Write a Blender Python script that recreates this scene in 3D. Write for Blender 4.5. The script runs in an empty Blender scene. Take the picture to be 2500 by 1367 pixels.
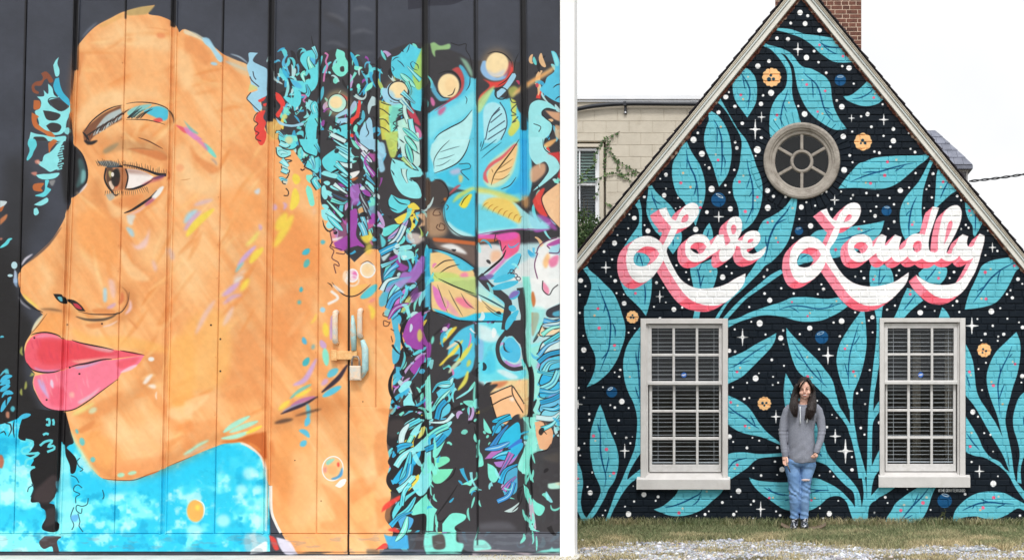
# Two painted walls: a portrait on black metal cladding (left) and a brick gable lettered "Love Loudly" (right).
import bpy, bmesh, math, random
import numpy as np
from mathutils import Vector, Matrix

# ------------------------------------------------------------------ camera, sky, sun, exposure
SC = bpy.context.scene
COL = SC.collection
FPX, DIST, CX, CY, EYE = 3038.0, 14.0, 1955.0, 938.0, 1.6      # focal length in photo pixels, distance to the gable, principal point, eye height
cam = bpy.data.cameras.new('camera'); camo = bpy.data.objects.new('camera', cam); COL.objects.link(camo)
camo.location = (0, -DIST, EYE); camo.rotation_euler = (math.radians(90), 0, 0)
cam.sensor_width = 36; cam.lens = 36*FPX/2500
cam.shift_x = (1250-CX)/2500; cam.shift_y = (CY-683.5)/2500
cam.clip_start = 0.1; cam.clip_end = 2000
SC.camera = camo

world = bpy.data.worlds.new('World'); SC.world = world; world.use_nodes = True
wn, wl = world.node_tree.nodes, world.node_tree.links
bg = wn['Background']
sky = wn.new('ShaderNodeTexSky'); sky.sky_type = 'NISHITA'; sky.sun_disc = False
SUN_EL, SUN_AZ = math.radians(56), math.radians(14)             # sun behind the camera, a little to the right, behind thin cloud
sky.sun_elevation = SUN_EL; sky.sun_rotation = math.radians(180)-SUN_AZ
sky.air_density = 1.4; sky.dust_density = 7.0; sky.ozone_density = 1.0
bw = wn.new('ShaderNodeRGBToBW'); mx = wn.new('ShaderNodeMix'); mx.data_type = 'RGBA'; mx.inputs[0].default_value = 0.93   # overcast: almost all colour gone
cl = wn.new('ShaderNodeMix'); cl.data_type = 'RGBA'; cl.inputs[0].default_value = 0.75; cl.inputs[7].default_value = (9.4, 9.5, 9.7, 1)   # even bright cloud deck
tc_ = wn.new('ShaderNodeTexCoord'); cn = wn.new('ShaderNodeTexNoise'); cn.inputs['Scale'].default_value = 2.2; cn.inputs['Detail'].default_value = 5; wl.new(tc_.outputs['Generated'], cn.inputs[0])
cm = wn.new('ShaderNodeValToRGB'); cm.color_ramp.elements[0].position = .3; cm.color_ramp.elements[0].color = (8.3, 8.4, 8.55, 1); cm.color_ramp.elements[1].position = .62; cm.color_ramp.elements[1].color = (10.4, 10.45, 10.5, 1)
wl.new(cn.outputs[0], cm.inputs[0]); wl.new(cm.outputs[0], cl.inputs[7])
wl.new(sky.outputs[0], bw.inputs[0]); wl.new(sky.outputs[0], mx.inputs[6]); wl.new(bw.outputs[0], mx.inputs[7])
wl.new(mx.outputs[2], cl.inputs[6]); wl.new(cl.outputs[2], bg.inputs['Color'])
bg.inputs['Strength'].default_value = 0.105

sun = bpy.data.lights.new('sun', 'SUN'); sun.energy = 1.5; sun.angle = math.radians(11); sun.color = (1.0, 0.965, 0.92)
suno = bpy.data.objects.new('sun', sun); COL.objects.link(suno); suno.location = (3, -20, 20)
sd = Vector((math.sin(SUN_AZ)*math.cos(SUN_EL), -math.cos(SUN_AZ)*math.cos(SUN_EL), math.sin(SUN_EL)))
suno.rotation_euler = sd.to_track_quat('Z', 'Y').to_euler()
SC.view_settings.view_transform = 'Standard'; SC.view_settings.look = 'None'; SC.view_settings.gamma = 1.0
SC.view_settings.use_curve_mapping = False
SC.view_settings.exposure = 0.38
SC.render.engine = 'CYCLES'
SC.cycles.max_bounces = 8; SC.cycles.transparent_max_bounces = 12
# ------------------------------------------------------------------ paint engine: draws the two murals as flat print
CROPS = {'A':(1750,0,4.6975),'B':(1750,280,4.6975),'C':(1750,680,4.6975),'D':(1750,1020,4.6975),
         'E':(1480,480,4.6975),'F':(1880,480,4.6975),'G':(2100,480,4.6975),'H':(2250,800,2.789),
         'R1':(1400,0,3.418),'R2':(1950,0,3.418),'R3':(1400,400,3.418),'R4':(1950,400,3.418),
         'R5':(1400,760,3.418),'R6':(1950,760,3.418),'R7':(1400,1000,3.7255),'R8':(1950,1000,3.7255),
         'S':(0,0,1.0),
         'L1':(0,0,3.998),'L2':(450,0,3.998),'L3':(900,0,3.998),'L4':(0,340,3.998),'L5':(450,340,3.998),
         'L6':(900,340,3.998),'L7':(0,680,3.998),'L8':(450,680,3.998),'L9':(900,680,3.998),
         'L10':(0,1020,3.998),'L11':(450,1020,3.998),'L12':(900,1020,3.998)}

def parse(s):
    out = []
    for t in s.split():
        c = t.endswith('!')
        x, y = t.rstrip('!').split(',')
        out.append((float(x), float(y), c))
    return out

def cr(p0, p1, p2, p3, n):
    # centripetal-ish Catmull-Rom between p1 and p2
    r = []
    for k in range(n):
        t = k / n
        a = 2*p1; b = p2-p0; c = 2*p0-5*p1+4*p2-p3; d = -p0+3*p1-3*p2+p3
        r.append(0.5*(a+b*t+c*t*t+d*t*t*t))
    return r

def spline(pts, closed):
    P = [np.array(p[:2]) for p in pts]; K = [p[2] for p in pts]; n = len(P); out = []
    m = n if closed else n-1
    for i in range(m):
        j = (i+1) % n
        p1, p2 = P[i], P[j]
        p0 = P[(i-1) % n] if (closed or i > 0) and not K[i] else p1-(p2-p1)*0.5
        p3 = P[(j+1) % n] if (closed or j < n-1) and not K[j] else p2+(p2-p1)*0.5
        L = np.hypot(*(p2-p1))
        out += cr(p0, p1, p2, p3, max(2, min(8, int(L/6)+1)))
    if not closed: out.append(P[-1])
    return np.array(out)

def boxblur(a, r):
    r = int(round(r))
    if r < 1: return a
    for ax in (0, 1):
        for _ in range(2):
            k = 2*r+1
            pw = [(0, 0), (0, 0)]; pw[ax] = (r+1, r)
            c = np.cumsum(np.pad(a, pw, mode='edge'), axis=ax)
            if ax == 0: a = (c[k:]-c[:-k])/k
            else: a = (c[:, k:]-c[:, :-k])/k
    return a

def vnoise(h, w, sx, sy, seed):
    rs = np.random.RandomState(seed)
    gy, gx = int(h/sy)+3, int(w/sx)+3
    g = rs.rand(gy, gx)
    y = np.arange(h)/sy; x = np.arange(w)/sx
    yi = y.astype(int); xi = x.astype(int)
    fy = y-yi; fx = x-xi
    fy = fy*fy*(3-2*fy); fx = fx*fx*(3-2*fx)
    a = g[yi][:, xi]; b = g[yi][:, xi+1]; c = g[yi+1][:, xi]; d = g[yi+1][:, xi+1]
    fx = fx[None, :]; fy = fy[:, None]
    return (a*(1-fx)+b*fx)*(1-fy)+(c*(1-fx)+d*fx)*fy

def fbm(h, w, s, seed, octv=4, asp=1.0):
    r = np.zeros((h, w)); amp = 1.0; tot = 0
    for o in range(octv):
        r += amp*vnoise(h, w, max(1.5, s*asp), max(1.5, s), seed+o*17); tot += amp; amp *= 0.55; s *= 0.5
    return r/tot

class Canvas:
    def __init__(self, x0, y0, x1, y1, bg):
        self.x0, self.y0 = x0, y0
        self.w, self.h = x1-x0, y1-y0
        self.a = np.empty((self.h, self.w, 3), np.float32); self.a[:] = np.array(bg)/255.0
    def src(self, crop, pts):
        ox, oy, s = CROPS[crop]
        q = np.array(pts, float)[:, :2]/s
        q[:, 0] += ox-self.x0; q[:, 1] += oy-self.y0
        return q
    def cover(self, polys, pad=2):
        allp = np.concatenate(polys)
        bx0 = max(0, int(allp[:, 0].min())-pad); bx1 = min(self.w, int(allp[:, 0].max())+pad+2)
        by0 = max(0, int(allp[:, 1].min())-pad); by1 = min(self.h, int(allp[:, 1].max())+pad+2)
        if bx1 <= bx0 or by1 <= by0: return None
        SS = 4; H = by1-by0; W = bx1-bx0
        acc = np.zeros((H*SS, W+2))
        for p in polys:
            x = p[:, 0]-bx0; y = (p[:, 1]-by0)*SS
            xn = np.roll(x, -1); yn = np.roll(y, -1)
            lo = np.minimum(y, yn); hi = np.maximum(y, yn)
            r0 = np.clip(np.ceil(lo-0.5), 0, H*SS).astype(int); r1 = np.clip(np.ceil(hi-0.5), 0, H*SS).astype(int)
            cnt = r1-r0
            tot = int(cnt.sum())
            if tot == 0: continue
            e = np.repeat(np.arange(len(x)), cnt)
            off = np.arange(tot)-np.repeat(np.cumsum(cnt)-cnt, cnt)
            rows = r0[e]+off
            t = (rows+0.5-y[e])/(yn[e]-y[e])
            xs = np.clip(x[e]+t*(xn[e]-x[e]), 0, W)
            sg = np.where(yn[e] > y[e], 1.0, -1.0)
            xi = np.minimum(xs.astype(int), W); f = xs-xi
            np.add.at(acc, (rows, xi), sg*(1-f)); np.add.at(acc, (rows, np.minimum(xi+1, W+1)), sg*f)
        c = np.clip(np.abs(np.cumsum(acc, axis=1)), 0, 1)[:, :W]
        return bx0, by0, c.reshape(H, SS, W).mean(1)
    def comp(self, bx0, by0, c, col, alpha=1.0):
        H, W = c.shape
        v = self.a[by0:by0+H, bx0:bx0+W]
        c = (c*alpha)[..., None].astype(np.float32)
        col = np.asarray(col, np.float32)/255.0
        v += c*(col-v)
    def raw(self, polys, col, alpha=1.0, blur=0):
        blur = blur*0.42
        r = self.cover(polys, 2+int(blur*3))
        if r is None: return
        bx0, by0, c = r
        if blur: c = boxblur(c, blur)
        self.comp(bx0, by0, c, col, alpha)
    def P(self, crop, col, s, alpha=1.0, blur=0):
        self.raw([spline2(self, crop, s)], col, alpha, blur)
    def outline(self, pts, w, taper):
        d = np.gradient(pts, axis=0); n = np.hypot(d[:, 0], d[:, 1])+1e-6
        nx, ny = -d[:, 1]/n, d[:, 0]/n
        t = np.linspace(0, 1, len(pts))
        if taper == 2: prof = np.sin(np.pi*(0.04+0.92*t))**0.7
        elif taper == 1: prof = 0.25+0.75*(1-t)
        elif taper == -1: prof = 0.25+0.75*t
        else: prof = np.ones_like(t)
        hw = 0.5*w*prof
        a = np.stack([pts[:, 0]+nx*hw, pts[:, 1]+ny*hw], 1); b = np.stack([pts[:, 0]-nx*hw, pts[:, 1]-ny*hw], 1)
        return np.concatenate([a, b[::-1]])
    def S(self, crop, col, w, s, taper=2, alpha=1.0, blur=0):
        pp = parse(s); q = self.src(crop, pp)
        pts = spline([(q[i, 0], q[i, 1], pp[i][2]) for i in range(len(pp))], False)
        self.raw([self.outline(pts, w/CROPS[crop][2], taper)], col, alpha, blur)
    def O(self, crop, col, x, y, r, ry=None, rot=0, alpha=1.0, blur=0, ring=0):
        s = CROPS[crop][2]; q = self.src(crop, [(x, y)])[0]; r = r/s; ry = r if ry is None else ry/s
        th = np.linspace(0, 2*np.pi, 40, endpoint=False); ca, sa = math.cos(math.radians(rot)), math.sin(math.radians(rot))
        def ell(k):
            ex, ey = (r-k)*np.cos(th), (ry-k)*np.sin(th)
            return np.stack([q[0]+ex*ca-ey*sa, q[1]+ex*sa+ey*ca], 1)
        polys = [ell(0)]
        if ring: polys.append(ell(ring/s)[::-1])
        self.raw(polys, col, alpha, blur)

def spline2(cv, crop, s):
    pp = parse(s); q = cv.src(crop, pp)
    return spline([(q[i, 0], q[i, 1], pp[i][2]) for i in range(len(pp))], True)
# ------------------------------------------------------------------ mural on the brick gable
def paint_gable():
    X0, Y0, X1, Y1 = 1290, -60, 2620, 1330
    cv = Canvas(X0, Y0, X1, Y1, (17, 27, 37))
    TEAL = (101, 193, 210); NAVY = (16, 82, 126); PINK = (240, 108, 140); CREAM = (205, 205, 190); WHITE = (250, 251, 252)
    PEACH = (248, 197, 138); BERRY = (20, 82, 130); DARK = (17, 27, 37)
    leaves = [
     ('A','665,325! 700,325 850,340 1000,390 1150,410 1300,435 1350,445 1400,480 1440,540 1500,620 1580,715! 1450,722 1340,710 1250,660 1170,600 1100,530 1020,470 950,430 820,385 700,355 665,350!'),
     ('A','510,520! 545,490! 600,520 720,550 830,600 890,660 950,740 1010,775 1080,790 1170,835 1240,880 1290,940 1310,1010 1320,1120 1350,1250 1410,1370 1450,1425 1490,1480! 1380,1495 1290,1465 1180,1395 1100,1330 1020,1230 960,1110 925,1010 905,900 880,770 830,690 780,630 725,612!'),
     ('A','510,522! 600,560 660,610 720,680 780,770 805,850 800,960 770,1030 700,1100 640,1200 608,1320 603,1495 615,1580! 800,1560! 960,1450 950,1370 920,1260 880,1150 862,1040 865,930 855,820 830,740 770,650 720,600! 600,520!'),
     ('A','270,820! 300,783 350,790 400,830 440,890 460,980 462,1080 450,1170 420,1240 350,1352! 290,1270 230,1190 195,1110 182,1020 185,930 210,870!'),
     ('A','1735,920! 1921,1127! 1879,1170 1830,1200 1740,1220 1650,1215 1560,1185 1490,1150 1450,1105! 1520,1100 1600,1050 1680,980'),
     ('B','0,-145! 40,-185! 80,-115 130,-25 190,80 250,180 330,280 380,380 420,480 450,580 490,680 515,760 525,850 520,950 500,1060 470,1140 430,1210 370,1280 280,1345! 200,1300! 250,1170 250,1100 230,1020 195,940 180,850 190,760 230,680 260,580 275,450 285,350 275,270 240,190 180,90 130,0 60,-90'),
     ('R1','1130,918! 1200,960 1250,1020 1290,1100 1312,1190 1320,1290 1305,1400 1275,1480 1215,1560! 1190,1480 1160,1380 1125,1300 1095,1220 1090,1140 1108,1060 1130,1000 1122,950'),
     ('R3','945,-187! 975,-120 1010,-60 1050,0 1080,80 1098,160 1100,250 1085,330 1060,390 1020,520! 930,330 875,270 840,190 822,90 830,-5 860,-65 900,-137 915,-157!'),
     ('R3','625,190! 655,180! 690,235 760,300 820,360 860,430 900,570 905,600 895,660 830,755! 790,700 720,600 680,560 640,490 612,420 608,340 620,260'),
     ('R3','515,345! 550,295! 570,380 572,480 575,600 620,740 645,850 655,960 650,1080 630,1190 605,1270! 560,1210 500,1150 440,1090 405,1020 390,950 400,800 420,700 460,630 510,560 545,500 548,430 540,380!'),
     ('R3','1135,493! 1160,560 1165,640 1150,700! 1060,640! 1085,570 1105,530'),
     ('R3','1070,830! 1150,795! 1200,880 1190,960 1160,1045 1100,1150 1060,1230 1050,1290! 995,1290! 1010,1220 1010,1100 995,1000 978,920 975,870 1000,850'),
     ('R3','1815,290! 1868,275! 1862,350 1845,450 1820,560 1790,650 1730,740 1650,820 1600,850 1560,900 1500,960 1420,1040 1300,1150 1210,1290! 1180,1290! 1230,1210 1290,1130 1400,1000 1520,830 1540,760 1510,700 1525,640 1540,560 1580,480 1650,440 1730,390 1790,330'),
     ('R3','1730,880! 1750,910! 1650,980 1550,1050 1450,1120 1380,1190 1290,1290! 1245,1290! 1330,1195 1430,1100 1540,1010 1640,930'),
     ('C','125,480! 250,450 350,400 500,345 650,295 750,265 850,220 960,210 1060,212 1180,228 1300,230 1395,215! 1500,320! 1400,390 1300,440 1200,480 1100,493 1000,495 900,480 800,450 700,430 600,420 500,425 400,450 250,500 125,565!'),
     ('C','120,915! 300,840 450,750 600,670 682,622! 670,700 630,780 560,860 480,940 380,1040 280,1130 120,1210!'),
     ('C','797,562! 880,660 970,750 1070,850 1160,940 1240,1040 1300,1120 1345,1220 1375,1390! 1300,1390! 1200,1300 1120,1220 1030,1150 930,1060 880,960 850,870 820,760 800,660'),
     ('R6','245,725! 314,690! 340,790 390,870 430,945! 500,1150 545,1390! 500,1390! 470,1200 420,1000 370,910 300,820'),
     ('R6','632,-20! 700,-20! 690,60! 690,440! 672,450 650,580 630,700 622,830! 650,775 690,725! 690,815! 650,870 620,930 613,1050 612,1150 610,1290! 640,1220 690,1120! 690,1300! 640,1367! 570,1390! 572,1200 575,1000 580,850 592,720 605,600 622,450 640,300 650,160 648,60 635,0'),
     ('R4','605,845! 700,840 765,870! 785,920 792,985 780,1060 740,1130 700,1200 690,1300! 650,1300! 635,1210 625,1120 600,1040 590,960 592,900'),
     ('C','1650,375! 1695,375! 1705,480 1715,600 1718,760 1700,900 1670,1030 1640,1130 1600,1230 1570,1300 1560,1380! 1488,1380! 1470,1300 1430,1200 1400,1100 1380,1010 1372,930 1385,830 1410,750 1450,670 1500,590 1560,500 1620,420'),
     ('R6','398,715! 453,715! 450,800 460,900 470,1000 490,1100 520,1200 545,1290 570,1380! 545,1380! 500,1230 470,1120 440,1020 428,945! 425,850'),
     ('R6','-109,512! -60,600 0,720 100,880 160,960 200,1060 230,1160 300,1300! 150,1250! 50,1100 -80,900 -120,750 -125,640'),
     ('R8','150,350! 215,280! 235,310 255,380 300,450 380,540 460,620 530,710 560,790 574,890! 640,1000! 560,1000! 512,885! 508,800 490,740 430,690 360,620 290,540 230,490 150,465!'),
     ('D','370,680! 450,710 550,725 700,735 820,732 1000,690 1100,685 1170,695 1250,730 1330,770 1420,830 1500,910 1560,980 1585,1025! 1500,980! 1450,920 1400,895 1340,895 1270,920 1180,1000 1120,1035 1070,1057 950,1075 830,1060 740,1030 640,960 540,890 450,810 390,730'),
     ('D','1495,975! 1545,1000 1585,1025! 1600,1010! 1665,1045! 1680,1000 1720,910! 1770,890! 1879,790! 1950,795! 1840,930 1790,960 1750,1010 1735,1080 1728,1265! 1580,1275! 1560,1170 1530,1080'),
     ('R8','430,0! 500,0! 503,100 520,200 540,310 570,430 595,560 612,680 621,790! 640,900! 570,900! 590,780 585,700 575,620 560,510 530,400 490,290 450,180'),
     ('R8','622,450! 668,505! 745,340! 760,515! 700,590 670,680 658,780! 730,700! 885,700! 800,760 720,800 670,830 640,880 630,960 625,1060! 510,1060! 600,900! 622,800! 618,650'),
     ('R8','780,1060! 800,980 840,920 880,850 940,800 1010,750 1090,700! 1255,690! 1215,770 1190,850 1160,930 1110,1010 1080,1060!'),
     ('R8','1396,1040! 1410,950 1440,890 1510,820 1590,770 1680,745 1780,742 1870,755 1940,790 2049,850! 2200,930! 2200,970! 2049,915! 1990,895 1900,950 1820,985 1750,995 1680,985 1620,968 1550,970 1480,985'),
     ('H','645,28! 668,85 674,160 666,240 650,320 620,410 600,490 580,560 572,640 590,740 612,850 625,960 640,1030! 600,990! 590,880 570,800 540,700 515,600 485,520 460,450 445,380 445,310 470,230 510,160 570,100'),
     ('H','295,100! 330,170 352,240 362,320 370,400 390,470 440,550 500,640 560,760 580,820! 600,985! 560,880 510,790 450,690 400,600 350,520 295,455!'),
     ('H','300,600! 350,680 390,750 420,820 470,880 530,910 570,960 610,990 650,1050 697,1110! 760,1160! 760,1240! 697,1170! 640,1090 590,1000 540,950 480,910 420,880 360,870 300,845!'),
     ('H','760,420! 697,440 660,480 635,550 622,620 628,690 655,780 668,860 655,960 650,1050! 680,1060! 675,960 697,880 740,830 770,700!'),
     ('R5','80,-350! 115,-375! 140,-340 200,-290 270,-220 325,-165 370,-80 405,20 432,120 428,220 400,310 365,400 300,500 200,590 110,630! 145,570 175,490 185,410 170,340 130,260 100,160 88,50 90,-40 102,-50 130,-130 148,-210 130,-280'),
     ('R7','570,-10! 620,-10! 620,380! 560,470 510,560 487,635! 530,600 620,528! 620,600! 540,650 490,700 440,770 390,860 350,940 325,1010 312,1065! 268,1065! 310,950 340,870 380,760 430,660 480,540 530,420 560,330 575,200 580,100'),
     ('R5','566,118! 566,900! 530,900! 525,850 500,760 460,680 430,590 415,480 420,380 450,280 500,200'),
     ('R7','242,-49! 272,20 300,110 340,210 380,300 405,390 412,470 400,560 370,650 320,720 290,790 240,880 190,960 135,1020! 110,990! 160,920 220,820 248,740 235,680 190,580 165,480 152,390 150,280 160,190 185,100 215,10'),
     ('R7','20,440! 60,520 80,590 88,680 75,760 68,850 90,940 135,1000! 135,1065! 88,1065! 60,970 20,900!'),
     ('R5','1285,697! 1360,730 1440,780 1500,850 1550,930 1620,1010 1720,1090 1740,1120! 1650,1080 1560,1045 1440,1020 1360,990 1285,940!'),
     ('R7','1400,405! 1450,390 1550,385 1680,400 1800,398 1950,388! 1950,420! 1800,428 1700,440 1640,470 1590,520 1520,570 1460,610 1400,655!'),
     ('R7','960,710! 1375,710! 1330,770 1260,830 1180,900 1080,945 980,965 880,960 800,935 730,905! 800,880 870,830 930,770'),
     ('R4','330,208! 370,150 430,75 500,0 545,-15 620,-45 700,-57 850,-67 1000,-70 1085,-85! 1095,-65! 1050,-20 1000,15 950,60 900,105 830,160 760,195 680,213 600,213 520,203 430,203'),
     ('R4','1095,-30! 1150,-50! 1115,0 1090,60 1060,150 1040,220 1030,300 1025,400 1030,470 1020,560! 890,635! 860,570 845,490 845,400 865,330 900,270 950,210 1000,150 1040,80 1080,0'),
     ('R4','1165,40! 1330,220! 1270,255 1210,310 1150,365! 1130,360! 1140,250 1145,150 1150,90'),
     ('R4','1390,295! 1535,490! 1500,560 1470,610! 1455,590 1450,520 1415,460 1395,400 1388,340'),
     ('R4','1780,778! 1850,865! 1810,900 1780,960 1750,1020 1700,1100 1640,1160 1560,1190 1480,1205 1385,1215! 1400,1150 1430,1060 1460,1000 1500,910 1530,850 1600,810 1690,790'),
     ('R4','1000,910! 1060,860 1140,835! 1235,870! 1240,890 1225,950 1180,1005! 1090,1000! 1010,945'),
     ('R4','905,1035! 860,1130 830,1210 795,1285! 880,1285! 930,1230 1000,1170 1040,1140! 960,1050!'),
     ('R4','1195,1195! 1230,1225 1265,1285! 1168,1285! 1185,1230'),
     ('R4','95,602! 150,560 230,545! 470,520 600,500 715,475! 690,560 640,630 560,690! 480,730 350,775 270,790! 200,700!'),
     ('F','200,800! 310,740 350,660 460,650 500,740! 330,785 200,840!')]
    for crop, s in leaves: cv.P(crop, TEAL, s)
    cv.P('R8', DARK, '394,-8! 463,-8! 470,132! 432,70!')
    veins = [
     ('A',14,'1175,480 1230,520 1310,545 1435,555'),('A',12,'1200,500 1260,560 1330,605 1385,622'),
     ('A',16,'990,830 1040,880 1090,920 1140,970 1175,1040 1200,1130 1230,1240 1280,1330 1345,1400'),('A',12,'1085,910 1100,1000 1105,1125'),('A',10,'1225,1235 1265,1245 1300,1255'),('A',10,'1250,1260 1285,1290 1328,1320'),
     ('A',14,'815,1030 790,1120 760,1200 740,1300 735,1365 750,1465'),('A',10,'765,1190 780,1240 805,1290'),
     ('A',14,'270,830 310,890 345,950 370,1000 380,1080 370,1160 355,1265'),('A',11,'298,880 310,950 325,1028'),('A',9,'385,1120 360,1160 340,1178'),('A',10,'285,815 300,822 322,828'),
     ('A',12,'1555,1135 1640,1125 1720,1090 1780,1040 1815,1005'),('A',10,'1710,998 1760,1010 1815,1008'),
     ('B',16,'345,510 360,610 380,690 400,770 415,870 415,980 410,1060 375,1150 330,1250'),('B',10,'380,720 360,790 342,845'),('B',10,'410,880 390,910 372,945'),('B',9,'415,1000 418,1070 408,1132'),
     ('R1',12,'1170,1000 1195,1040 1220,1100 1235,1160 1240,1250 1240,1360 1230,1470'),('R1',8,'1195,1060 1200,1130 1195,1230'),('R1',8,'1245,1290 1265,1340 1262,1400'),
     ('R3',12,'940,-120 955,-30 985,50 1010,100 1030,180 1040,270 1040,350'),('R3',8,'1030,150 1020,210 1003,268'),('R3',8,'945,-40 948,0 945,40'),
     ('R3',9,'653,225 660,280 690,350 700,380'),('R3',7,'670,290 700,325 735,340'),('R3',9,'830,620 833,655 830,690'),
     ('R3',9,'545,745 565,800 580,855'),('R3',8,'545,745 530,800 530,825'),('R3',7,'545,600 540,612 535,625'),('R3',11,'590,1000 600,1080 595,1175'),
     ('R3',9,'1130,550 1120,590 1112,615'),('R3',12,'1030,870 1045,920 1055,980 1058,1040'),('R3',8,'1070,835 1055,865 1042,895'),('R3',8,'1090,925 1075,970 1060,1020'),
     ('R3',14,'1810,345 1770,410 1700,490 1660,560 1630,640 1615,720 1590,815'),('R3',9,'1780,460 1730,480 1690,510'),('R3',9,'1605,600 1605,650 1620,710'),
     ('C',14,'710,358 790,330 880,312 1000,320 1100,340 1200,345 1300,325 1450,272'),('C',10,'830,325 890,350 945,392'),('C',9,'1285,320 1310,305 1330,283'),
     ('C',12,'128,1025 210,1000 350,900 450,830 582,750'),('C',10,'200,995 290,965 388,935'),
     ('C',13,'860,705 920,800 960,870 1000,940 1060,1030 1130,1110 1200,1180 1268,1250'),('C',10,'885,840 930,900 990,950'),('C',10,'1132,1020 1170,1080 1210,1180'),
     ('R4',9,'680,865 672,930 668,1015'),('R4',8,'725,925 700,960 675,1010'),('R4',6,'668,1180 668,1200 668,1215'),
     ('C',13,'1625,520 1590,640 1560,740 1530,850 1515,960 1510,1060 1510,1160 1518,1260'),('C',10,'1642,648 1600,720 1565,765'),('C',10,'1465,965 1485,1040 1505,1120'),
     ('C',11,'828,1275 848,1330 862,1390'),('D',16,'1150,380 1180,410 1205,440'),
     ('D',15,'537,795 600,830 650,850 720,875 830,886'),('D',10,'585,795 620,830 640,850'),('D',9,'775,948 800,942 830,938'),('D',13,'1060,812 1180,828 1290,825'),('D',12,'1060,866 1140,840 1200,828'),
     ('R8',13,'1185,705 1120,790 1050,860 980,940 920,1015'),('R8',9,'1090,760 1070,810 1045,860'),('R8',9,'1035,955 990,980 940,1000'),
     ('R8',14,'1490,915 1560,880 1640,850 1740,840 1850,850 1960,856'),('R8',10,'1660,815 1700,830 1740,842'),('R8',8,'1575,900 1590,882 1600,868'),('R8',9,'1795,892 1850,868 1875,858'),
     ('H',9,'615,125 590,190 550,270 530,330 520,400 525,480 532,590'),('H',6,'620,175 605,190 595,205'),('H',6,'532,248 535,280 535,315'),('H',7,'567,380 545,430 527,490'),('H',7,'305,320 320,370 333,412'),('H',8,'305,715 350,780 395,832'),('H',7,'692,600 697,640 705,690'),
     ('R5',12,'205,-210 240,-130 270,-50 295,20 310,110 305,220 295,310 260,400 220,505'),('R5',9,'250,-90 265,-50 250,10'),('R5',10,'320,90 345,140 352,210'),('R5',8,'290,330 260,370 233,403'),
     ('R5',11,'555,250 545,330 540,430 545,520 550,620 552,760'),('R5',9,'520,335 525,400 540,470'),('R5',9,'515,625 530,680 548,730'),
     ('R7',13,'250,65 242,150 245,260 245,360 260,460 285,560 295,620 285,700'),('R7',9,'220,120 230,170 242,220'),('R7',10,'322,425 310,500 292,580'),
     ('R5',12,'1280,780 1350,840 1430,890 1490,940 1550,978'),('R5',8,'1290,838 1320,845 1345,850'),('R5',9,'1475,865 1500,910 1518,955'),
     ('R7',12,'1405,545 1450,480 1500,455 1580,438'),('R7',13,'830,888 920,870 1020,830 1100,790 1150,760 1172,715'),('R7',10,'1155,770 1130,830 1080,870'),
     ('R4',12,'435,150 520,115 620,80 700,60 780,35 900,5 960,-5'),('R4',9,'535,75 600,68 660,68'),('R4',9,'800,65 850,35 880,15'),
     ('R4',12,'985,275 950,350 930,430 920,520 922,605'),('R4',8,'935,390 910,410 893,440'),('R4',10,'1258,135 1220,200 1180,290'),('R4',9,'1465,380 1475,450 1472,570'),
     ('R4',12,'1810,820 1740,855 1680,890 1600,960 1540,1040 1455,1158'),('R4',9,'1685,890 1665,940 1660,998'),('R4',8,'1545,1025 1510,1050 1488,1068'),
     ('R4',9,'1150,860 1110,920 1055,980'),('R4',6,'1065,930 1062,945 1060,965'),('R4',9,'975,1090 930,1150 875,1220'),
     ('R4',11,'300,638 400,620 500,590 580,560 635,538'),('F',10,'350,715 380,690 425,665')]
    for crop, w, s in veins: cv.S(crop, NAVY, w*1.12, s, 2)
    pk = {'A':[(1178,520,14),(1447,648,15),(1031,973,16),(1243,1045,15),(1157,1283,14),(690,1322,16),(275,1091,16),(1800,1123,15)],
          'B':[(260,772,17),(465,947,15),(327,1112,19)],'R1':[(1207,1337,12)],
          'R3':[(896,160,13),(1060,366,12),(716,561,12),(517,1080,12),(1621,490,11),(1707,654,9)],
          'C':[(862,268,12),(1042,430,13),(232,1068,16),(1042,1123,18),(1470,803,15),(1567,1065,17)],
          'R4':[(624,964,10),(741,-15,13),(718,98,14),(600,163,13),(947,508,11),(1205,152,12),(1425,392,12),(1800,850,11),(1556,905,14),(1563,1127,13),(1167,955,12),(931,1088,12),(501,543,11),(308,716,13)],
          'D':[(601,917,16),(1085,942,13)],'R8':[(1130,845,17),(929,913,15),(1773,798,16),(1677,890,15)],
          'H':[(326,300,10),(637,247,9),(489,392,11),(331,807,10)],
          'R5':[(205,-23,12),(214,139,14),(343,284,13),(1313,758,12),(1433,955,12)],
          'R7':[(183,237,15),(300,359,16),(366,574,15),(40,625,12),(1490,500,14),(960,936,15)]}
    cm = {'A':[(1208,565,11),(983,920,10),(1212,1307,12),(827,1180,11),(672,1375,11),(358,885,11),(302,1140,13),(1815,1080,11)],
          'B':[(305,700,13),(438,985,12)],'R1':[(1230,1060,9),(1187,1290,9)],
          'R3':[(915,78,10),(977,195,11),(1062,320,11),(655,380,9),(870,620,9),(1143,897,10),(1660,478,10),(1690,620,9),(1828,370,10)],
          'C':[(1372,258,11),(1067,395,11),(268,1022,12),(1037,900,13),(1090,1132,12),(1667,508,11),(1495,768,11),(1587,1115,13)],
          'R4':[(637,938,9),(815,-32,10),(560,158,9),(912,332,9),(960,487,9),(1185,195,8),(1438,430,9),(1602,880,10),(1525,1125,9),(1175,907,9),(933,1057,8),(525,555,9)],
          'D':[(645,912,11),(1123,918,12)],'R8':[(1163,795,12),(958,865,12),(1818,788,10),(1652,910,10)],
          'H':[(335,322,7),(621,232,7),(476,368,7),(552,520,8),(340,714,8)],
          'R5':[(176,35,10),(345,321,9),(470,547,9),(1370,782,9),(1467,970,9)],
          'R7':[(199,280,10),(333,600,8),(47,663,9),(1466,533,9),(1213,742,10),(993,896,10)]}
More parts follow.
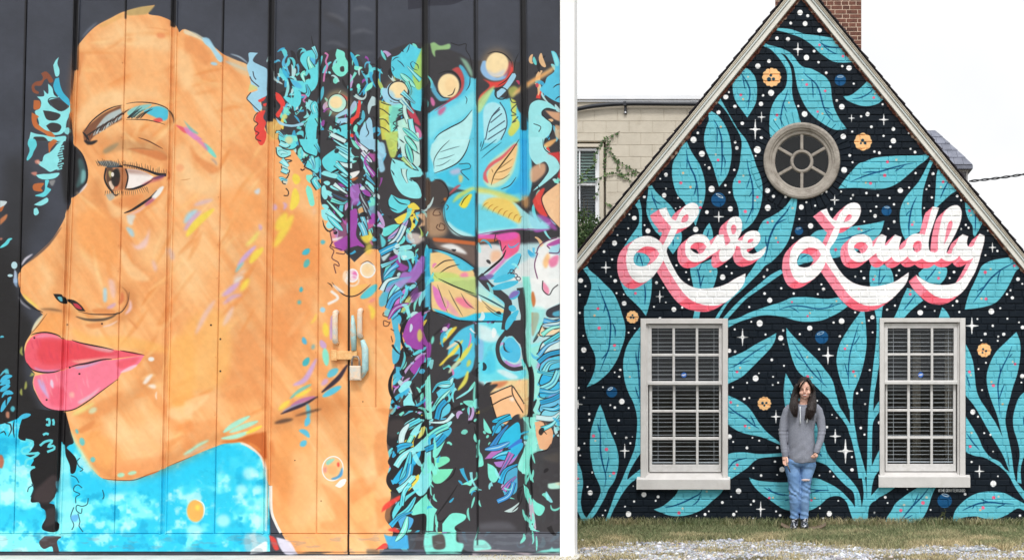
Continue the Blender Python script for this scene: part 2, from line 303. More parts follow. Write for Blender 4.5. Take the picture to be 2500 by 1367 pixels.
    for k, L in pk.items():
        for x, y, r in L: cv.O(k, PINK, x, y, r)
    rs = np.random.RandomState(4)
    for k, L in cm.items():
        for x, y, r in L: cv.O(k, CREAM if rs.rand() < .6 else (222, 190, 150), x, y, r)
    dots = {'A':[(955,148,31),(1043,185,18),(848,269,17),(1013,276,28),(1178,352,27),(690,442,20),(816,452,24),(1116,591,16),(1028,664,31),(1167,716,15),(599,705,22),(471,761,31),(1439,762,14),(1517,783,32),(1255,840,17),(1570,964,13),(138,1060,12),(103,1114,30),(208,1224,21),(530,1097,15),(623,1067,35),(507,1194,26),(935,1218,13),(1007,1311,33),(1376,1156,15),(1434,1227,32),(1729,1312,24),(1655,1337,14),(20,1290,24)],
     'B':[(293,103,20),(211,318,15),(230,384,21),(512,265,19),(466,405,40),(446,475,11),(200,634,13),(98,811,13),(145,892,12),(582,872,30),(650,938,19),(789,944,15),(585,1069,34),(155,1081,29),(1027,1006,12),(969,1062,29),(1128,1045,12),(1316,1082,17),(1450,253,32),(1553,197,13),(1773,142,17),(1807,426,15),(1865,440,18),(1524,468,17),(1557,547,13),(1460,638,34),(1195,895,25),(1257,885,13),(1425,885,13),(1561,924,13),(1538,964,12),(1716,901,14),(1847,926,15),(1829,1056,13),(1764,1107,12),(1816,1162,20),(1690,1226,10),(946,1198,10),(1076,1276,31)],
     'R2':[(790,1078,16),(708,1135,10),(790,1177,23),(765,1226,10),(918,1113,8),(933,1243,10),(971,1271,13),(700,873,9)],
     'R1':[(1408,1030,14),(1038,1111,11),(1002,1168,25),(1072,1285,25)],
     'R3':[(772,92,16),(725,126,7),(1132,36,13),(1097,10,6),(1342,52,10),(772,208,8),(757,264,19),(592,277,13),(873,285,8),(1153,211,26),(1268,180,10),(1302,240,9),(853,372,6),(890,362,6),(467,423,8),(508,452,20),(457,539,8),(593,512,8),(622,560,21),(368,596,8),(436,629,7),(343,662,21),(255,733,11),(323,798,9),(312,940,8),(349,976,16),(60,973,21),(100,1021,9),(53,1093,9),(53,1243,9),(360,1079,8),(420,1089,7),(423,1164,20),(693,992,13),(750,1033,8),(771,1156,7),(672,1192,8),(838,1214,21),(908,1198,10),(860,847,9),(940,904,8),(963,965,9),(1020,548,23),(1114,404,16),(1310,377,21),(1276,856,9),(1321,912,9),(1245,946,23),(1590,941,11),(1617,884,10),(1734,1038,10),(1595,1082,12),(1838,1082,10),(1638,1138,22),(1467,1194,9),(1554,1330,26),(1484,1317,8),(1829,616,10)],
     'R4':[(848,223,23),(921,200,9),(975,79,10),(1121,84,13),(1089,184,9),(1066,212,9),(1111,282,10),(1323,270,12),(1355,305,9),(1047,370,8),(565,245,10),(660,263,9),(758,286,10),(795,339,10),(648,358,8),(599,395,8),(638,436,15),(797,484,12),(547,482,8),(748,541,8),(1394,510,9),(1417,534,9),(1356,545,8),(1578,558,8),(1658,727,10),(1558,763,8),(520,897,8),(472,941,9),(545,954,12),(838,888,10),(815,931,9),(1296,903,12),(1260,954,9),(1830,962,17),(1866,1000,9),(189,1005,9),(207,1045,14),(159,1087,9),(1768,1054,9),(1738,1088,10),(1783,1117,14),(803,1182,9),(738,1216,10),(1053,1191,9),(1014,1240,24),(1135,1225,8),(1285,1182,8),(1340,1236,9),(1320,1146,12),(1608,1231,24),(1682,1204,9),(1491,1294,8),(1741,1292,9),(1619,1349,8),(1838,1322,8),(471,1239,9),(615,1280,18),(585,1307,9),(358,1312,24),(291,1324,10),(92,1370,22)],
     'R5':[(82,203,7),(460,177,8),(512,141,7),(86,321,23),(73,470,11),(95,494,7),(391,488,11),(344,508,7),(382,545,10),(45,637,8),(246,631,8),(88,719,9),(403,751,24),(307,780,8),(345,801,11),(461,805,8),(131,855,10),(132,906,11),(378,908,10),(45,978,8),(347,1017,8),(441,1053,11),(492,1045,4),(475,1098,9),(92,1100,8),(40,1145,16),(56,1200,7),(156,1341,8),(1346,150,9),(1300,328,18),(1349,334,11),(1603,193,9),(1750,159,10),(1730,222,22),(1753,274,8),(1655,404,12),(1757,453,8),(1548,515,7),(1520,558,25),(1666,545,8),(1449,594,8),(1708,594,8),(1663,612,8),(1330,632,8),(1425,729,12),(1468,721,9),(1300,1044,22),(1333,1087,8),(1494,1053,8),(1550,1077,9),(1448,1137,12),(1703,1135,12),(1682,1251,10),(1502,1305,8),(1715,985,5),(722,58,12)],
     'R6':[(9,190,9),(617,175,8),(343,208,11),(170,316,10),(593,490,9),(525,653,10),(487,683,10),(554,773,9),(154,744,8),(278,861,6),(317,888,8),(236,964,11),(518,971,11),(549,1026,9),(444,1213,9),(445,1320,15),(262,1334,9),(675,927,15),(1556,188,13),(1711,190,14),(1665,211,9),(1661,245,8),(1524,241,8),(1562,428,8),(1500,480,8),(1530,656,8),(1453,838,21),(1496,877,9),(1548,1014,8),(1599,1028,9),(1622,1169,8),(1443,1254,10),(1619,120,10),(1868,133,16),(1866,540,19),(1858,592,8)],
     'R7':[(128,700,9),(153,753,23),(170,569,8),(543,691,7),(640,770,23),(770,789,14),(748,826,9),(552,832,10),(468,878,8),(290,913,8),(266,957,8),(500,947,25),(738,970,6),(920,1017,9),(1120,963,6),(1197,950,13),(1231,921,8),(1458,951,15),(1483,923,9),(1502,738,25),(1434,788,8),(1354,841,13),(1640,828,12),(1613,860,9),(1880,957,12),(1843,922,9),(1635,986,8),(1567,1030,8),(1360,1023,7),(1707,596,12),(1853,590,8),(1832,471,9),(1637,529,7),(1897,541,24)],
     'R8':[(285,562,10),(188,595,8),(317,605,9),(360,826,8),(192,893,8),(278,943,24),(222,985,9),(433,999,9),(787,794,13),(808,845,8),(689,934,9),(988,722,7),(1200,908,8),(1299,990,10),(1514,766,13),(1770,671,27),(1812,603,8),(2012,960,12)]}
    for k, L in dots.items():
        for x, y, r in L: cv.O(k, WHITE, x, y, r, r*rs.uniform(.94, 1.08))
    # a few more outside the photograph's frame, so the painting goes on
    for x, y, r in ((1385,700,6),(1370,760,4),(1395,840,7),(1380,905,3),(1360,980,5),(1350,1080,4),(1392,1170,6),(2520,800,6),(2535,900,4),(2540,1000,7),(2515,1090,3),(2550,1180,6)):
        cv.O('S', WHITE, x, y, r)
    def star(crop, x, y, hx, hy):
        s = CROPS[crop][2]; q = cv.src(crop, [(x, y)])[0]; hx /= s; hy /= s
        pts = []
        for k in range(4):
            a0 = math.pi/2*k; d0 = np.array([math.cos(a0)*hx, math.sin(a0)*hy]); n0 = np.array([-math.sin(a0), math.cos(a0)])
            pts += [d0-n0*0.7, d0+n0*0.7]
            a1 = a0+math.pi/4; m = np.array([math.cos(a1)*hx, math.sin(a1)*hy])*0.24
            pts += [d0*0.38+n0*min(hx, hy)*0.13, m, ]
            a2 = math.pi/2*(k+1); d2 = np.array([math.cos(a2)*hx, math.sin(a2)*hy]); n2 = np.array([-math.sin(a2), math.cos(a2)])
            pts += [d2*0.38-n2*min(hx, hy)*0.13]
        cv.raw([np.array(pts)+q], WHITE)
    for a in (('A',930,568,58,75),('B',513,30,45,60),('B',441,170,65,115),('B',1545,42,36,45),('R2',710,1000,40,48),('B',1352,980,52,58),('R3',270,865,40,50),('R3',720,1107,35,50),('R3',1213,442,42,46),('R4',1617,698,30,42),('R6',1445,120,55,70),('C',295,672,65,98),('C',1275,882,68,105),('R5',428,1162,40,60),('R5',1690,877,42,55),('R5',38,775,40,38),('R6',305,1040,47,60),('R6',390,1165,65,102),('R6',1508,1332,40,52),('R7',1703,902,42,70)):
        star(*a)
    def flower(crop, x, y, r, n, holes):
        s = CROPS[crop][2]; q = cv.src(crop, [(x, y)])[0]; R = r/s
        th = np.linspace(0, 2*np.pi, 120, endpoint=False)
        rr = R*(0.90+0.10*np.abs(np.cos(th*n/2)))
        cv.raw([np.stack([q[0]+rr*np.cos(th), q[1]+rr*np.sin(th)], 1)], PEACH)
        for hx, hy, hr in holes: cv.O(crop, (22, 62, 84), hx, hy, hr)
    flower('A',629,890,110,12,[(619,867,16),(599,913,24),(650,910,18)]); flower('B',1677,313,103,8,[(1672,296,18),(1700,327,17),(1653,330,12)])
    flower('R3',492,1278,54,10,[(493,1262,8),(479,1281,10),(501,1283,9)]); flower('R5',1593,767,58,11,[(1578,764,11),(1610,763,9),(1593,785,8)])
    flower('R6',1548,323,60,10,[(1539,315,9),(1564,330,9),(1534,343,8)])
    for crop, x, y, r, ex, ey, a, b, rot in (('A',1417,923,65,1417,883,36,11,-3),('R3',1210,300,60,1220,268,34,10,30),('F',332,393,48,325,368,30,10,-10),('G',303,163,58,307,124,30,10,8),('C',1203,672,76,1190,627,42,14,-20),('R5',320,672,45,308,645,23,10,-25),('R8',1327,825,66,1335,775,36,12,15)):
        cv.O(crop, BERRY, x, y, r); cv.O(crop, WHITE, ex, ey, a, b, rot, ring=5)
    # lettering: white script with a two-tone pink block shadow
    def letters(crop, outer, holes, v):
        polys = [spline2(cv, crop, outer)]
        c = cv.cover(polys, 60)
        bx, by, m = c
        for hs in holes:
            hp = spline2(cv, crop, hs); r = cv.cover([hp], 2)
            hx, hy, hm = r
            m[hy-by:hy-by+hm.shape[0], hx-bx:hx-bx+hm.shape[1]] *= 1-hm
        sm = boxblur(m, 3); gy, gx = np.gradient(sm)
        sweep = m.copy(); tone = np.zeros_like(m); N = 26
        for k in range(1, N+1):
            dx, dy = v[0]*k/N, v[1]*k/N
            ix, iy = int(round(dx)), int(round(dy))
            sh = np.roll(np.roll(m, ix, 1), iy, 0)
            nx = np.roll(np.roll(gx, ix, 1), iy, 0); ny = np.roll(np.roll(gy, ix, 1), iy, 0)
            new = np.maximum(sweep, sh)-sweep
            t = np.where(np.abs(ny)*0.92 > np.abs(nx), 1.0, 0.0)      # faces turned down are the stronger pink
            tone = np.where(new > 0.02, t, tone)
            sweep = np.maximum(sweep, sh)
        tone = boxblur(tone, 1)
        light = np.array((247, 148, 168))/255.; deep = np.array((246, 112, 132))/255.
        col = light+(deep-light)*tone[..., None]
        H, W = m.shape; vw = cv.a[by:by+H, bx:bx+W]
        s = sweep[..., None].astype(np.float32)
        vw += s*(col.astype(np.float32)-vw)
        cv.comp(bx, by, m, WHITE)
    L1 = '605,145! 690,125! 720,200 760,260 800,275! 830,210 880,130 940,85 1000,72 1050,100 1065,160 1050,220 1000,290 950,340 880,365 820,370! 790,440 750,520 700,590 695,640! 730,730 780,830 840,930 920,1000 1020,1045 1130,1055 1260,1040 1380,1000 1480,940 1598,880! 1590,960 1560,1030 1490,1110 1400,1190 1300,1240 1200,1250 1090,1235 980,1190 900,1120 830,1030 760,920 700,820 655,735! 620,800 560,890 500,950 430,985 370,985 310,950 260,880 235,800 228,720 240,620 280,540 340,485 420,455 490,450 560,475 610,510 650,555! 680,500 720,410 745,350! 700,300 650,240 620,190'
    letters('E', L1, ['610,655! 570,600 510,575 440,575 380,610 330,660 312,710 320,760 360,795 430,800 500,775 560,730','860,295! 870,250 900,215 935,205 945,235 930,280 890,295'], (-22, 15))
    letters('E', '905,600 910,530 950,470 1010,438 1080,432 1140,450 1180,500 1200,555! 1220,530 1270,440! 1345,432! 1360,510 1368,560! 1400,545 1425,505! 1390,420 1380,350 1395,290 1430,245 1480,228 1530,240 1555,290 1557,350 1545,420 1510,490 1530,505! 1560,500 1570,470 1600,420 1650,395 1710,390 1750,410 1768,450 1765,500 1740,545 1690,585 1620,600! 1610,620 1640,650 1690,655 1750,630 1835,572! 1820,640 1780,690 1720,720 1650,735 1600,720 1560,680 1540,620 1535,580 1490,565! 1470,640 1420,710 1340,750 1300,720 1295,650 1310,600! 1240,650 1170,690 1120,730 1050,750 980,745 930,700 908,650',
            ['1150,575! 1120,540 1070,525 1020,530 980,555 965,590 985,620 1030,650 1070,655 1110,640','1445,430! 1430,370 1445,330 1470,325 1490,345 1490,390 1470,430','1620,530! 1630,500 1660,485 1690,488 1680,515 1650,530'], (-19, 15))
    letters('F', '575,165! 650,135! 670,190 710,250 760,280! 790,210 840,140 890,90 960,68 1020,90 1042,150 1030,220 990,290 920,345 850,355 805,360! 780,440 740,520 690,590 685,640! 720,720 780,820 850,910 940,980 1050,1020 1180,1030 1320,1010 1440,970 1530,910 1590,868! 1585,930 1550,1010 1480,1090 1400,1170 1310,1225 1200,1250 1090,1245 990,1200 900,1120 830,1030 760,930 690,830 640,750! 610,820 560,890 490,950 410,985 340,985 280,940 245,870 225,790 225,700 245,610 300,530 370,470 450,455 530,475 590,520 640,572! 670,500 710,410 740,350! 700,310 650,250 610,200',
            ['583,665! 550,610 490,588 420,592 360,640 320,700 308,750 325,795 380,812 440,805 500,770 550,720','845,292! 870,240 900,205 930,210 938,235 915,265 880,285'], (-18, 14))
    letters('G', '-143,580 -130,510 -90,460 -20,435 50,435 110,465 140,520 143,580! 170,540 210,455 250,432! 305,455! 290,520 280,560! 310,555 350,500 400,435! 475,465! 460,520 445,590 450,610! 480,600 520,560 540,490 590,440 650,425 710,430 740,440! 770,330 810,180 832,115! 905,130! 870,230 830,350 800,440 785,530 790,600 805,630! 850,640 890,620 890,540 900,430 920,320 950,210 1000,140 1060,105 1120,102 1155,140 1165,200 1150,290 1110,390 1060,490 1010,580 990,640! 1010,658 1050,650! 1060,600 1100,540 1130,470 1175,432! 1240,455! 1225,520 1235,570 1270,580! 1300,560 1330,490 1370,425! 1428,450! 1420,530 1390,640 1360,750 1320,860 1270,950 1210,1050 1140,1120 1060,1160 980,1168 880,1150 790,1090 710,1010 660,940 640,893! 700,940 770,980 850,1005 950,1012 1040,1005 1110,980 1170,930 1220,850 1270,760 1300,700! 1250,730 1190,735 1150,700 1140,675! 1100,720 1040,740 980,735 930,705! 890,740 830,752 760,745 710,710! 660,735 600,738 560,710 545,685! 500,730 440,750 390,735 360,690! 310,735 250,742 200,700 185,650! 130,690 80,730 20,750 -50,745 -105,710 -135,650',
            ['92,580! 70,540 30,522 -30,530 -65,560 -70,595 -45,630 -5,650 50,640','650,640! 615,620 605,570 625,525 665,507 700,520 705,570 690,620','960,555! 975,470 990,380 1010,310 1040,278 1060,300 1050,360 1020,440 985,510'], (-18, 15))
    # signature under the right window
    FONT = {'@':['.9,.7 .6,.3 .3,.5 .5,.75 .9,.3 .5,0 .05,.4 .3,.95 .9,.9'],'T':['0,0 1,0','.5,0 .5,1'],'H':['0,0 0,1','1,0 1,1','0,.5 1,.5'],'E':['.9,0 0,0 0,1 .9,1','0,.5 .7,.5'],
            'G':['1,.15 .5,0 0,.5 .5,1 1,.8 1,.55 .6,.55'],'R':['0,1 0,0 .9,.1 .9,.45 0,.5 1,1'],'A':['0,1 .5,0 1,1','.2,.65 .8,.65'],'Y':['0,0 .5,.5 1,0','.5,.5 .5,1'],
            'O':['.5,0 0,.5 .5,1 1,.5 .5,0'],'D':['0,0 0,1 .7,.85 1,.5 .7,.1 0,0']}
    tx, step = 2291.2-X0, 4.42
    for i, ch in enumerate('@THEGRAYTERGOOD'):
        for st in FONT[ch]:
            pts = np.array([[float(u) for u in q.split(',')] for q in st.split()])
            pts = np.stack([tx+i*step+pts[:, 0]*3.1, 1192.6-Y0+pts[:, 1]*7.8], 1)
            for k in range(len(pts)-1):
                cv.raw([cv.outline(np.array([pts[k], pts[k+1]]), 1.35, 0)], WHITE)
    # where the paint stops short of the eaves: bare red brick with ragged edge, pale mortar runs
    yy, xx = np.mgrid[0:cv.h, 0:cv.w]; sx = xx+X0; sy = yy+Y0
    d = (sy-(-10+1.229*np.abs(sx-1955)))*0.631                      # distance below the rake board
    rag = 3.5+6.5*fbm(cv.h, cv.w, 14, 5)+5*(fbm(cv.h, cv.w, 5, 9)-.5)
    mk = np.clip((rag-d)*1.2, 0, 1)[..., None]
    raw = np.array((104, 62, 50))/255.*(0.7+0.7*fbm(cv.h, cv.w, 7, 13))[..., None]
    pale = np.clip((fbm(cv.h, cv.w, 9, 23)-.56)*9, 0, 1)[..., None]
    raw = raw*(1-pale)+np.array((176, 152, 134))/255.*pale
    cv.a += (mk*(raw-cv.a)).astype(np.float32)
    tone = (0.94+0.12*fbm(cv.h, cv.w, 30, 31))*(0.97+0.06*fbm(cv.h, cv.w, 6, 37, 3, 2.5))
    cv.a *= tone[..., None].astype(np.float32)
    return cv
# ------------------------------------------------------------------ portrait mural on the metal wall
def paint_panel():
    X0, Y0, X1, Y1 = -60, -80, 1420, 1370
    cv = Canvas(X0, Y0, X1, Y1, (64, 68, 80))
    P, S, O = cv.P, cv.S, cv.O
    BK = (56, 54, 58); K = (24, 22, 26); OR = (250, 182, 118); LT = (254, 212, 158); DK = (232, 150, 88); BR = (206, 112, 52)
    CY = (150, 240, 246); AQ = (104, 226, 238); SKY = (92, 196, 236); MINT = (132, 240, 222); LB = (164, 218, 244)
    PU = (166, 74, 176); PK = (240, 104, 150); YE = (246, 222, 84); LIL = (206, 172, 226); WH = (246, 248, 248); RED = (236, 70, 62); CRM = (252, 228, 178)
    rs = np.random.RandomState(11)
    # bare black paint, patchy; the pale grey strokes are its sheen, painted in
    f = fbm(cv.h, cv.w, 90, 3)
    cv.a *= (0.86+0.3*f)[..., None].astype(np.float32)
    P('S', (30, 28, 30), '-60,560! 40,600 60,640 40,690 60,760 80,800 60,900 80,960 110,1010 150,1020 160,1100 100,1200 -60,1100!', .95, 22)
    P('L4', (40, 40, 44), '60,230 230,180 330,480 420,700 300,900 230,1160 60,1200 0,800', .75, 40)
    P('L4', (26, 25, 28), '640,0! 730,60 820,250 830,420 700,560 640,620 600,300', .9, 10)
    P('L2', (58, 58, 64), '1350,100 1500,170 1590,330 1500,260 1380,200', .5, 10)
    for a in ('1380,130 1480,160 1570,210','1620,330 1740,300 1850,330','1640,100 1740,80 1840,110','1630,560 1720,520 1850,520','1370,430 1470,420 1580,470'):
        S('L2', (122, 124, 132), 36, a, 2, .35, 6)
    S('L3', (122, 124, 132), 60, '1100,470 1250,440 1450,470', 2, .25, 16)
    # dark flag shape hanging at the top edge
    P('L3', (44, 46, 60), '380,-120! 1200,-120! 940,0 800,50 600,60 520,80 385,98!')
    P('L1', (40, 42, 50), '820,-120! 1180,-120! 1175,5! 830,6!')
    # cyan sky of the lower left
    cyan = 'S'
    m = cv.cover([spline2(cv, 'S', '-60,1050! 20,1030 60,1012! 160,1010! 300,1080 640,1060! 655,1110 660,1345! -60,1345!')], 2)
    bx, by, c = m
    n1 = fbm(c.shape[0], c.shape[1], 62, 41, 4, 1.2); n2 = fbm(c.shape[0], c.shape[1], 34, 51, 4)
    base = np.array((44, 208, 244))/255.; pale = np.array((136, 246, 252))/255.; deep = np.array((26, 186, 228))/255.; vp = np.array((206, 250, 252))/255.
    t = np.clip((n1-.44)*7, 0, 1)[..., None]; col = base+(pale-base)*t
    t = np.clip((n2-.58)*7, 0, 1)[..., None]; col = col+(vp-col)*t*.7
    t = np.clip((.41-n2)*8, 0, 1)[..., None]; col = col+(deep-col)*t
    H, W = c.shape; v = cv.a[by:by+H, bx:bx+W]; v += (c[..., None]*(col-v)).astype(np.float32)
    P('L10', (40, 205, 246), '700,560 900,560 1100,620 1500,560 1879,420! 1879,620! 1500,700 1100,740 800,680', .8, 12)
    P('L11', (36, 206, 246), '-20,430! 300,300 540,250 700,330 700,480 500,560 200,480 100,700 -20,760!', .75, 12)
    P('L10', CY, '560,250! 640,240! 680,500 700,700 760,1000 700,1120! 560,1120!', .7, 7)
    for x, y, r in ((460,640,40),(600,620,52),(650,830,40),(490,800,34),(330,800,40),(230,740,70),(460,1050,60),(540,900,60)): O('L11', (44, 206, 240), x, y, r, r*.8, 0, .7, 6)
    for x, y, r in ((640,540,70),(720,700,50),(560,700,60),(380,1000,70),(100,1100,80),(720,1000,50)): O('L11', (206, 252, 254), x, y, r, r*.9, 0, .7, 9)
    # hair mass behind everything on the right
    P('S', BK, '655,160! 690,150 780,130 850,120 905,170 940,130 1000,105! 1060,110 1120,130 1180,150 1420,150! 1420,1345! 940,1345! 945,1200 955,1050 960,900 985,820 940,700 925,600 870,640! 830,600 800,540 770,450 740,420 700,330 660,300 650,230', .9, 2)
    P('S', (100, 214, 240), '1037,292! 1060,268 1120,235 1162,190! 1166,262 1230,240 1290,300! 1290,480 1160,470 1040,440!', .97, 2)
    P('S', (196, 234, 240), '1166,600! 1375,590! 1375,1010 1290,1000 1166,930!', .95, 6); P('S', (104, 214, 238), '1166,700! 1240,740 1230,900 1166,920!', .8, 14); P('S', (150, 240, 226), '1282,880 1330,860 1330,1120 1290,1160', .8, 8)
    def curls(n, box, cols, al=.92, bl=1):
        for i in range(n):
            x, y = rs.uniform(box[0], box[1]), rs.uniform(box[2], box[3]); r = rs.uniform(9, 24); a0 = rs.uniform(0, 6.28); sw_ = rs.uniform(.9, 2.3)*(1 if rs.rand() < .5 else -1)
            pts = ' '.join('%.1f,%.1f' % (x+r*math.cos(a0+sw_*k/4)*(1-.12*k), y+r*1.2*math.sin(a0+sw_*k/4)+k*1.6) for k in range(5))
            S('S', cols[rs.randint(len(cols))], rs.uniform(4, 13), pts, [2, 2, 1][rs.randint(3)], al, bl)
    hairc = [AQ, CY, MINT, SKY, (60, 180, 226), (196, 240, 244), (110, 226, 226), (30, 28, 32), (40, 36, 42)]
    curls(110, (668, 780, 135, 420), hairc); curls(130, (775, 935, 140, 600), hairc+[PU, LIL]); curls(120, (938, 1036, 120, 640), hairc+[(190, 216, 110), YE]); curls(130, (950, 1050, 640, 1330), hairc+[PU, (36, 32, 36)]); curls(170, (1045, 1372, 780, 1330), hairc+[(34, 32, 36), (44, 42, 48), LIL]); curls(60, (1300, 1372, 130, 640), hairc+[RED, (246, 200, 150)])
    pal = [AQ, SKY, MINT, CY, (60, 190, 230), PU, YE, LIL, (36, 32, 36), (30, 28, 32), (90, 200, 226)]
    for i in range(230):
        if i % 3 == 0: x, y = rs.uniform(690, 935), rs.uniform(140, 560); a = math.radians(rs.uniform(60, 120))
        elif i % 3 == 1: x, y = rs.uniform(950, 1045), rs.uniform(640, 1330); a = math.radians(rs.uniform(105, 150))
        else: x, y = rs.uniform(1045, 1375), rs.uniform(760, 1330); a = math.radians(rs.uniform(100, 165))
        l = rs.uniform(10, 30); b = rs.uniform(-6, 6); dx, dy = math.cos(a)*l, math.sin(a)*l
        S('S', pal[rs.randint(len(pal))], rs.uniform(3, 11), '%.1f,%.1f %.1f,%.1f %.1f,%.1f' % (x-dx, y-dy, x+b, y, x+dx, y+dy), 2, .92, 1)
    # ---------------- face and neck
    face = '193,108! 215,82 238,62 270,45 300,30 340,19 378,13! 362,34 390,40 415,50 430,62 437,80! 452,72 487,92 525,117 545,133 575,147 605,160 622,190 635,230 640,270 650,320 670,340 700,345 740,400 785,440! 795,480 805,540 830,600 865,640! 900,610 928,610! 932,690 960,760 988,830 965,880 957,960 950,1010 945,1080 952,1130 945,1170 955,1210 940,1260 960,1300 930,1352! 722,1352! 700,1320 680,1285 662,1245 660,1185! 649,1170 645,1137 632,1110 608,1093 585,1079! 550,1082 525,1090 487,1105 450,1122 425,1132 390,1147 350,1162 312,1172 275,1172 245,1164 220,1137 200,1102 185,1082 172,1052 160,1020! 158,1006! 120,998 100,982 85,955 80,932 85,912! 70,892 60,860 62,838 75,815! 85,790 105,768! 82,747 62,730 50,712 45,692 45,670 55,652! 88,622 120,592 140,565 158,532 168,502 175,485! 195,470 208,450 212,428 210,402 200,378 185,360 178,342! 175,320 172,275 175,225 180,172 186,140'
    fp = spline2(cv, 'S', face)
    bx, by, c = cv.cover([fp], 2)
    H, W = c.shape
    # brushed skin: long slanted streaks, warm and pale, over the base
    g = np.zeros((H, W, 3)); g[:] = np.array(OR)/255.
    yy, xx = np.mgrid[0:H, 0:W]
    u = (xx*0.55+yy*0.83); w_ = (-xx*0.83+yy*0.55)
    nz = fbm(1600, 3200, 22, 61, 4, 9.0)
    st = nz[(w_-w_.min()).astype(int) % 1600, (u-u.min()).astype(int) % 3200]
    n0 = fbm(H, W, 120, 71, 3)
    a_ = np.clip((n0*.4+st*.6-.5)*4.2+.08, -1, 1)[..., None]
    g = np.where(a_ > 0, g+(np.array(LT)/255.-g)*a_*.62, g+(np.array(DK)/255.-g)*(-a_)*.6)
    v = cv.a[by:by+H, bx:bx+W]; v += (c[..., None]*(g-v)).astype(np.float32)
    bx0, by0 = bx+X0, by+Y0
    # forehead and cheek planes
    BS = (196, 118, 62)
    for a, w, al, bl in (('190,120 183,200 181,300 192,350',26,.45,20),('235,355 300,345 370,352 420,378',44,.42,26),('240,430 236,480 262,505',30,.35,20),('300,505 350,490 400,450',34,.3,24),('180,520 165,600 150,690 140,730',40,.3,34),('285,690 318,720 312,760 270,790',30,.5,18),
                         ('100,765 180,760 260,790',26,.35,18),('330,850 380,880 360,930 300,985 220,1010',40,.4,30),('215,1110 260,1150 340,1148 430,1115 520,1072 570,1058',40,.5,26),('560,560 600,680 570,830 470,990',70,.28,60),('640,470 700,600 700,760 660,900',70,.22,60),('660,1040 760,1000 860,985',60,.5,36),('668,1100 700,1160 740,1240',70,.3,50),('790,1010 850,1080 930,1120',60,.28,44)):
        S('S', BS, w, a, 2, al, bl)
    for a, w, al, bl in (('230,120 300,85 390,90',60,.55,36),('250,250 330,225 400,240',36,.5,24),('330,640 400,600 470,640 450,740',90,.45,56),('380,940 450,920 520,860 560,760',50,.4,36),('90,640 120,680 100,720',26,.45,18),('250,1050 330,1060 400,1030',50,.45,34),('740,1100 790,1180 770,1280',60,.4,44)):
        S('S', (255, 222, 170), w, a, 2, al, bl)
    for i in range(120):
        x, y = rs.uniform(190, 640), rs.uniform(60, 1120)
        if y < 300: a = rs.uniform(-35, 10)
        elif y > 900: a = rs.uniform(-40, -10)
        else: a = rs.uniform(-75, -35) if x > 330 else rs.uniform(40, 80)
        a = math.radians(a); l = rs.uniform(16, 60); dx, dy = math.cos(a)*l, math.sin(a)*l
        q = np.array([[x-dx-X0, y-dy-Y0], [x-X0+rs.uniform(-5, 5), y-Y0+rs.uniform(-5, 5)], [x+dx-X0, y+dy-Y0]])
        iy, ix = int(y-by0), int(x-bx0)
        if 0 <= iy < c.shape[0] and 0 <= ix < c.shape[1] and c[max(0, iy-20):iy+20, max(0, ix-20):ix+20].min() > .9:
            for k in range(4): cv.raw([cv.outline(q+rs.uniform(-5, 5, (1, 2)), rs.uniform(4, 14), 2)], [(255, 216, 156), (240, 158, 88), (232, 142, 72), (255, 200, 130)][(i+k//3) % 4], rs.uniform(.12, .34), 5)
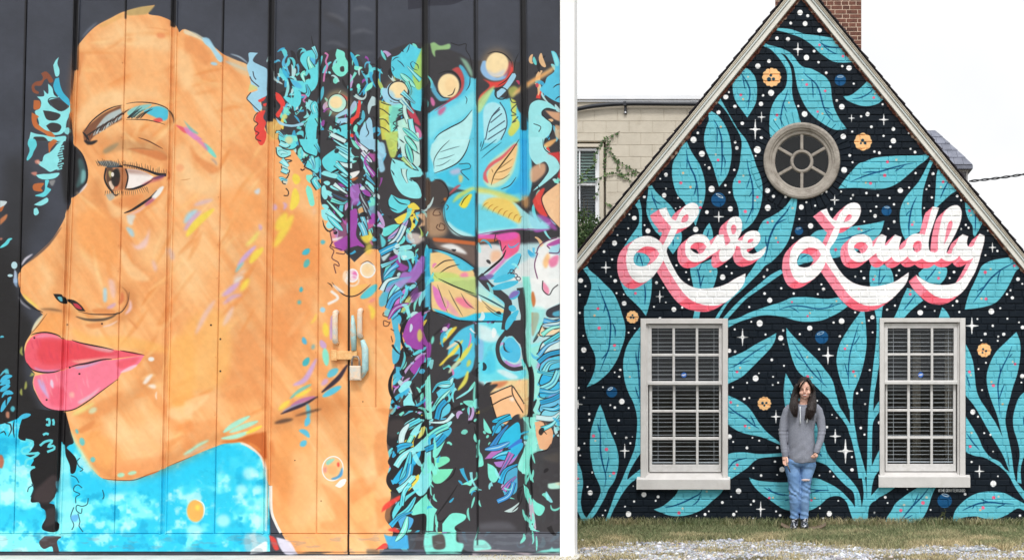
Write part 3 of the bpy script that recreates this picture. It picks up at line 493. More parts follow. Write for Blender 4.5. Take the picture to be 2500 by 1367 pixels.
    for a in (('L1',LT,'1300,330 1450,330 1640,380 1640,520 1400,500 1300,460',.7,12),('L1',LT,'860,980 1000,900 1180,900 1190,1010 1000,1080 880,1180 760,1300 740,1150',.7,14),
              ('L1',(252,190,128),'1290,500 1600,500 1640,640 1500,880 1300,840',.7,12),('L1',DK,'770,520 820,540 800,640 760,760',.7,6),('L1',(240,150,96),'1530,330 1600,330 1610,370 1540,370',.8,5),
              ('L2',DK,'0,350! 120,380 260,560 200,640 60,520 0,560!',.6,8),('L2',LT,'-60,480 60,560 90,760 0,900 -80,700',.6,12),('L5',LT,'0,200 120,300 300,440 500,520 360,560 120,520 0,440',.7,14),
              ('L5',DK,'60,60 130,160 330,280 260,340 130,230 60,140',.85,7),('L5',DK,'420,0 620,120 800,300 820,480 640,300 480,160',.45,10),('L5',(246,160,88),'350,480 700,520 780,620 700,860 480,900 360,700',.55,20),
              ('L5',(246,156,84),'850,900 1100,700 1300,900 1300,1300 900,1367',.55,22),('L4',(250,170,98),'760,740 1000,680 1130,900 1160,1200 900,1150 760,1000',.65,16),('L4',LT,'1040,560 1180,600 1250,700 1100,760',.5,8),
              ('L4',LT,'1700,100 1860,100 1860,560 1700,560',.55,14),('L4',LT,'1180,1060 1300,1220 1460,1367 1300,1367 1180,1200',.7,8),('L7',(252,190,104),'700,480 900,560 1200,560 1560,640 1600,720 1200,680 800,620',.6,10),
              ('L7',(252,184,96),'1660,640 1879,600 1879,1200 1660,1240',.6,16),('L7',LT,'1640,1280 1879,1220! 1879,1367! 1680,1367',.7,8),('L7',DK,'760,1310 1000,1180 1200,1100 1080,1300 820,1367',.6,10),
              ('L7',(248,162,84),'340,480 440,350 610,360 610,560 400,530',.55,8),('L7',DK,'900,300 1050,290 1130,330 1080,370 930,340',.9,4),('L7',DK,'830,450 960,430 1010,460 900,490',.8,5),
              ('L10',DK,'760,120 920,20 900,90 800,150',.9,5),('L10',(250,176,102),'720,180 960,140 1100,300 1060,520 900,420 780,300',.6,12),('L10',(253,196,140),'1280,280 1500,180 1600,240 1560,380 1300,400',.6,12),
              ('L10',(250,170,110),'1180,430 1560,380 1600,480 1300,560 1100,560',.6,8),('L10',(250,160,90),'1740,60 1879,30! 1879,140! 1760,140',.6,8),
              ('L11',DK,'0,60! 300,20 260,160 100,260 0,320!',.5,10),('L11',(240,158,86),'880,260 1100,80 1280,400 1280,800 1000,1000 920,700',.4,22),('L11',LT,'1060,340 1200,340 1280,500 1270,900 1150,1080 1020,900 1060,600',.4,22),
              ('L11',DK,'1330,640 1480,720 1590,850! 1590,1100 1350,1080 1340,1010 1480,980 1400,780',.45,8),('L11',(250,196,130),'1700,60 1860,60! 1860,520! 1780,300',.6,8),('L11',DK,'1640,860 1879,690! 1879,560! 1650,620',.5,10),
              ('L11',(252,196,128),'1640,850 1860,700! 1860,960! 1680,1010',.6,8),('L8',(250,186,104),'0,460 300,300 440,500 420,1000 100,1100 0,1000',.6,20),('L8',DK,'560,500 760,560 780,1100 500,1200 330,1120 480,800',.55,20),
              ('L8',LT,'0,1200! 180,1130 250,1140 120,1280 0,1340!',.7,8),('L8',LT,'1000,560 1100,380 1190,300 1150,420 1040,560',.6,8),('L8',(240,150,84),'860,300 1000,120 1200,60 1280,200 1100,600 900,800',.5,18),
              ('L12',LT,'-20,420 80,300 140,380 80,600 -20,640',.5,10),('L12',DK,'60,200 180,100! 190,300! 200,480! 90,560',.6,8),('L12',DK,'80,800! 230,760! 220,960 150,1060 80,1080!',.5,6)):
        P(a[0], a[1], a[2], a[3], a[4])
    S('L1', (226, 142, 78), 10, '1430,270 1540,280 1680,310', 2, .5, 2); S('L1', (200, 120, 60), 8, '770,560 780,680 765,760', 2, .8, 2)
    P('L1', (190, 166, 108), '1230,110! 1370,70 1515,58! 1440,135 1340,150 1240,150', .85, 3); P('L1', (236, 182, 110), '960,250! 1200,120! 1200,170! 1000,270', .8, 5)
    S('L1', (140, 150, 170), 20, '800,370 870,290 950,220', 2, .6, 4)
    P('L2', (232, 226, 200), '0,290! 120,330 250,420 340,520! 370,590 330,600 250,480 150,390 0,330', .8, 3); P('L2', LB, '170,370! 240,380 310,490 370,560 360,610 320,580 260,480 200,430', .9, 2)
    O('L2', LB, 290, 625, 34, 16, 10, .9, 2); S('L2', LB, 30, '400,600 520,650 640,700', 2, .7, 5); S('L2', (190, 214, 232), 14, '450,530 540,560 620,620', 2, .9, 2); P('L2', (224, 200, 160), '400,540! 620,640! 650,760! 500,690', .6, 5)
    # brow
    P('L1', (120, 74, 50), '810,1280! 870,1220 920,1180 1010,1110 1180,1030! 1190,1170! 1080,1230 990,1280 900,1350 860,1420 820,1367', .9, 3)
    P('L1', (196, 224, 232), '900,1330! 960,1220 1050,1120 1180,1060! 1185,1150 1080,1220 1000,1280', .8, 3)
    P('L1', (70, 200, 232), '1400,1090 1480,1050 1560,1040 1640,1080 1640,1150 1590,1180 1480,1130', .95, 2); P('L1', (130, 210, 214), '1240,1100 1330,1040 1480,1020 1400,1080 1300,1150', .9, 3)
    P('L1', (236, 80, 80), '1490,1170! 1560,1150 1590,1180 1530,1200', .9, 2); P('L1', (236, 90, 110), '1710,1220! 1780,1240 1850,1290 1800,1300', .9, 3); P('L1', (226, 150, 200), '1800,1230! 1879,1270! 1879,1330!', .9, 3)
    P('L2', (226, 140, 200), '-10,1240! 60,1270 180,1367! 100,1367! 20,1300', .9, 3); P('L2', (120, 190, 190), '-10,1170! 60,1240 140,1310 60,1280', .8, 3)
    for i in range(34):
        t = i/33.
        x = 830+t*350; y = 1330-t*210
        S('L1', (34, 28, 28) if i % 3 else (110, 60, 40), 9, '%d,%d %d,%d %d,%d' % (x, y+rs.uniform(-10, 60), x+25, y-10, x+80+rs.uniform(-10, 30), y-60), 1, .85, 0)
    for i in range(16):
        x = 1240+rs.uniform(0, 150); y = 1160-rs.uniform(0, 20)
        S('L1', (30, 34, 38), 9, '%d,%d %d,%d %d,%d' % (x, y, x+40, y-40, x+110, y-90+rs.uniform(-20, 20)), 1, .8)
    S('L1', K, 12, '820,1290 890,1190 1000,1100 1100,1050 1190,1028', 2); S('L1', K, 9, '1230,1015 1330,1000 1460,1005 1570,1030 1650,1080 1700,1190', 2); S('L1', K, 8, '1230,1170 1400,1170 1520,1190 1610,1218', 2)
    S('L1', K, 20, '805,1290 840,1330 870,1375', 2); S('L1', (90, 58, 40), 26, '1660,1100 1690,1150 1700,1210', 2, .8, 2); S('L4', K, 34, '820,15 880,40 950,15', 2, .95, 2)
    # eyelid, eye
    P('L4', (196, 148, 100), '970,150! 1060,60 1160,20! 1190,0! 1300,20 1500,60 1640,160 1600,200 1400,150 1250,120 1180,110 1050,140', .55, 8); P('L4', (218, 130, 72), '1240,90! 1400,100 1560,120 1640,180 1580,210 1400,150', .8, 5)
    P('L4', (150, 140, 110), '1010,110 1110,50 1160,40 1120,90 1030,140', .7, 5); S('L4', (90, 50, 30), 12, '1350,-15 1450,20 1590,95', 2, .9, 1); S('L4', (160, 100, 60), 9, '1230,100 1380,90 1500,110', 2, .7, 2)
    P('L4', (248, 240, 236), '1240,290! 1340,300 1430,330 1500,370! 1430,420 1330,470 1230,480! 1215,380')
    P('L4', (210, 140, 96), '1040,280! 1130,270 1230,280! 1250,370 1220,480 1110,510! 1050,440 1030,360'); P('L4', (70, 52, 40), '1040,285! 1090,275 1120,340 1120,450 1090,510 1040,420', .8, 3); P('L4', (200, 190, 130), '1060,310 1100,330 1110,380 1070,370', .9, 2)
    P('L4', (230, 90, 40), '1120,390 1150,370 1160,430 1130,480', .9, 2); P('L4', (244, 220, 200), '1060,420 1110,410 1110,480 1090,490', .9, 1); P('L4', (40, 44, 40), '1110,300 1160,290 1170,370 1130,370', .9, 2)
    O('L4', (30, 22, 20), 1128, 380, 44, 84, 0, .9, 3); O('L4', (246, 240, 232), 1098, 345, 15, 22, 0, .95, 1); P('L4', (176, 112, 70), '1160,285! 1235,285! 1248,370 1225,470 1160,490 1185,380', .8, 5); P('L4', (150, 100, 84), '1240,285! 1350,300 1480,350 1350,340 1245,330', .55, 6)
    S('L4', K, 16, '1035,280 1020,380 1050,460 1110,530', 0); S('L4', K, 14, '1225,290 1248,370 1225,480', 0); S('L4', K, 30, '1200,250 1300,265 1420,300 1530,340 1620,350', -1, .95, 1); S('L4', (96, 56, 100), 30, '1480,390 1560,370 1620,350', 2, .9, 2)
    S('L4', K, 22, '1210,490 1300,485 1400,450 1490,395', 2); S('L4', K, 20, '1040,270 1120,268 1190,265', 0); S('L4', (190, 90, 110), 26, '1380,450 1480,410 1600,380', 2, .7, 4); S('L4', (60, 48, 44), 16, '1090,520 1130,550 1160,530', 2)
    P('L4', (110, 130, 140), '940,220! 1060,210 1160,240 1150,270 1030,270', .8, 3)
    for i in range(40):
        t = i/39.; x = 960+t*660; y = 262+max(0, t-.35)*150
        S('L4', K, 7, '%d,%d %d,%d' % (x, y, x-30+t*40+rs.uniform(-8, 8), y-65+rs.uniform(-10, 22)), 1, .9)
    for i in range(22):
        t = i/21.; x = 1030+t*400; y = 505-max(0, t-.5)*80
        S('L4', (50, 44, 40), 6, '%d,%d %d,%d' % (x, y, x-10+t*36+rs.uniform(-8, 8), y+55+rs.uniform(-10, 12)), 1, .85)
    P('L4', (170, 180, 180), '1030,540! 1100,530 1120,570 1070,600', .7, 3); P('L4', DK, '1090,600 1250,560 1400,540 1300,640 1180,670', .8, 6)
    S('L4', K, 26, '1210,722 1290,690 1400,620 1470,570 1530,500', 2, .95, 1); P('L4', WH, '1480,560! 1560,470 1600,465 1560,540 1500,590', .95, 2); S('L4', (180, 90, 140), 34, '1410,650 1460,610 1510,580', 2, .85, 4); S('L4', (240, 200, 200), 24, '1250,740 1350,700 1420,650', 2, .8, 4)
    P('L4', (216, 226, 226), '1230,740! 1320,740 1300,800 1290,840 1250,820', .8, 5); P('L4', LB, '1230,860 1290,880 1310,950 1270,940', .8, 5); P('L4', (240, 206, 210), '1280,1000 1330,1040 1420,960 1460,870 1430,1040 1330,1075', .8, 6); S('L4', (230, 196, 210), 40, '1490,1180 1510,1240 1520,1290', 2, .6, 6); S('L4', (206, 190, 214), 60, '1640,1060 1670,1120 1690,1180', 2, .5, 6)
    S('L4', BR, 7, '1640,300 1650,360 1630,420', 2, .8); O('L4', (246, 172, 120), 1755, 280, 40, 36, 0, .8, 5); S('L4', (210, 140, 80), 9, '1760,400 1820,395 1860,385', 2, .7, 1)
    # outline of the brow-nose profile
    P('L4', (70, 110, 112), '760,200 800,200 840,330 830,410 780,460 740,470 770,330', .75, 5); P('L4', (150, 216, 218), '800,300 835,320 830,400 790,430', .7, 4)
    S('L4', K, 20, '740,75 800,150 840,260 850,360 830,440 770,520', 2, .95, 1); S('L4', (232, 226, 236), 22, '770,530 830,460 850,430', 2, .8, 3); S('L4', (226, 222, 236), 24, '210,1230 250,1170 320,1120', 2, .9, 2); S('L4', (70, 60, 66), 20, '230,1230 350,1140 480,1020 600,860', 2, .8, 3)
    for x, y, sx_, sy_ in ((140,1230,30,36),(100,1330,26,14)): O('L4', (196, 234, 244), x, y, sx_, sy_, 0, .95, 1)
    P('L4', (190, 210, 236), '140,1270! 165,1300 170,1400! 130,1400!', .9, 2); P('L7', (160, 190, 226), '130,0! 170,0! 170,90! 140,60', .8, 3); S('L7', (160, 160, 170), 20, '180,180 220,240 300,300', 2, .8, 3); S('L7', K, 16, '190,140 240,220 330,290 420,330', 2)
    S('L7', (246, 226, 110), 26, '220,150 290,220 380,290', 2, .9, 4)
    # nose
    P('L7', (22, 24, 26), '520,150! 600,155 640,200 650,240 600,240 550,200'); P('L7', (110, 190, 206), '560,180 600,180 620,220 590,220', .95, 1); P('L7', (28, 22, 24), '640,200! 720,210 790,260 835,320! 760,310 700,250', .95, 1); P('L7', (206, 60, 80), '710,240! 760,250 800,300 740,285', .95, 1)
    S('L7', (90, 70, 50), 18, '390,300 500,300 620,320', 2, .7, 4); S('L7', (64, 56, 50), 26, '740,370 850,400 1000,400 1100,370 1150,330', 2, .8, 3); S('L7', K, 10, '760,320 880,345 1000,350 1130,345 1200,310 1250,220 1260,130', 2, .9); S('L7', (150, 90, 50), 14, '1190,80 1240,140 1240,240 1190,310', 2, .8, 2)
    P('L7', LB, '1010,100 1040,100 1040,220 1010,220', .8, 5); S('L7', LIL, 36, '1040,290 1090,270 1130,240', 2, .7, 4); P('L7', (240, 200, 190), '1060,10 1110,20 1130,120 1110,200 1070,120', .8, 6); S('L7', (246, 212, 222), 30, '1220,350 1270,290 1270,210', 2, .8, 4); S('L7', (244, 214, 204), 18, '1000,470 1080,450 1150,410', 2, .8, 2); S('L7', (222, 140, 80), 22, '1240,380 1300,440 1340,490', 2, .7, 4); S('L7', (204, 96, 60), 40, '1190,130 1190,200 1165,250', 2, .6, 5)
    S('L7', (216, 222, 200), 34, '310,510 360,430 420,355', 2, .85, 3); S('L7', (90, 70, 50), 8, '300,540 370,460 460,340', 2, .8)
    # lips
    P('L7', (240, 98, 116), '300,580! 360,540 440,530 540,550 610,590 780,620 1000,680 1150,700 1410,745! 1200,770 1000,800 850,840 700,860 600,890 460,915 340,900 280,850 245,780 245,700 265,630')
    P('L7', (232, 72, 84), '400,600 560,600 780,640 1000,690 1120,720 1000,760 800,800 680,800 520,840 400,820 360,740 380,650', .8, 9); P('L7', (246, 150, 180), '300,590 400,540 530,550 600,590 500,570 380,580', .8, 4); P('L7', (206, 160, 210), '330,860 420,890 540,890 600,880 500,915 380,905', .8, 4)
    P('L7', (250, 130, 156), '340,950! 420,930 560,910 700,860! 800,850 1000,800 1120,790 1410,745! 1340,840 1200,900 1150,970 1000,1090 800,1220 700,1280 560,1285 460,1260 400,1200 350,1100 325,1020')
    P('L7', (240, 96, 122), '520,1060 600,1060 640,1120 600,1240 500,1230 480,1160', .7, 7); P('L7', (240, 92, 108), '1140,810 1260,780 1370,765! 1300,840 1170,880', .8, 5); P('L7', (198, 180, 232), '370,980 420,1000 450,1080 480,1170 410,1090 380,1030', .85, 4); P('L7', (230, 220, 242), '500,980 520,1010 520,1070 490,1030', .85, 3)
    P('L7', (226, 196, 210), '760,1200 880,1130 980,1060 900,1150 790,1220', .8, 4); P('L7', (246, 200, 180), '680,1110 720,1110 720,1160 680,1150', .7, 5); P('L7', (244, 200, 220), '1170,920 1260,860 1340,840 1280,890', .9, 3)
    P('L7', (224, 186, 190), '780,640! 900,660 1100,690 1080,720 950,700', .7, 4); P('L7', (246, 190, 170), '690,800! 900,780 1150,760 1000,790 800,830', .7, 4); P('L7', (180, 176, 222), '720,860! 840,840 1000,800 880,850 760,880', .8, 4)
    for i in range(46):
        x = rs.uniform(290, 760); y0 = rs.uniform(590, 800) if i % 2 else rs.uniform(930, 1180); x = x if y0 < 900 else rs.uniform(390, 900)
        if y0 > 900 and y0 > 1270-(x-560)*.55: continue
        S('L7', [(252, 176, 190), (226, 72, 96), (250, 140, 150), (206, 66, 90)][i % 4], rs.uniform(6, 16), '%d,%d %d,%d %d,%d' % (x, y0-40, x+8, y0, x+24, y0+46), 2, .5, 3)
    S('L7', K, 13, '300,550 370,530 460,525 560,550 620,590', 2); S('L7', K, 13, '700,600 800,630 1000,670 1110,695', 2); S('L7', (90, 30, 36), 13, '1170,700 1250,715 1410,745', 2); S('L7', K, 14, '260,820 320,890 420,915 520,912 600,890', 2); S('L7', (40, 24, 34), 18, '680,865 760,840 850,825 1000,790 1090,785', 2, .9, 1); S('L7', (50, 24, 30), 11, '330,1080 400,1210 480,1270 600,1290 720,1275 850,1200 1000,1090 1150,980', 2)
    for x, y in ((660,450),(775,928),(455,1182),(995,440),(680,866),(335,578)): O('L7', (40, 20, 20), x, y, 9)
    for x, y in ((260,453),(352,903),(352,590-680+680)): O('L8', (50, 34, 24), x, y, 9)
    O('L7', WH, 1475, 785, 30, 22, 0, .9, 2); P('L7', WH, '1390,1020! 1430,960 1490,930 1460,990 1420,1030', .8, 4); P('L7', WH, '1440,1040 1510,1030 1520,1070 1480,1070', .7, 4); S('L7', WH, 16, '1530,1100 1520,1140 1530,1180', 2, .7, 3); S('L7', (236, 224, 140), 50, '700,1330 800,1280 920,1210', 2, .8, 6); O('L7', (214, 220, 180), 905, 1285, 44, 28, -30, .9, 5)
    # black curls left of the profile
    P('L10', K, '230,-20 330,-90! 640,-60! 690,130 720,240 680,260 650,290 690,330 740,390 750,450 730,530 690,540 680,460 640,360 630,260 590,230! 575,580 545,620 560,700 540,760 480,830! 545,860 550,1010 575,1040 540,1110 430,1095 410,1050 450,970 440,900 400,870 380,820 300,815 330,680 310,620 295,520 350,480 300,470 330,400 250,360 300,320 330,240 200,210 180,150', 1)
    P('L10', (70, 58, 60), '400,650 500,560 570,580 540,740 470,830 330,800 340,700', .8, 7); P('L10', (72, 60, 62), '440,1150! 600,1155 560,1200 580,1310 530,1330 510,1250 430,1275 385,1210', 1); P('L10', (66, 58, 60), '450,900 540,880 545,1010 430,1060 450,980', .7, 5)
    for a in ('250,210 320,230 300,270 220,300 225,345 330,345 380,340 330,380 260,410 255,470 340,480','390,270 440,230 510,220 470,280 520,270 530,300 460,330','450,20 480,10 480,70 450,60','420,165 450,150 475,160','515,10 525,40 520,70'):
        S('L10', AQ, 24, a, 0, .95)
    for a in ('30,10 60,50 100,60 110,120 80,180','0,150 40,130 60,170','140,20 130,100 140,190','190,80 230,50 260,60'): S('L10', K, 14, a, 2, .9)
    for a in ('800,680 760,650 725,670 720,710 780,740 740,770 740,830','860,780 850,840 800,860 750,850 745,900 790,930 800,880','720,870 690,960 720,1040 700,1090','760,930 780,1010 770,1050 810,1110','780,390 750,420 770,470 810,500 780,520','1000,700 1015,760 1000,790','690,560 740,580 770,630','330,650 280,680 270,720','310,640 330,690 300,770'):
        S('L10', (20, 60, 76), 9, a, 0, .9)
    P('L10', (100, 180, 236), '690,960 740,940 770,960 740,1010 700,1000', .9, 2); P('L10', (190, 100, 70), '-10,360! 20,360 40,420 20,490 -10,480!', .9, 3)
    for a in ((800,230,26,40,-15),(750,130,14,24,-20),(905,405,24,26,0)): O('L10', (90, 205, 215), a[0], a[1], a[2], a[3], a[4], .85, 3)
    for a in ((1180,555,36,22,-8),(1290,535,44,18,-12)): O('L10', (170, 236, 206), a[0], a[1], a[2], a[3], a[4], .85, 3)
    S('L10', (212, 236, 190), 34, '690,120 760,270 850,420 960,560', 2, .8, 6); S('L10', (90, 56, 40), 9, '1000,590 1130,605 1300,605 1420,565 1560,515', 2, .8); S('L10', BR, 16, '1400,565 1480,540 1550,515', 2, .9, 1); S('L10', (120, 70, 40), 8, '1640,470 1760,420 1879,370', 2, .8); S('L10', (170, 240, 220), 30, '1790,360 1840,330 1890,300', 2, .8, 4)
    # left edge curls near lips
    for a in ('0,1010 60,960 120,950','0,1100 60,1060 100,1040','20,1160 70,1110 130,1120','10,1300 50,1220 110,1150','0,1040 80,1000 60,1060','180,1367 240,1340 300,1325'): S('L7', (70, 196, 236), 48, a, 2, .95)
    for a in ('0,950 50,900 90,930','5,1200 60,1140 60,1240','0,575 20,565 40,570'): S('L7', K if a[0] == '5' else (90, 200, 226), 22, a, 2, .9)
    for x, y in ((65,905),(125,1270)): O('L7', (90, 200, 220), x, y, 22, 28, 0, .9, 2)
    P('L7', (220, 150, 120), '60,1300 90,1300 90,1360 60,1350', .8, 3)
    for a in ('215,660 205,720 225,750','255,1000 250,1060 240,1080','210,1070 205,1110 215,1140','300,925 330,930 290,950'): S('L7', (190, 196, 100), 26, a, 2, .8, 2)
    # cyan and copper lock left of the brow
    P('L1', (150, 80, 50), '400,720! 450,700 500,750 520,800 480,810 460,770 430,790 400,840 340,840 345,880 380,900 370,920 320,900 310,840 350,800 400,790 420,760', .9, 1)
    P('L1', CY, '520,640! 545,590 575,560! 560,620 580,680 575,740 545,750 530,700', .95, 1); P('L1', (60, 190, 226), '540,770! 575,760! 590,840 620,910 680,980 690,1040 640,1010 560,930 520,850', .95, 1)
    P('L1', CY, '470,820! 510,860 530,930 580,950 480,980 480,1010 530,1060 600,1090 660,1060 690,1030! 690,1100 650,1190 640,1260 600,1310 520,1320 430,1300 340,1240 380,1220 370,1160 340,1090 390,1060 400,990 360,945! 430,940 425,880! 470,920', .97, 1)
    P('L1', BK, '490,980! 560,975 650,1020 640,1070 570,1085 520,1030'); P('L1', BK, '420,1080! 500,1090 590,1120 560,1170 500,1180 450,1160'); P('L1', BK, '450,1230! 500,1200 570,1210 600,1240 570,1290 500,1290')
    P('L1', BR, '330,980! 390,990 390,1060 330,1070', .9, 1); P('L1', BR, '310,1100! 380,1140 360,1160 370,1210 440,1270 500,1290 540,1340 500,1360 430,1300 340,1250 310,1180', .95, 1)
    P('L1', CY, '300,1290! 360,1310 430,1320 520,1340 640,1330 640,1380! 280,1380!', .95, 1); P('L1', BK, '330,1340 430,1340 470,1380! 330,1380!'); P('L1', CY, '620,1260 680,1250 680,1310 640,1310', .9, 1)
    S('L1', K, 9, '520,850 530,920 570,955', 2); S('L1', K, 8, '560,955 490,960 470,990 500,1040', 2)
    P('L4', AQ, '280,0! 340,0 360,60 330,120 310,170 270,210 260,190 290,110 270,50', .95, 1); P('L4', CY, '560,50! 640,0! 600,60 580,120 560,160 580,200 560,260 580,290 540,300 490,320 440,290 380,250 360,210 410,220 430,160 500,120', .97, 1)
    P('L4', CY, '350,350! 420,340 470,340 580,330 540,380 440,395 380,380', .97, 1); P('L4', BR, '470,40! 520,0! 560,20 500,90 480,140', .9, 1); P('L4', BR, '330,440 430,430 400,480 420,510 330,500', .9, 1); P('L4', AQ, '440,400! 480,400 460,470 500,490 440,560 380,560 340,550 430,510', .95, 1)
    P('L4', (160, 160, 160), '480,410 540,400 510,460', .8, 2); P('L4', CY, '330,640! 400,600 460,570 470,610 400,650', .95, 1); P('L4', CY, '330,680! 360,670 380,720 350,745 330,730', .95, 1); P('L4', (236, 150, 130), '340,210 380,200 390,240 350,240', .8, 2); P('L4', (236, 150, 130), '300,330 360,320 350,360', .8, 2)
    for i in range(12): S('L4', CY, 16, '%d,%d %d,%d' % (540+rs.uniform(-10, 20), 40+i*24, 620+rs.uniform(-20, 10), 20+i*24), -1, .9)
    P('L4', (220, 236, 240), '0,600! 70,610 30,660 0,670!', .9, 1); P('L4', BR, '0,670! 40,650 20,700 0,710!', .9, 1); P('L4', (210, 130, 80), '0,780! 70,730 60,780 0,840!', .9, 2); S('L4', AQ, 34, '0,1060 60,1020 90,980 120,970', 2, .95, 1); P('L4', (230, 150, 130), '0,960! 30,970 0,990!', .8, 2)
    for x, y, r in ((1200/3,0,0),): pass
    for a in ((480,190,8),(520,170,6),(445,220,6)): O('S', CY, a[0], a[1], 0.1)
    # ---------------- hair right of the face, top to bottom
    P('L2', LB, '625,530! 640,515 720,520! 690,550 670,600 740,640 810,680 820,760 805,870 810,930 740,980 760,1060 700,1095 650,1010 608,960 650,910 720,880 660,850 640,760 610,650 630,600', .97, 1); P('L2', (220, 216, 140), '640,820! 720,860 640,895 625,890', .9, 1)
    P('L2', RED, '720,980! 795,945 775,985 730,1000'); P('L2', RED, '765,1020 805,1008 790,1045'); P('L2', RED, '720,1100! 790,1080 770,1150 800,1200 780,1260 805,1310 780,1400 740,1420 700,1345 690,1265 712,1220 690,1165', .97)
    for a in ('720,1100 690,1130 680,1180 720,1210 690,1240 690,1280 730,1300 700,1330 700,1360 750,1380','640,750 660,790 730,850','650,905 610,960 640,1000 700,1060 740,1095','670,700 680,750 700,780'): S('L2', (40, 30, 40), 9, a, 0, .9)
    P('L2', (246, 196, 110), '880,1160! 960,1230 930,1280 910,1367! 820,1367! 810,1200 850,1180', .9, 3)
    P('L2', AQ, '1240,490! 1270,500 1280,570 1270,620 1255,650 1300,700 1310,760 1290,840 1250,890 1180,910 1110,880 1060,830 1030,770! 1100,790 1180,790 1230,770 1220,720 1170,660 1130,590 1150,530 1200,500', .97); P('L2', (84, 186, 236), '1215,570 1275,580 1275,640 1240,640', .9, 2); P('L2', (84, 186, 236), '1035,780! 1110,805 1150,860 1080,850', .8, 3)
    P('L2', AQ, '1050,840 1110,880 1140,930 1130,1020 1080,1050 1020,1010 965,950 1000,945 1060,960 1070,900', .97); P('L2', AQ, '1240,990! 1290,1000 1310,1100 1300,1200 1290,1280 1285,1400! 1210,1400! 1180,1260 1210,1160 1240,1090', .97)
    P('L2', RED, '890,900! 940,930 985,1015 955,1080 920,1150 890,1120 940,1040 895,970'); S('L2', (220, 130, 190), 18, '1370,520 1400,540 1380,600 1395,650 1370,720 1360,800', 0, .9); S('L2', (220, 130, 190), 16, '1140,930 1190,940 1160,980 1180,1000', 0, .9)
    P('L2', MINT, '1490,480! 1560,510 1570,560 1595,610 1595,700 1540,750 1480,730 1440,660 1490,610 1475,540', .97); P('L2', BK, '1520,660 1555,650 1560,700 1525,700'); O('L2', MINT, 1475, 790, 24, 30, 0, .9)
    S('L2', (200, 224, 226), 22, '880,700 880,770 960,825', 2, .9, 1); P('L2', MINT, '960,1040! 1000,1060 1040,1110 990,1100', .9, 1); O('L2', (220, 222, 130), 980, 1140, 26, 26, 0, .9, 2); P('L2', LB, '890,1150! 960,1200 1050,1220 1150,1200 1160,1225 1040,1240 930,1215', .95, 1)
    S('L2', (20, 20, 24), 9, '1240,350 1250,420 1270,480', 2, .8)
    O('L2', (210, 190, 140), 1500, 1010, 130, 130, 0, .5, 12); O('L2', (190, 236, 220), 1492, 1010, 92); O('L2', CRM, 1480, 1000, 62, 60, 0, 1, 3); P('L2', (226, 90, 80), '1530,920 1590,950! 1590,990! 1560,960', .9, 2); O('L2', (30, 26, 30), 1492, 1010, 94, ring=7)
    P('L2', LB, '1590,1060! 1590,1110! 1490,1150 1480,1130', .95, 1); P('L2', LB, '1590,1150! 1590,1190! 1490,1215 1500,1165', .95, 1); P('L2', AQ, '1590,1210! 1590,1360! 1500,1345 1455,1280 1500,1240', .97)
    P('L2', RED, '1700,980! 1725,1000 1710,1120 1680,1210 1620,1210 1620,1160 1670,1120'); P('L2', (176, 200, 226), '1660,985 1685,1020 1640,1100 1615,1145 1615,1060', .95, 1); P('L2', MINT, '1660,645! 1740,660 1700,690 1660,680'); P('L2', MINT, '1840,800! 1830,860 1760,900 1790,830'); O('L2', MINT, 1700, 845, 18, 26)
    P('L2', (196, 224, 230), '1830,940! 1870,960 1870,1030 1830,1040 1800,1120 1790,1030', .95, 1); P('L2', LB, '1800,1150! 1830,1180 1850,1400! 1710,1400! 1720,1270', .97, 1); P('L2', MINT, '1660,1220 1690,1230 1680,1290 1650,1280'); S('L2', RED, 40, '1620,1310 1650,1340', 2); S('L2', K, 9, '1770,1180 1780,1250 1800,1300 1770,1340', 2)
    # locks at temple (L5)
    P('L5', AQ, '920,-40! 1060,-40! 1080,40 1110,60 1060,100 970,80 930,40', .97); O('L5', (236, 220, 160), 1020, 10, 40, 40, 0, .8, 5); P('L5', CY, '900,75! 960,80 1040,120 1020,165 950,180 905,140', .97); P('L5', (190, 236, 236), '960,200! 1040,205 980,240 1010,280 1020,330 970,320 955,260', .95, 1); P('L5', (220, 226, 210), '960,400 1010,380 1000,440 970,440', .9, 2)
    for a in ('895,80 905,150 960,185 1040,160','950,200 1050,210 960,240','945,260 970,330 1020,330 1025,300','1020,340 1000,380 960,400 960,430 990,440','990,480 1015,510 1010,550 970,550','920,0 960,90 1060,100 1110,60'): S('L5', K, 10, a, 0, .9)
    P('L5', AQ, '1120,0! 1300,0! 1290,160 1210,150 1150,90', .97); S('L5', K, 14, '1140,60 1180,130 1290,170', 2); P('L5', AQ, '1180,220! 1260,190 1310,170! 1345,240 1310,280 1300,330 1240,320 1240,290 1190,270', .97); S('L5', K, 12, '1180,170 1190,230 1170,270 1230,300 1270,330', 0); S('L5', (60, 34, 30), 12, '1135,290 1150,305 1175,290', 0)
    P('L5', MINT, '1190,350! 1270,350 1280,400 1230,430 1190,390', .95, 1); P('L5', (226, 170, 200), '1240,380 1310,370 1300,450 1250,440', .7, 4); P('L5', MINT, '1200,450! 1240,480 1260,560 1270,640 1230,650 1200,560 1185,490', .97, 1)
    P('L5', BK, '1330,0! 1590,0! 1590,480! 1500,560 1480,680 1340,640 1335,300'); P('L5', AQ, '1590,30! 1590,290! 1530,280 1490,330 1400,310 1350,250 1350,190 1420,130 1500,80', .97); P('L5', CY, '1380,310 1500,340 1590,310! 1590,370! 1480,385 1340,345 1350,320', .97); S('L5', K, 22, '1430,330 1500,300 1560,290', 2)
    for a in ('1420,460 1500,480 1570,490','1360,500 1430,540 1480,590','1345,640 1380,660 1410,670','1360,420 1400,430 1420,420'): S('L5', CY, 46, a, 2, .97)
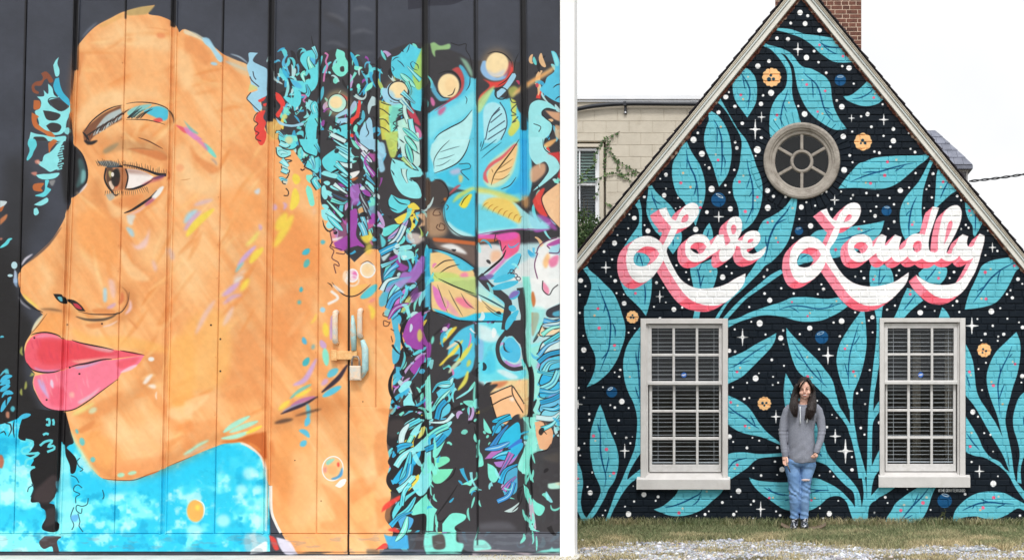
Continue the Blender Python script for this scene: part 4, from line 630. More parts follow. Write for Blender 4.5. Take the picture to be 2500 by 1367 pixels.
    P('L5', CY, '1340,470! 1370,450 1400,560 1370,590 1340,540', .97); P('L5', PU, '1480,430! 1590,430! 1590,470! 1500,460', .9, 2); P('L5', (190, 120, 206), '1420,560! 1520,570 1590,540! 1590,640! 1540,600 1440,590', .85, 3); P('L5', CY, '1335,690! 1400,680 1440,730 1430,790 1370,790 1340,750', .97); O('L5', CY, 1440, 820, 66, 40, -40, .97); S('L5', K, 14, '1350,790 1370,860 1420,900 1500,830', 2)
    P('L5', (214, 112, 176), '1430,900! 1500,850 1590,760! 1590,1080! 1540,1090 1480,1060 1440,990', .55, 4); P('L5', PU, '1460,1010! 1520,980 1590,940! 1590,1060! 1540,1090 1480,1060', .95, 1); P('L5', WH, '1440,970! 1550,950 1500,985 1450,990', .8, 2)
    for a in ('1420,900 1440,1000 1430,1040 1470,1060 1540,1080','1550,600 1510,650 1500,700 1560,720 1540,770 1510,820','1450,1000 1420,1050 1460,1090 1440,1160 1500,1200 1510,1240 1460,1220 1480,1310','1570,1090 1560,1120 1480,1110'): S('L5', (70, 30, 50), 9, a, 0, .9)
    P('L5', BK, '1620,0! 1879,0! 1879,480! 1730,440 1640,400 1620,300'); P('L5', MINT, '1625,0! 1720,60 1700,100 1650,60', .95); P('L5', MINT, '1620,180! 1700,170 1680,220 1625,235', .95); P('L5', LB, '1710,0! 1870,0! 1870,120! 1800,120 1730,60', .95, 1); P('L5', PU, '1720,100 1850,160 1830,220 1770,160', .9, 3); P('L5', CY, '1720,140! 1790,230 1830,320 1790,370 1760,300 1730,260', .97); P('L5', WH, '1615,330! 1710,310 1680,360 1620,390', .95); P('L5', BR, '1620,390 1700,370 1650,410', .9, 2)
    P('L5', CY, '1730,380! 1800,420 1850,470 1840,550 1780,450', .97); P('L5', PU, '1620,460! 1720,440 1730,540 1690,640 1640,650 1620,720!', .6, 3); P('L5', (178, 120, 206), '1620,470 1720,440 1720,560 1650,640', .7, 5); P('L5', PU, '1720,470! 1800,510 1820,560 1760,540', .95, 1); P('L5', PU, '1615,700! 1680,680 1690,800 1680,950 1760,1050 1690,1040 1615,1060!', .97, 1)
    S('L5', K, 12, '1700,420 1730,520 1800,570 1850,550', 2); P('L5', (240, 190, 130), '1690,690 1740,660 1750,720 1700,730', .9, 3); P('L5', (120, 160, 190), '1760,730! 1790,670 1879,640! 1879,740!', .85, 3); P('L5', PU, '1800,760 1879,720! 1879,830! 1820,820', .9, 2); P('L5', (226, 110, 170), '1740,860 1810,800 1850,840 1780,890', .8, 3); P('L5', YE, '1720,950 1800,900 1840,960 1780,1020', .9, 5); P('L5', YE, '1770,1040 1830,1010 1820,1110 1770,1110', .7, 6)
    for a in ('1690,690 1700,730 1740,760 1700,800 1740,820 1720,880 1770,910','1720,560 1740,600 1780,640','1690,1040 1750,1070 1765,1040 1710,970','1820,880 1840,940'): S('L5', (60, 30, 46), 9, a, 0, .9)
    # paint flecks on the cheek
    for crop, col, w, s, al, bl in (('L5',LB,60,'0,820 60,740 130,690',.85,6),('L5',LIL,50,'0,890 70,800 160,700',.8,6),('L5',YE,70,'20,950 120,820 290,680',.9,5),('L5',(214,190,214),40,'90,650 170,620 280,590',.7,6),('L5',(120,226,214),44,'190,40 250,110 310,180',.95,3),('L5',(226,130,190),34,'110,0 170,40 230,110',.8,4),('L5',(150,140,150),20,'260,190 300,220 320,260',.7,4),
        ('L5',(206,222,236),50,'690,500 710,520 730,480',.9,5),('L5',YE,80,'1070,340 1095,400 1085,440',.95,3),('L5',YE,84,'1080,480 1080,600 1040,690',.95,3),('L5',YE,90,'1000,720 950,800 900,890',.85,6),('L5',YE,80,'1060,740 990,860 880,1050',.85,6),('L5',LIL,30,'960,620 990,640 970,690',.8,4),('L5',LIL,36,'880,630 890,670 870,690',.8,4),
        ('L5',LIL,44,'520,1240 600,1140 700,1040',.9,4),('L5',(120,200,220),30,'500,1300 540,1240 580,1200',.8,4),('L5',YE,66,'640,1210 690,1140 770,1060',.9,5),('L5',(240,226,120),44,'600,1040 670,980 730,900',.85,6),('L5',LIL,34,'730,830 745,860 740,890',.7,5),('L5',(240,222,214),50,'480,1367 560,1300 600,1280',.5,8),
        ('L5',(62,190,214),56,'1150,1120 1190,1100 1220,1070',.95,3),('L5',(90,190,190),56,'1170,1250 1190,1220 1210,1170',.95,3),('L5',(90,190,206),46,'1330,1010 1350,1005 1375,1000',.95,3),('L5',(240,200,170),40,'1260,660 1270,700 1260,740',.6,6),
        ('L8',LIL,56,'370,170 440,120 540,30',.85,7),('L8',(226,232,240),40,'480,40 540,0 580,-20',.8,6),('L8',YE,56,'550,120 590,60 630,0',.85,7),('L8',LIL,40,'380,250 470,180 560,160',.7,7),('L8',(236,200,196),50,'110,540 200,360 300,210',.75,7),('L8',(236,206,200),50,'380,460 430,370 480,270',.7,7),
        ('L8',(60,186,206),36,'1140,80 1140,110 1130,130',.95,3),('L8',(70,190,200),36,'1125,210 1120,235 1115,250',.9,4),('L8',(84,184,224),46,'1160,570 1170,610 1190,640',.95,3),('L8',(110,186,200),34,'1265,640 1255,670 1250,690',.8,4),('L8',(64,186,200),60,'1160,850 1190,810 1215,770',.95,3),('L8',LB,54,'1340,280 1350,305 1360,330',.95,3),
        ('L8',YE,64,'1370,430 1380,490 1390,570',.9,4),('L8',YE,24,'1230,440 1270,400 1290,340',.7,4),('L8',YE,50,'1800,260 1840,320 1830,400',.8,5),('L8',LIL,40,'1440,360 1440,480 1430,600',.9,3),('L8',LIL,60,'1330,600 1350,640 1380,680',.9,3),('L8',MINT,64,'1370,680 1380,760 1390,850',.9,3),
        ('L8',LIL,50,'1060,1040 1180,980 1290,780',.9,4),('L8',(120,200,190),34,'1030,1170 1130,1090 1240,1030',.9,3),('L8',YE,40,'1080,1150 1160,1120 1240,1070',.9,4),('L8',(190,120,170),44,'1040,1240 1150,1190 1280,1150',.9,3),('L8',YE,50,'920,1280 980,1230 1030,1190',.85,4),('L8',(150,150,190),30,'960,1300 1060,1250 1180,1210',.8,3),
        ('L8',(50,40,60),30,'940,1320 1060,1270 1180,1220 1300,1150',.95,2),('L8',(50,40,60),44,'1340,1110 1450,1020 1520,950 1590,840',.95,2),('L8',(90,200,230),70,'1400,960 1430,930 1500,880',.9,3),('L8',(80,200,236),60,'1350,1150 1440,1100 1530,1050',.9,3),('L8',LIL,50,'1340,1040 1380,1000 1400,980',.8,4),('L8',(86,196,226),44,'1200,1220 1210,1280 1210,1367',.85,4),
        ('L8',(66,50,46),24,'1080,1340 1220,1300 1340,1270',.7,5),('L8',(84,206,224),76,'1720,190 1800,140 1879,60',.95,2),('L8',(236,140,150),34,'1800,230 1840,210 1860,190',.7,4),
        ('L11',(170,236,214),50,'380,140 480,70 640,-20',.95,3),('L11',(170,236,214),50,'440,140 560,90 720,30',.9,3),('L11',(180,238,214),44,'360,200 500,180 640,130',.95,3),('L11',YE,38,'600,150 690,110 760,75',.9,3),('L11',(210,110,46),30,'360,235 520,220 720,150',.85,4),('L11',(170,230,206),30,'40,340 130,270 240,215',.9,4),('L11',(210,190,170),26,'0,390 90,330 240,260',.7,5),
        ('L11',(60,46,44),40,'880,50 960,30 1060,10',.7,5),('L11',(90,196,230),56,'1180,80 1200,40 1210,-10',.95,2),('L11',(90,196,230),50,'1120,120 1180,140 1220,190',.95,2),('L11',(90,196,230),60,'1130,270 1160,250 1190,220',.95,2)):
        S(crop, col, w, s, 2, al, bl)
    P('L11', (200, 100, 42), '520,215! 680,160 790,130! 800,400! 740,370 640,270', .85, 4); S('L11', (240, 150, 80), 30, '620,240 690,280 750,330', 2, .8, 4); P('L11', BR, '830,240 870,220 880,380 840,340', .4, 8)
    S('L11', WH, 22, '550,245 640,280 740,370 785,480 795,640 795,900 790,1100', 0, .75, 2); S('L11', (240, 240, 236), 26, '845,660 850,900 890,1020 940,1120', 0, .95, 1); S('L11', (170, 110, 60), 14, '812,500 812,900 820,1040', 0, .7, 2)
    P('L11', RED, '825,1140! 890,1170 930,1280! 880,1280', .9, 3); P('L11', (228, 226, 244), '900,1160! 1010,1190 1060,1240 1110,1340! 1000,1340 930,1250', .95, 3); P('L11', (196, 200, 206), '600,1130 760,1140 820,1200 700,1290 600,1290', .6, 6); P('L11', WH, '650,1290! 800,1200 810,1300! 640,1330!', .9, 3)
    O('L11', (244, 184, 96), 108, 905, 84, 108, 0, 1, 3); S('L11', WH, 12, '110,795 180,830 195,900 180,970', 2, .9, 1); P('L11', (240, 226, 90), '110,850 150,850 140,900 110,890', .8, 4); O('L11', (226, 236, 220), 108, 905, 92, 118, 0, .6, 3, ring=10)
    O('L11', WH, 1448, 492, 106, 124, 12, .95, 1, ring=11); P('L11', (140, 220, 206), '1380,430 1420,400 1470,400 1400,460', .85, 3); P('L11', (70, 160, 220), '1430,590 1500,560 1540,480 1540,560 1470,600', .9, 3); P('L11', RED, '1490,440 1510,430 1515,470 1495,475', .85, 3); P('L11', (226, 140, 140), '1355,490 1390,470 1390,530 1360,530', .7, 4); P('L11', (240, 180, 120), '1400,480 1480,470 1490,540 1420,550', .8, 5); P('L11', WH, '1470,660! 1530,600 1580,595 1570,640 1520,680', .95, 1)
    # earring beads and ear line
    O('L5', (250, 228, 190), 1790, 1275, 74, 78); O('L5', (250, 214, 160), 1785, 1275, 40, 44, 0, .8, 6); O('L5', WH, 1790, 1275, 76, 80, 0, .9, 1, ring=14); O('L5', (246, 220, 226), 1640, 1330, 60, 66); O('L5', (230, 110, 180), 1665, 1320, 26, 34, 0, .9, 4); O('L5', WH, 1640, 1330, 62, 68, 0, .9, 1, ring=14); O('L5', (250, 226, 200), 1580, 1340, 36, 60, 0, .8, 3)
    S('L8', K, 11, '1440,35 1500,110 1560,160 1620,175 1690,160 1760,110 1820,55', 2); S('L8', K, 9, '1395,40 1430,60 1445,90', 2); P('L8', (250, 200, 110), '1620,100 1720,60 1790,60 1680,150 1620,165', .8, 3); S('L8', WH, 30, '1450,60 1510,110 1560,140', 2, .8, 3); S('L8', WH, 26, '1430,120 1500,190 1400,250', 0, .9, 2); S('L5', (60, 40, 40), 8, '1720,1220 1790,1190 1850,1230', 2, .8); O('L8', WH, 1640, 20, 70, 60, 0, .7, 3, ring=16)
    # ---------------- L3: curls, beads and leaves, upper right
    P('L3', (90, 216, 240), '230,560! 290,540 350,480 400,430! 500,480 540,470! 530,600 535,800 530,950 510,1090! 430,1060 400,960 390,870 330,790 260,760 225,700 220,620', .97, 1); P('L3', (176, 218, 110), '510,500! 545,420! 580,430! 580,820! 480,880 430,760 460,620', .95, 2)
    for a in ('280,590 320,620 350,660','230,600 260,570 300,560','400,430 390,480 370,520','440,600 410,620 430,670 480,690','440,610 480,640 490,680','230,700 250,680 225,650','300,480 340,510 310,460'): S('L3', (20, 40, 60), 9, a, 2, .9)
    P('L3', (160, 206, 140), '600,430! 640,415 700,450 790,430 790,480 700,490 650,500 650,560 620,520', .9, 2); S('L3', K, 9, '800,420 880,445 950,430 950,490 990,560 1010,680', 0, .85); P('L3', (150, 196, 170), '890,560! 960,600 1010,700 1010,760 970,700', .85, 4)
    P('L3', (100, 214, 240), '900,650! 960,740 1040,770! 1040,1060! 940,1180 800,1250 700,1310 640,1400! 545,1400! 545,1150! 600,1100 700,1050 800,990 900,900 960,800', .95, 2); P('L3', (150, 236, 246), '880,1000 1040,880! 1040,1040! 900,1160 700,1260 600,1367 560,1200 700,1100', .7, 10)
    P('L3', (80, 190, 226), '880,650 920,650 990,780 950,900 850,970 930,800', .9, 2); P('L3', (206, 76, 76), '810,680! 880,660 930,760 920,880 850,960 750,990 880,900 900,800 870,730', .9, 3); P('L3', (96, 186, 220), '620,790! 650,850 690,920 790,965 700,990 640,930 610,870', .9, 2); O('L3', CRM, 780, 840, 105, 118, 0, 1, 2); O('L3', (250, 214, 160), 800, 830, 60, 70, 0, .7, 8); S('L3', K, 12, '680,725 750,700 830,710 890,780 900,860', 2); S('L3', K, 10, '660,880 720,950 800,960', 2); S('L3', K, 10, '770,940 820,920 845,860', 2)
    S('L3', (226, 120, 180), 40, '610,950 630,1010 630,1040', 2, .9, 2); P('L3', (226, 90, 140), '680,1080 750,1040 740,1090 690,1130', .8, 4); S('L3', (200, 60, 110), 10, '640,1090 760,1010 860,950', 2, .8, 1); S('L3', K, 9, '990,740 985,830 950,890', 2, .8); S('L3', K, 8, '940,940 960,970 950,1020', 2, .8)
    O('L3', (240, 190, 130), 290, 890, 130, 120, 0, .35, 14); O('L3', LB, 280, 900, 110, 104); O('L3', CRM, 290, 880, 88, 82, 0, 1, 3); P('L3', LB, '200,880 240,900 260,950 220,950', .8, 5); O('L3', K, 290, 890, 104, 100, ring=11); P('L3', LB, '130,880 180,870 200,980 280,1010 380,980 330,1050 220,1040 150,980', .95, 1)
    P('L3', (226, 224, 96), '105,980! 230,1040 200,1140 220,1260 200,1367! 130,1367! 110,1200', .9, 3); P('L3', MINT, '200,1040! 330,1020 350,1100 270,1160 280,1300 230,1367! 200,1200', .85, 3); P('L3', (206, 66, 90), '370,1060! 420,1050 470,1130 510,1230 440,1190 390,1120', .92, 2); P('L3', (230, 130, 180), '420,1220! 480,1240 530,1320 500,1350 440,1300', .92, 2); P('L3', (190, 244, 230), '280,1180! 380,1160 430,1300 480,1400! 290,1400!', .95, 2)
    for a in ('105,1060 150,1080 210,1130','105,1165 160,1170 200,1220','110,1240 160,1260 210,1300','120,1000 170,1020 220,1030','350,1050 290,1080 340,1090 280,1130 370,1140 240,1200 270,1230','240,1260 290,1230 230,1300 260,1310','410,1230 430,1310 470,1367'): S('L3', (30, 30, 40), 9, a, 0, .9)
    # big bead and red ribbon
    O('L3', (250, 190, 110), 1250, 640, 150, 160, 0, .35, 18); P('L3', RED, '1110,770! 1200,800 1300,790 1360,730 1390,640 1400,600 1410,700 1350,800 1280,850 1180,870 1100,960 1060,1010! 1090,930 1180,840', .95, 2); P('L3', (150, 196, 240), '1110,600! 1150,600 1170,700 1260,760 1350,700 1330,770 1220,790 1130,750 1090,680', .95, 2); O('L3', CRM, 1255, 635, 112, 122, 0, 1, 2); P('L3', (190, 206, 236), '1150,680 1230,720 1330,680 1300,740 1220,750 1170,720', .7, 6); S('L3', K, 11, '1160,530 1230,508 1320,530 1390,600 1400,660', 2); S('L3', (200, 80, 90), 30, '1380,600 1370,680 1320,750', 2, .8, 5)
    P('L3', (100, 214, 240), '1060,1050! 1130,950 1220,870 1250,960 1300,1000 1380,960 1450,1050 1480,1200 1475,1400! 1050,1400! 1060,1200', .95, 2); P('L3', (196, 226, 150), '1060,1000 1120,920 1230,840 1180,940 1100,1080 1060,1100', .9, 4); P('L3', (180, 236, 246), '1120,1080 1200,1000 1300,1040 1350,1160 1330,1300 1250,1400! 1130,1400!', .95, 3)
    P('L3', LB, '1250,900! 1330,830 1400,720 1440,740 1390,830 1330,900 1260,960', .97, 1); O('L3', K, 1295, 915, 68, 62, ring=10); S('L3', K, 9, '1260,840 1350,780 1410,700', 2); S('L3', K, 9, '1465,520 1430,600 1420,700', 2); P('L3', (226, 224, 90), '1380,960! 1440,1000 1440,1140 1480,1220 1400,1330 1360,1290 1400,1180', .9, 3); P('L3', (190, 196, 100), '1360,880 1420,840 1460,880 1400,960', .8, 4)
    for a in ('1380,960 1400,1000 1450,1010 1390,1080 1440,1120 1390,1130','1460,1140 1400,1200 1440,1180','1280,1000 1330,1080 1350,1180 1340,1260 1290,1367','1140,1367 1170,1220 1210,1130 1280,1050','1200,1140 1280,1070','1190,1200 1300,1110','1170,1290 1330,1180','1160,1367 1340,1250'): S('L3', (40, 50, 70), 10, a, 0, .85)
    P('L3', (250, 206, 140), '1400,930! 1480,850 1560,800 1800,650! 1810,690 1640,800 1500,890 1400,940', .85, 6); S('L3', (240, 160, 90), 20, '1430,900 1600,790 1780,690', 2, .7, 4); O('L3', (206, 70, 90), 1645, 835, 16, 22, 0, .9, 1); S('L3', (210, 70, 110), 26, '1440,790 1460,800 1470,830', 2, .9, 1)
    P('L3', (90, 206, 240), '1780,500! 1830,520 1879,640! 1960,640! 1960,1010! 1879,1010! 1800,980 1700,910 1670,870 1720,820 1740,760 1820,680', .97, 1); P('L3', CY, '1790,510 1820,520 1860,620 1830,650', .9, 2); S('L3', K, 10, '1800,860 1840,830 1900,820', 2); S('L3', K, 10, '1820,980 1850,950 1900,940', 2)
    P('L3', (160, 238, 244), '1560,1100! 1580,1020 1650,980 1750,1000 1830,1060 1840,1090! 1760,1060 1700,1080 1690,1130 1760,1180 1790,1240 1760,1320 1660,1400! 1560,1400!', .97, 1); P('L3', (236, 180, 140), '1720,1080! 1860,1100! 1960,1110! 1960,1210! 1820,1170', .9, 3); S('L3', K, 9, '1830,1080 1740,1060 1690,1100 1720,1150 1790,1210 1790,1290 1740,1367', 0, .9); P('L3', (244, 196, 150), '1820,1220! 1960,1250! 1960,1400! 1830,1340', .8, 3); S('L3', K, 8, '1610,1210 1680,1240 1660,1290', 0, .8); P('L3', (44, 190, 236), '1475,1100! 1550,1160 1555,1400! 1475,1400!', .9, 3)
    P('L3', (192, 244, 246), '620,1420! 690,1310 800,1245 920,1180 1015,1070! 1010,1240 960,1420!', .95, 2); S('L3', K, 11, '640,1367 690,1310 800,1245 920,1180 1010,1075', 2)
    # ---------------- L6: leaves middle right
    P('L6', (100, 214, 240), '545,50! 1050,50! 1060,120 1040,480 900,450 780,480 640,370 545,330', .97, 24); P('L6', (192, 244, 246), '615,50! 680,0! 990,0! 950,120 880,220 780,280 650,330 630,250 600,150', .95, 2); S('L6', K, 11, '990,0 950,120 880,220 780,280 640,335', 2); S('L6', K, 8, '640,290 640,200 700,100 790,10', 2, .8)
    for a in ('690,130 780,100 890,70','670,200 760,180 840,150','650,265 720,250 800,200'): S('L6', (60, 80, 90), 8, a, 2, .8)
    P('L6', (60, 200, 234), '640,350! 780,300 880,250 1000,250 1020,440 860,470 760,420', .85, 5); P('L6', (226, 190, 220), '790,310 880,280 900,330 820,350', .7, 6); P('L6', (244, 206, 120), '880,350 920,360 910,420 885,420', .8, 5); S('L6', K, 8, '880,245 980,240 990,285 900,310 950,370 980,400', 0, .7)
    P('L6', (100, 214, 240), '1060,60! 1480,60! 1490,200 1480,500 1300,520 1060,460', .97, 24); P('L6', (220, 236, 190), '1150,340 1180,230 1300,130 1450,30 1440,200 1400,340 1300,450 1180,470 1120,400', .8, 5); P('L6', (226, 90, 100), '1120,330! 1180,240 1300,160 1420,50 1450,60 1330,180 1220,250 1150,330 1170,430 1120,390', .9, 3); P('L6', (252, 204, 140), '1180,290! 1300,200 1440,60 1430,200 1370,330 1290,400 1200,440 1160,380', .9, 3); S('L6', (60, 46, 20), 13, '1195,450 1230,340 1310,230 1400,110 1470,0', 2); S('L6', K, 9, '1290,490 1380,450 1440,370', 2)
    for a in ('1240,330 1320,310 1400,270','1210,390 1300,390 1380,340','1260,300 1340,240 1410,190','1215,330 1200,290'): S('L6', (110, 80, 40), 8, a, 2, .85)
    for a in ('1090,120 1120,40 1130,-10','1090,120 1200,40 1250,0','1100,190 1180,120 1300,30','1100,20 1090,80'): S('L6', (20, 70, 90), 9, a, 2, .85)
    P('L6', (40, 180, 236), '1480,0! 1555,0! 1560,480! 1500,520 1330,540 1400,440 1470,330', .9, 4); P('L6', (176, 240, 246), '1060,490! 1200,520 1400,600 1520,700 1600,760 1700,830 1760,880 1600,890 1440,880 1250,900 1060,930', .95, 3); P('L6', (226, 220, 110), '1050,470 1200,490 1400,550 1480,600 1380,620 1200,540 1060,520', .85, 6)
    P('L6', (246, 208, 100), '1090,680! 1150,590 1270,570 1400,620 1480,740 1470,820 1350,770 1200,710', .92, 4)
    for i in range(8): S('L6', (180, 120, 40), 9, '%d,%d %d,%d %d,%d' % (1100+i*52, 690+i*17, 1130+i*50, 640+i*18, 1170+i*48, 615+i*20), 2, .85)
    P('L6', (70, 206, 240), '780,570! 860,520 1040,500! 1040,950! 900,930 790,860 740,780 730,680', .95, 3); P('L6', (250, 226, 60), '880,640! 940,560 1010,540 960,660 910,670', .95, 3); S('L6', (60, 60, 20), 10, '900,650 930,590 980,540', 2); P('L6', (220, 224, 100), '820,620 870,540 1000,470 1040,480! 900,570', .8, 5); P('L6', (206, 80, 90), '770,550! 850,460 900,450 820,520', .85, 3)
    P('L6', (200, 244, 246), '770,800 860,870 1000,930! 1040,955! 860,940 790,880', .85, 4); S('L6', K, 9, '740,660 750,780 800,870 900,940 1040,960', 2, .85); P('L6', (90, 214, 240), '1060,640 1200,700 1400,800 1440,860 1200,880 1060,880', .7, 8); S('L6', (150, 60, 140), 12, '1060,930 1250,900 1440,880 1700,880 1790,870', 2, .9); P('L6', (170, 80, 180), '1600,890! 1780,875 1650,910', .9, 2)
    O('L6', (70, 62, 60), 680, 520, 98, 130, 0, 1, 2); S('L6', K, 12, '640,390 720,420 775,500 770,580 700,630', 2); P('L6', (200, 120, 50), '730,580 760,570 750,610', .9, 3); P('L6', (206, 166, 128), '560,700 700,690 730,800 770,880 720,950 570,940', .8, 14); P('L6', (90, 70, 56), '550,380! 600,400 600,640 550,660!', .9, 3)
    for a in ('700,680 650,690 630,740 700,740 690,710','680,830 660,860 700,890 740,880 740,840 700,820 690,860','760,640 780,660 760,690'): S('L6', (70, 40, 30), 8, a, 0, .9)
    P('L6', (206, 110, 56), '630,960! 780,970 1040,1000! 1040,1040! 850,1020 640,1000', .95, 3); P('L6', (120, 100, 92), '620,1000! 1040,1040! 1040,1240! 900,1150 700,1080', .9, 4); P('L6', WH, '690,1040! 800,1020 900,1060 960,1120 860,1100', .9, 4); P('L6', (206, 110, 56), '1060,960! 1240,970 1240,1000 1060,1010!', .9, 3); P('L6', (236, 100, 190), '1060,930! 1250,930 1240,970 1060,970!', .9, 3)
    P('L6', (230, 226, 226), '1060,1030! 1240,1030 1300,1100 1250,1230 1060,1250!', .9, 4); P('L6', (246, 190, 150), '1200,1100 1280,1090 1290,1160 1200,1200', .8, 6); P('L6', (244, 94, 140), '1230,940! 1440,910 1480,960 1470,1060 1440,1110 1330,1170 1300,1080 1270,1000', .95, 2); P('L6', (230, 90, 190), '1250,930 1430,905 1450,960 1300,990', .8, 5); S('L6', K, 9, '1240,930 1230,1000 1280,990 1300,1090 1340,1040', 0, .8)
    P('L6', (92, 206, 238), '1180,1367! 1300,1240 1440,1120 1490,1130 1450,1240 1340,1367!', .97, 1); P('L6', (230, 110, 190), '1150,1340 1260,1220 1400,1100 1300,1220 1200,1320', .85, 4); S('L6', K, 22, '1100,1330 1200,1250 1300,1160 1340,1080', 2); S('L6', K, 9, '1490,1130 1450,1240 1350,1350', 2); P('L6', (238, 240, 240), '1450,1240 1640,1150 1640,1400! 1380,1400!', .85, 6); P('L6', (246, 244, 240), '1640,1100 1760,1090 1760,1400! 1620,1400!', .8, 6)
    for x, y in ((1380,1320),(1430,1330),(1400,1290),(1460,1360)): O('L6', (40, 40, 60), x, y, 26, 22, 20, .9, 0, ring=8)
    P('L6', (170, 240, 246), '1570,-20! 1720,-20! 1720,80 1850,200 1860,300 1720,430 1600,510! 1700,400 1760,300 1720,220 1640,250 1570,150', .97, 1); S('L6', K, 9, '1700,0 1720,100 1830,180 1870,260', 2); P('L6', (230, 60, 60), '1740,140! 1960,110! 1960,380! 1850,380 1870,260 1820,180', .9, 2); P('L6', (250, 190, 120), '1710,60 1760,20 1840,0 1760,80', .9, 3); P('L6', (244, 190, 150), '1580,300 1640,250 1720,240 1720,330 1620,420 1580,400', .8, 5); S('L6', K, 8, '1590,520 1600,470 1650,450 1660,490', 0, .8)
    P('L6', (252, 206, 160), '1960,400! 1840,440 1720,530 1690,600 1750,740 1860,860 1960,900!', .97, 1); P('L6', RED, '1600,600! 1660,510 1720,480 1690,600 1750,750 1680,740 1620,660', .92, 3); S('L6', (60, 30, 40), 10, '1840,440 1720,530 1690,600 1750,740 1860,860', 2); P('L6', (180, 90, 190), '1640,740 1760,770 1840,880 1780,870', .8, 4); P('L6', (150, 220, 240), '1570,700 1700,790 1770,870 1600,860', .8, 5); P('L6', (60, 180, 236), '1480,470 1560,480 1560,560 1490,560', .7, 6); P('L6', (224, 170, 110), '1500,560 1560,560 1560,660 1510,660', .8, 6)
    P('L6', WH, '1660,1080! 1760,980 1900,950! 1960,1400! 1650,1400! 1620,1250', .9, 3); P('L6', (160, 220, 240), '1760,1100 1820,1020 1960,980! 1960,1150! 1860,1130', .85, 3); P('L6', (180, 70, 160), '1740,1030 1860,970 1960,950! 1960,980! 1800,1040', .9, 2); P('L6', (250, 190, 120), '1700,1200 1750,1110 1770,1180 1730,1260', .8, 5); P('L6', (236, 110, 160), '1760,1180 1850,1130 1840,1220 1780,1250', .8, 4)
    for a in ('1640,1110 1660,1050 1720,1000 1840,960','1650,1110 1620,1230 1650,1367','1760,1110 1850,1110 1870,1060','1740,1040 1770,1070'): S('L6', (90, 30, 80), 11, a, 0, .85)
    # twisted lock column between seams (x 930-1035)
    P('L6', (60, 56, 60), '120,300! 240,120 290,180 480,120 545,60! 545,700! 300,740 120,700 90,300'); P('L6', (200, 220, 110), '150,-60! 290,-80! 270,150 220,180 190,100', .9, 3); P('L6', LB, '85,30! 150,40 170,160 140,200 160,300 110,320 90,200', .92, 3); P('L6', (200, 242, 236), '280,-120! 490,-60! 500,120 500,250 440,280 350,240 320,120', .97, 1); P('L6', CY, '230,190! 330,220 500,280 520,360 400,380 480,440 520,560 440,580 330,540 260,440 215,300', .97, 1); P('L6', AQ, '220,540! 300,580 400,600 390,650 300,720 220,690 190,620', .97, 1); P('L6', (110, 230, 226), '140,870! 250,830 330,850 260,900 150,950', .97); P('L6', (110, 230, 226), '190,970! 300,920 360,960 330,1020 220,1040', .97); P('L6', CY, '250,1060 400,1030 420,1070 300,1090', .95); P('L6', CY, '300,1090! 420,1090 440,1150 330,1180', .95); P('L6', (210, 240, 244), '120,1140! 200,1040 230,1080 150,1190', .9, 2)
    for a in ('300,0 350,40','360,170 420,230 490,310','420,90 500,150','350,240 430,290 490,310','220,300 270,380','390,390 430,410 480,400','240,560 300,620 380,640','190,590 200,660 280,700','230,200 260,240','280,90 300,130 320,160'): S('L6', (16, 24, 30), 12, a, 2, .9)
    P('L6', YE, '380,650! 440,620 500,680 440,690 400,690', .97); P('L6', YE, '250,780! 340,730 450,690 400,760 300,830', .97); P('L6', YE, '400,760! 450,750 430,810 460,840 400,910 420,830', .97); P('L6', (244, 200, 160), '460,740! 545,720! 545,840! 480,860 530,800', .85, 3); P('L6', (236, 220, 214), '370,930 480,920 540,980 440,1030', .8, 4)
    P('L6', PU, '200,1160! 300,1120 310,1200 390,1250 330,1290 230,1230', .9, 2); P('L6', (176, 120, 210), '400,1300! 520,1140 545,1160! 530,1300! 450,1400! 280,1400! 330,1300', .9, 3); P('L6', (60, 190, 226), '150,1300 230,1230 270,1260 210,1367 150,1400!', .92, 2); P('L6', AQ, '110,920! 170,1000 130,1060', .9, 2)
    P('L6', (180, 90, 160), '0,140! 80,150 60,220 0,200!', .8, 3); P('L6', PU, '0,780! 40,720 70,760 40,830 0,820!', .9, 2)
    P('L6', (44, 190, 230), '545,1060! 620,1070! 620,1400! 545,1400!', .9, 3); P('L6', (250, 214, 150), '600,1110! 760,1110 1000,1260 1040,1367! 640,1400! 600,1300', .95, 3); P('L6', (70, 200, 236), '620,1080! 760,1090 900,1160 1030,1260 900,1280 800,1150', .92, 3); S('L6', K, 13, '600,1060 750,1095 900,1160 1040,1260', 2)
    for a in ('640,1260 740,1190 840,1180','690,1310 780,1250 890,1220','620,1300 680,1367'): S('L6', K, 11, a, 2, .9)
    P('L6', (196, 224, 120), '620,1310 780,1300 900,1340 800,1400! 620,1400!', .8, 5); P('L6', (240, 130, 180), '890,1330 960,1300 980,1400!', .8, 5)
    # ---------------- L9
    P('L9', (90, 206, 240), '545,-20! 600,-20! 600,300! 545,280!', .92, 2); P('L9', (250, 214, 150), '610,30! 760,40 1040,180! 1320,300 1360,380! 1040,400! 850,390 700,330 620,300', .95, 2); P('L9', (200, 226, 140), '640,0! 1040,-20! 1050,170! 850,90', .9, 3); P('L9', (190, 236, 226), '1060,80 1130,100 1250,200 1350,290 1200,260 1060,160', .9, 4); P('L9', (226, 120, 200), '620,60! 690,120 720,220 760,320 690,280 640,180', .9, 3); P('L9', (240, 120, 160), '840,200 930,190 1030,290! 930,280', .85, 4); P('L9', (230, 160, 190), '720,180 800,240 890,370 800,330', .7, 5)
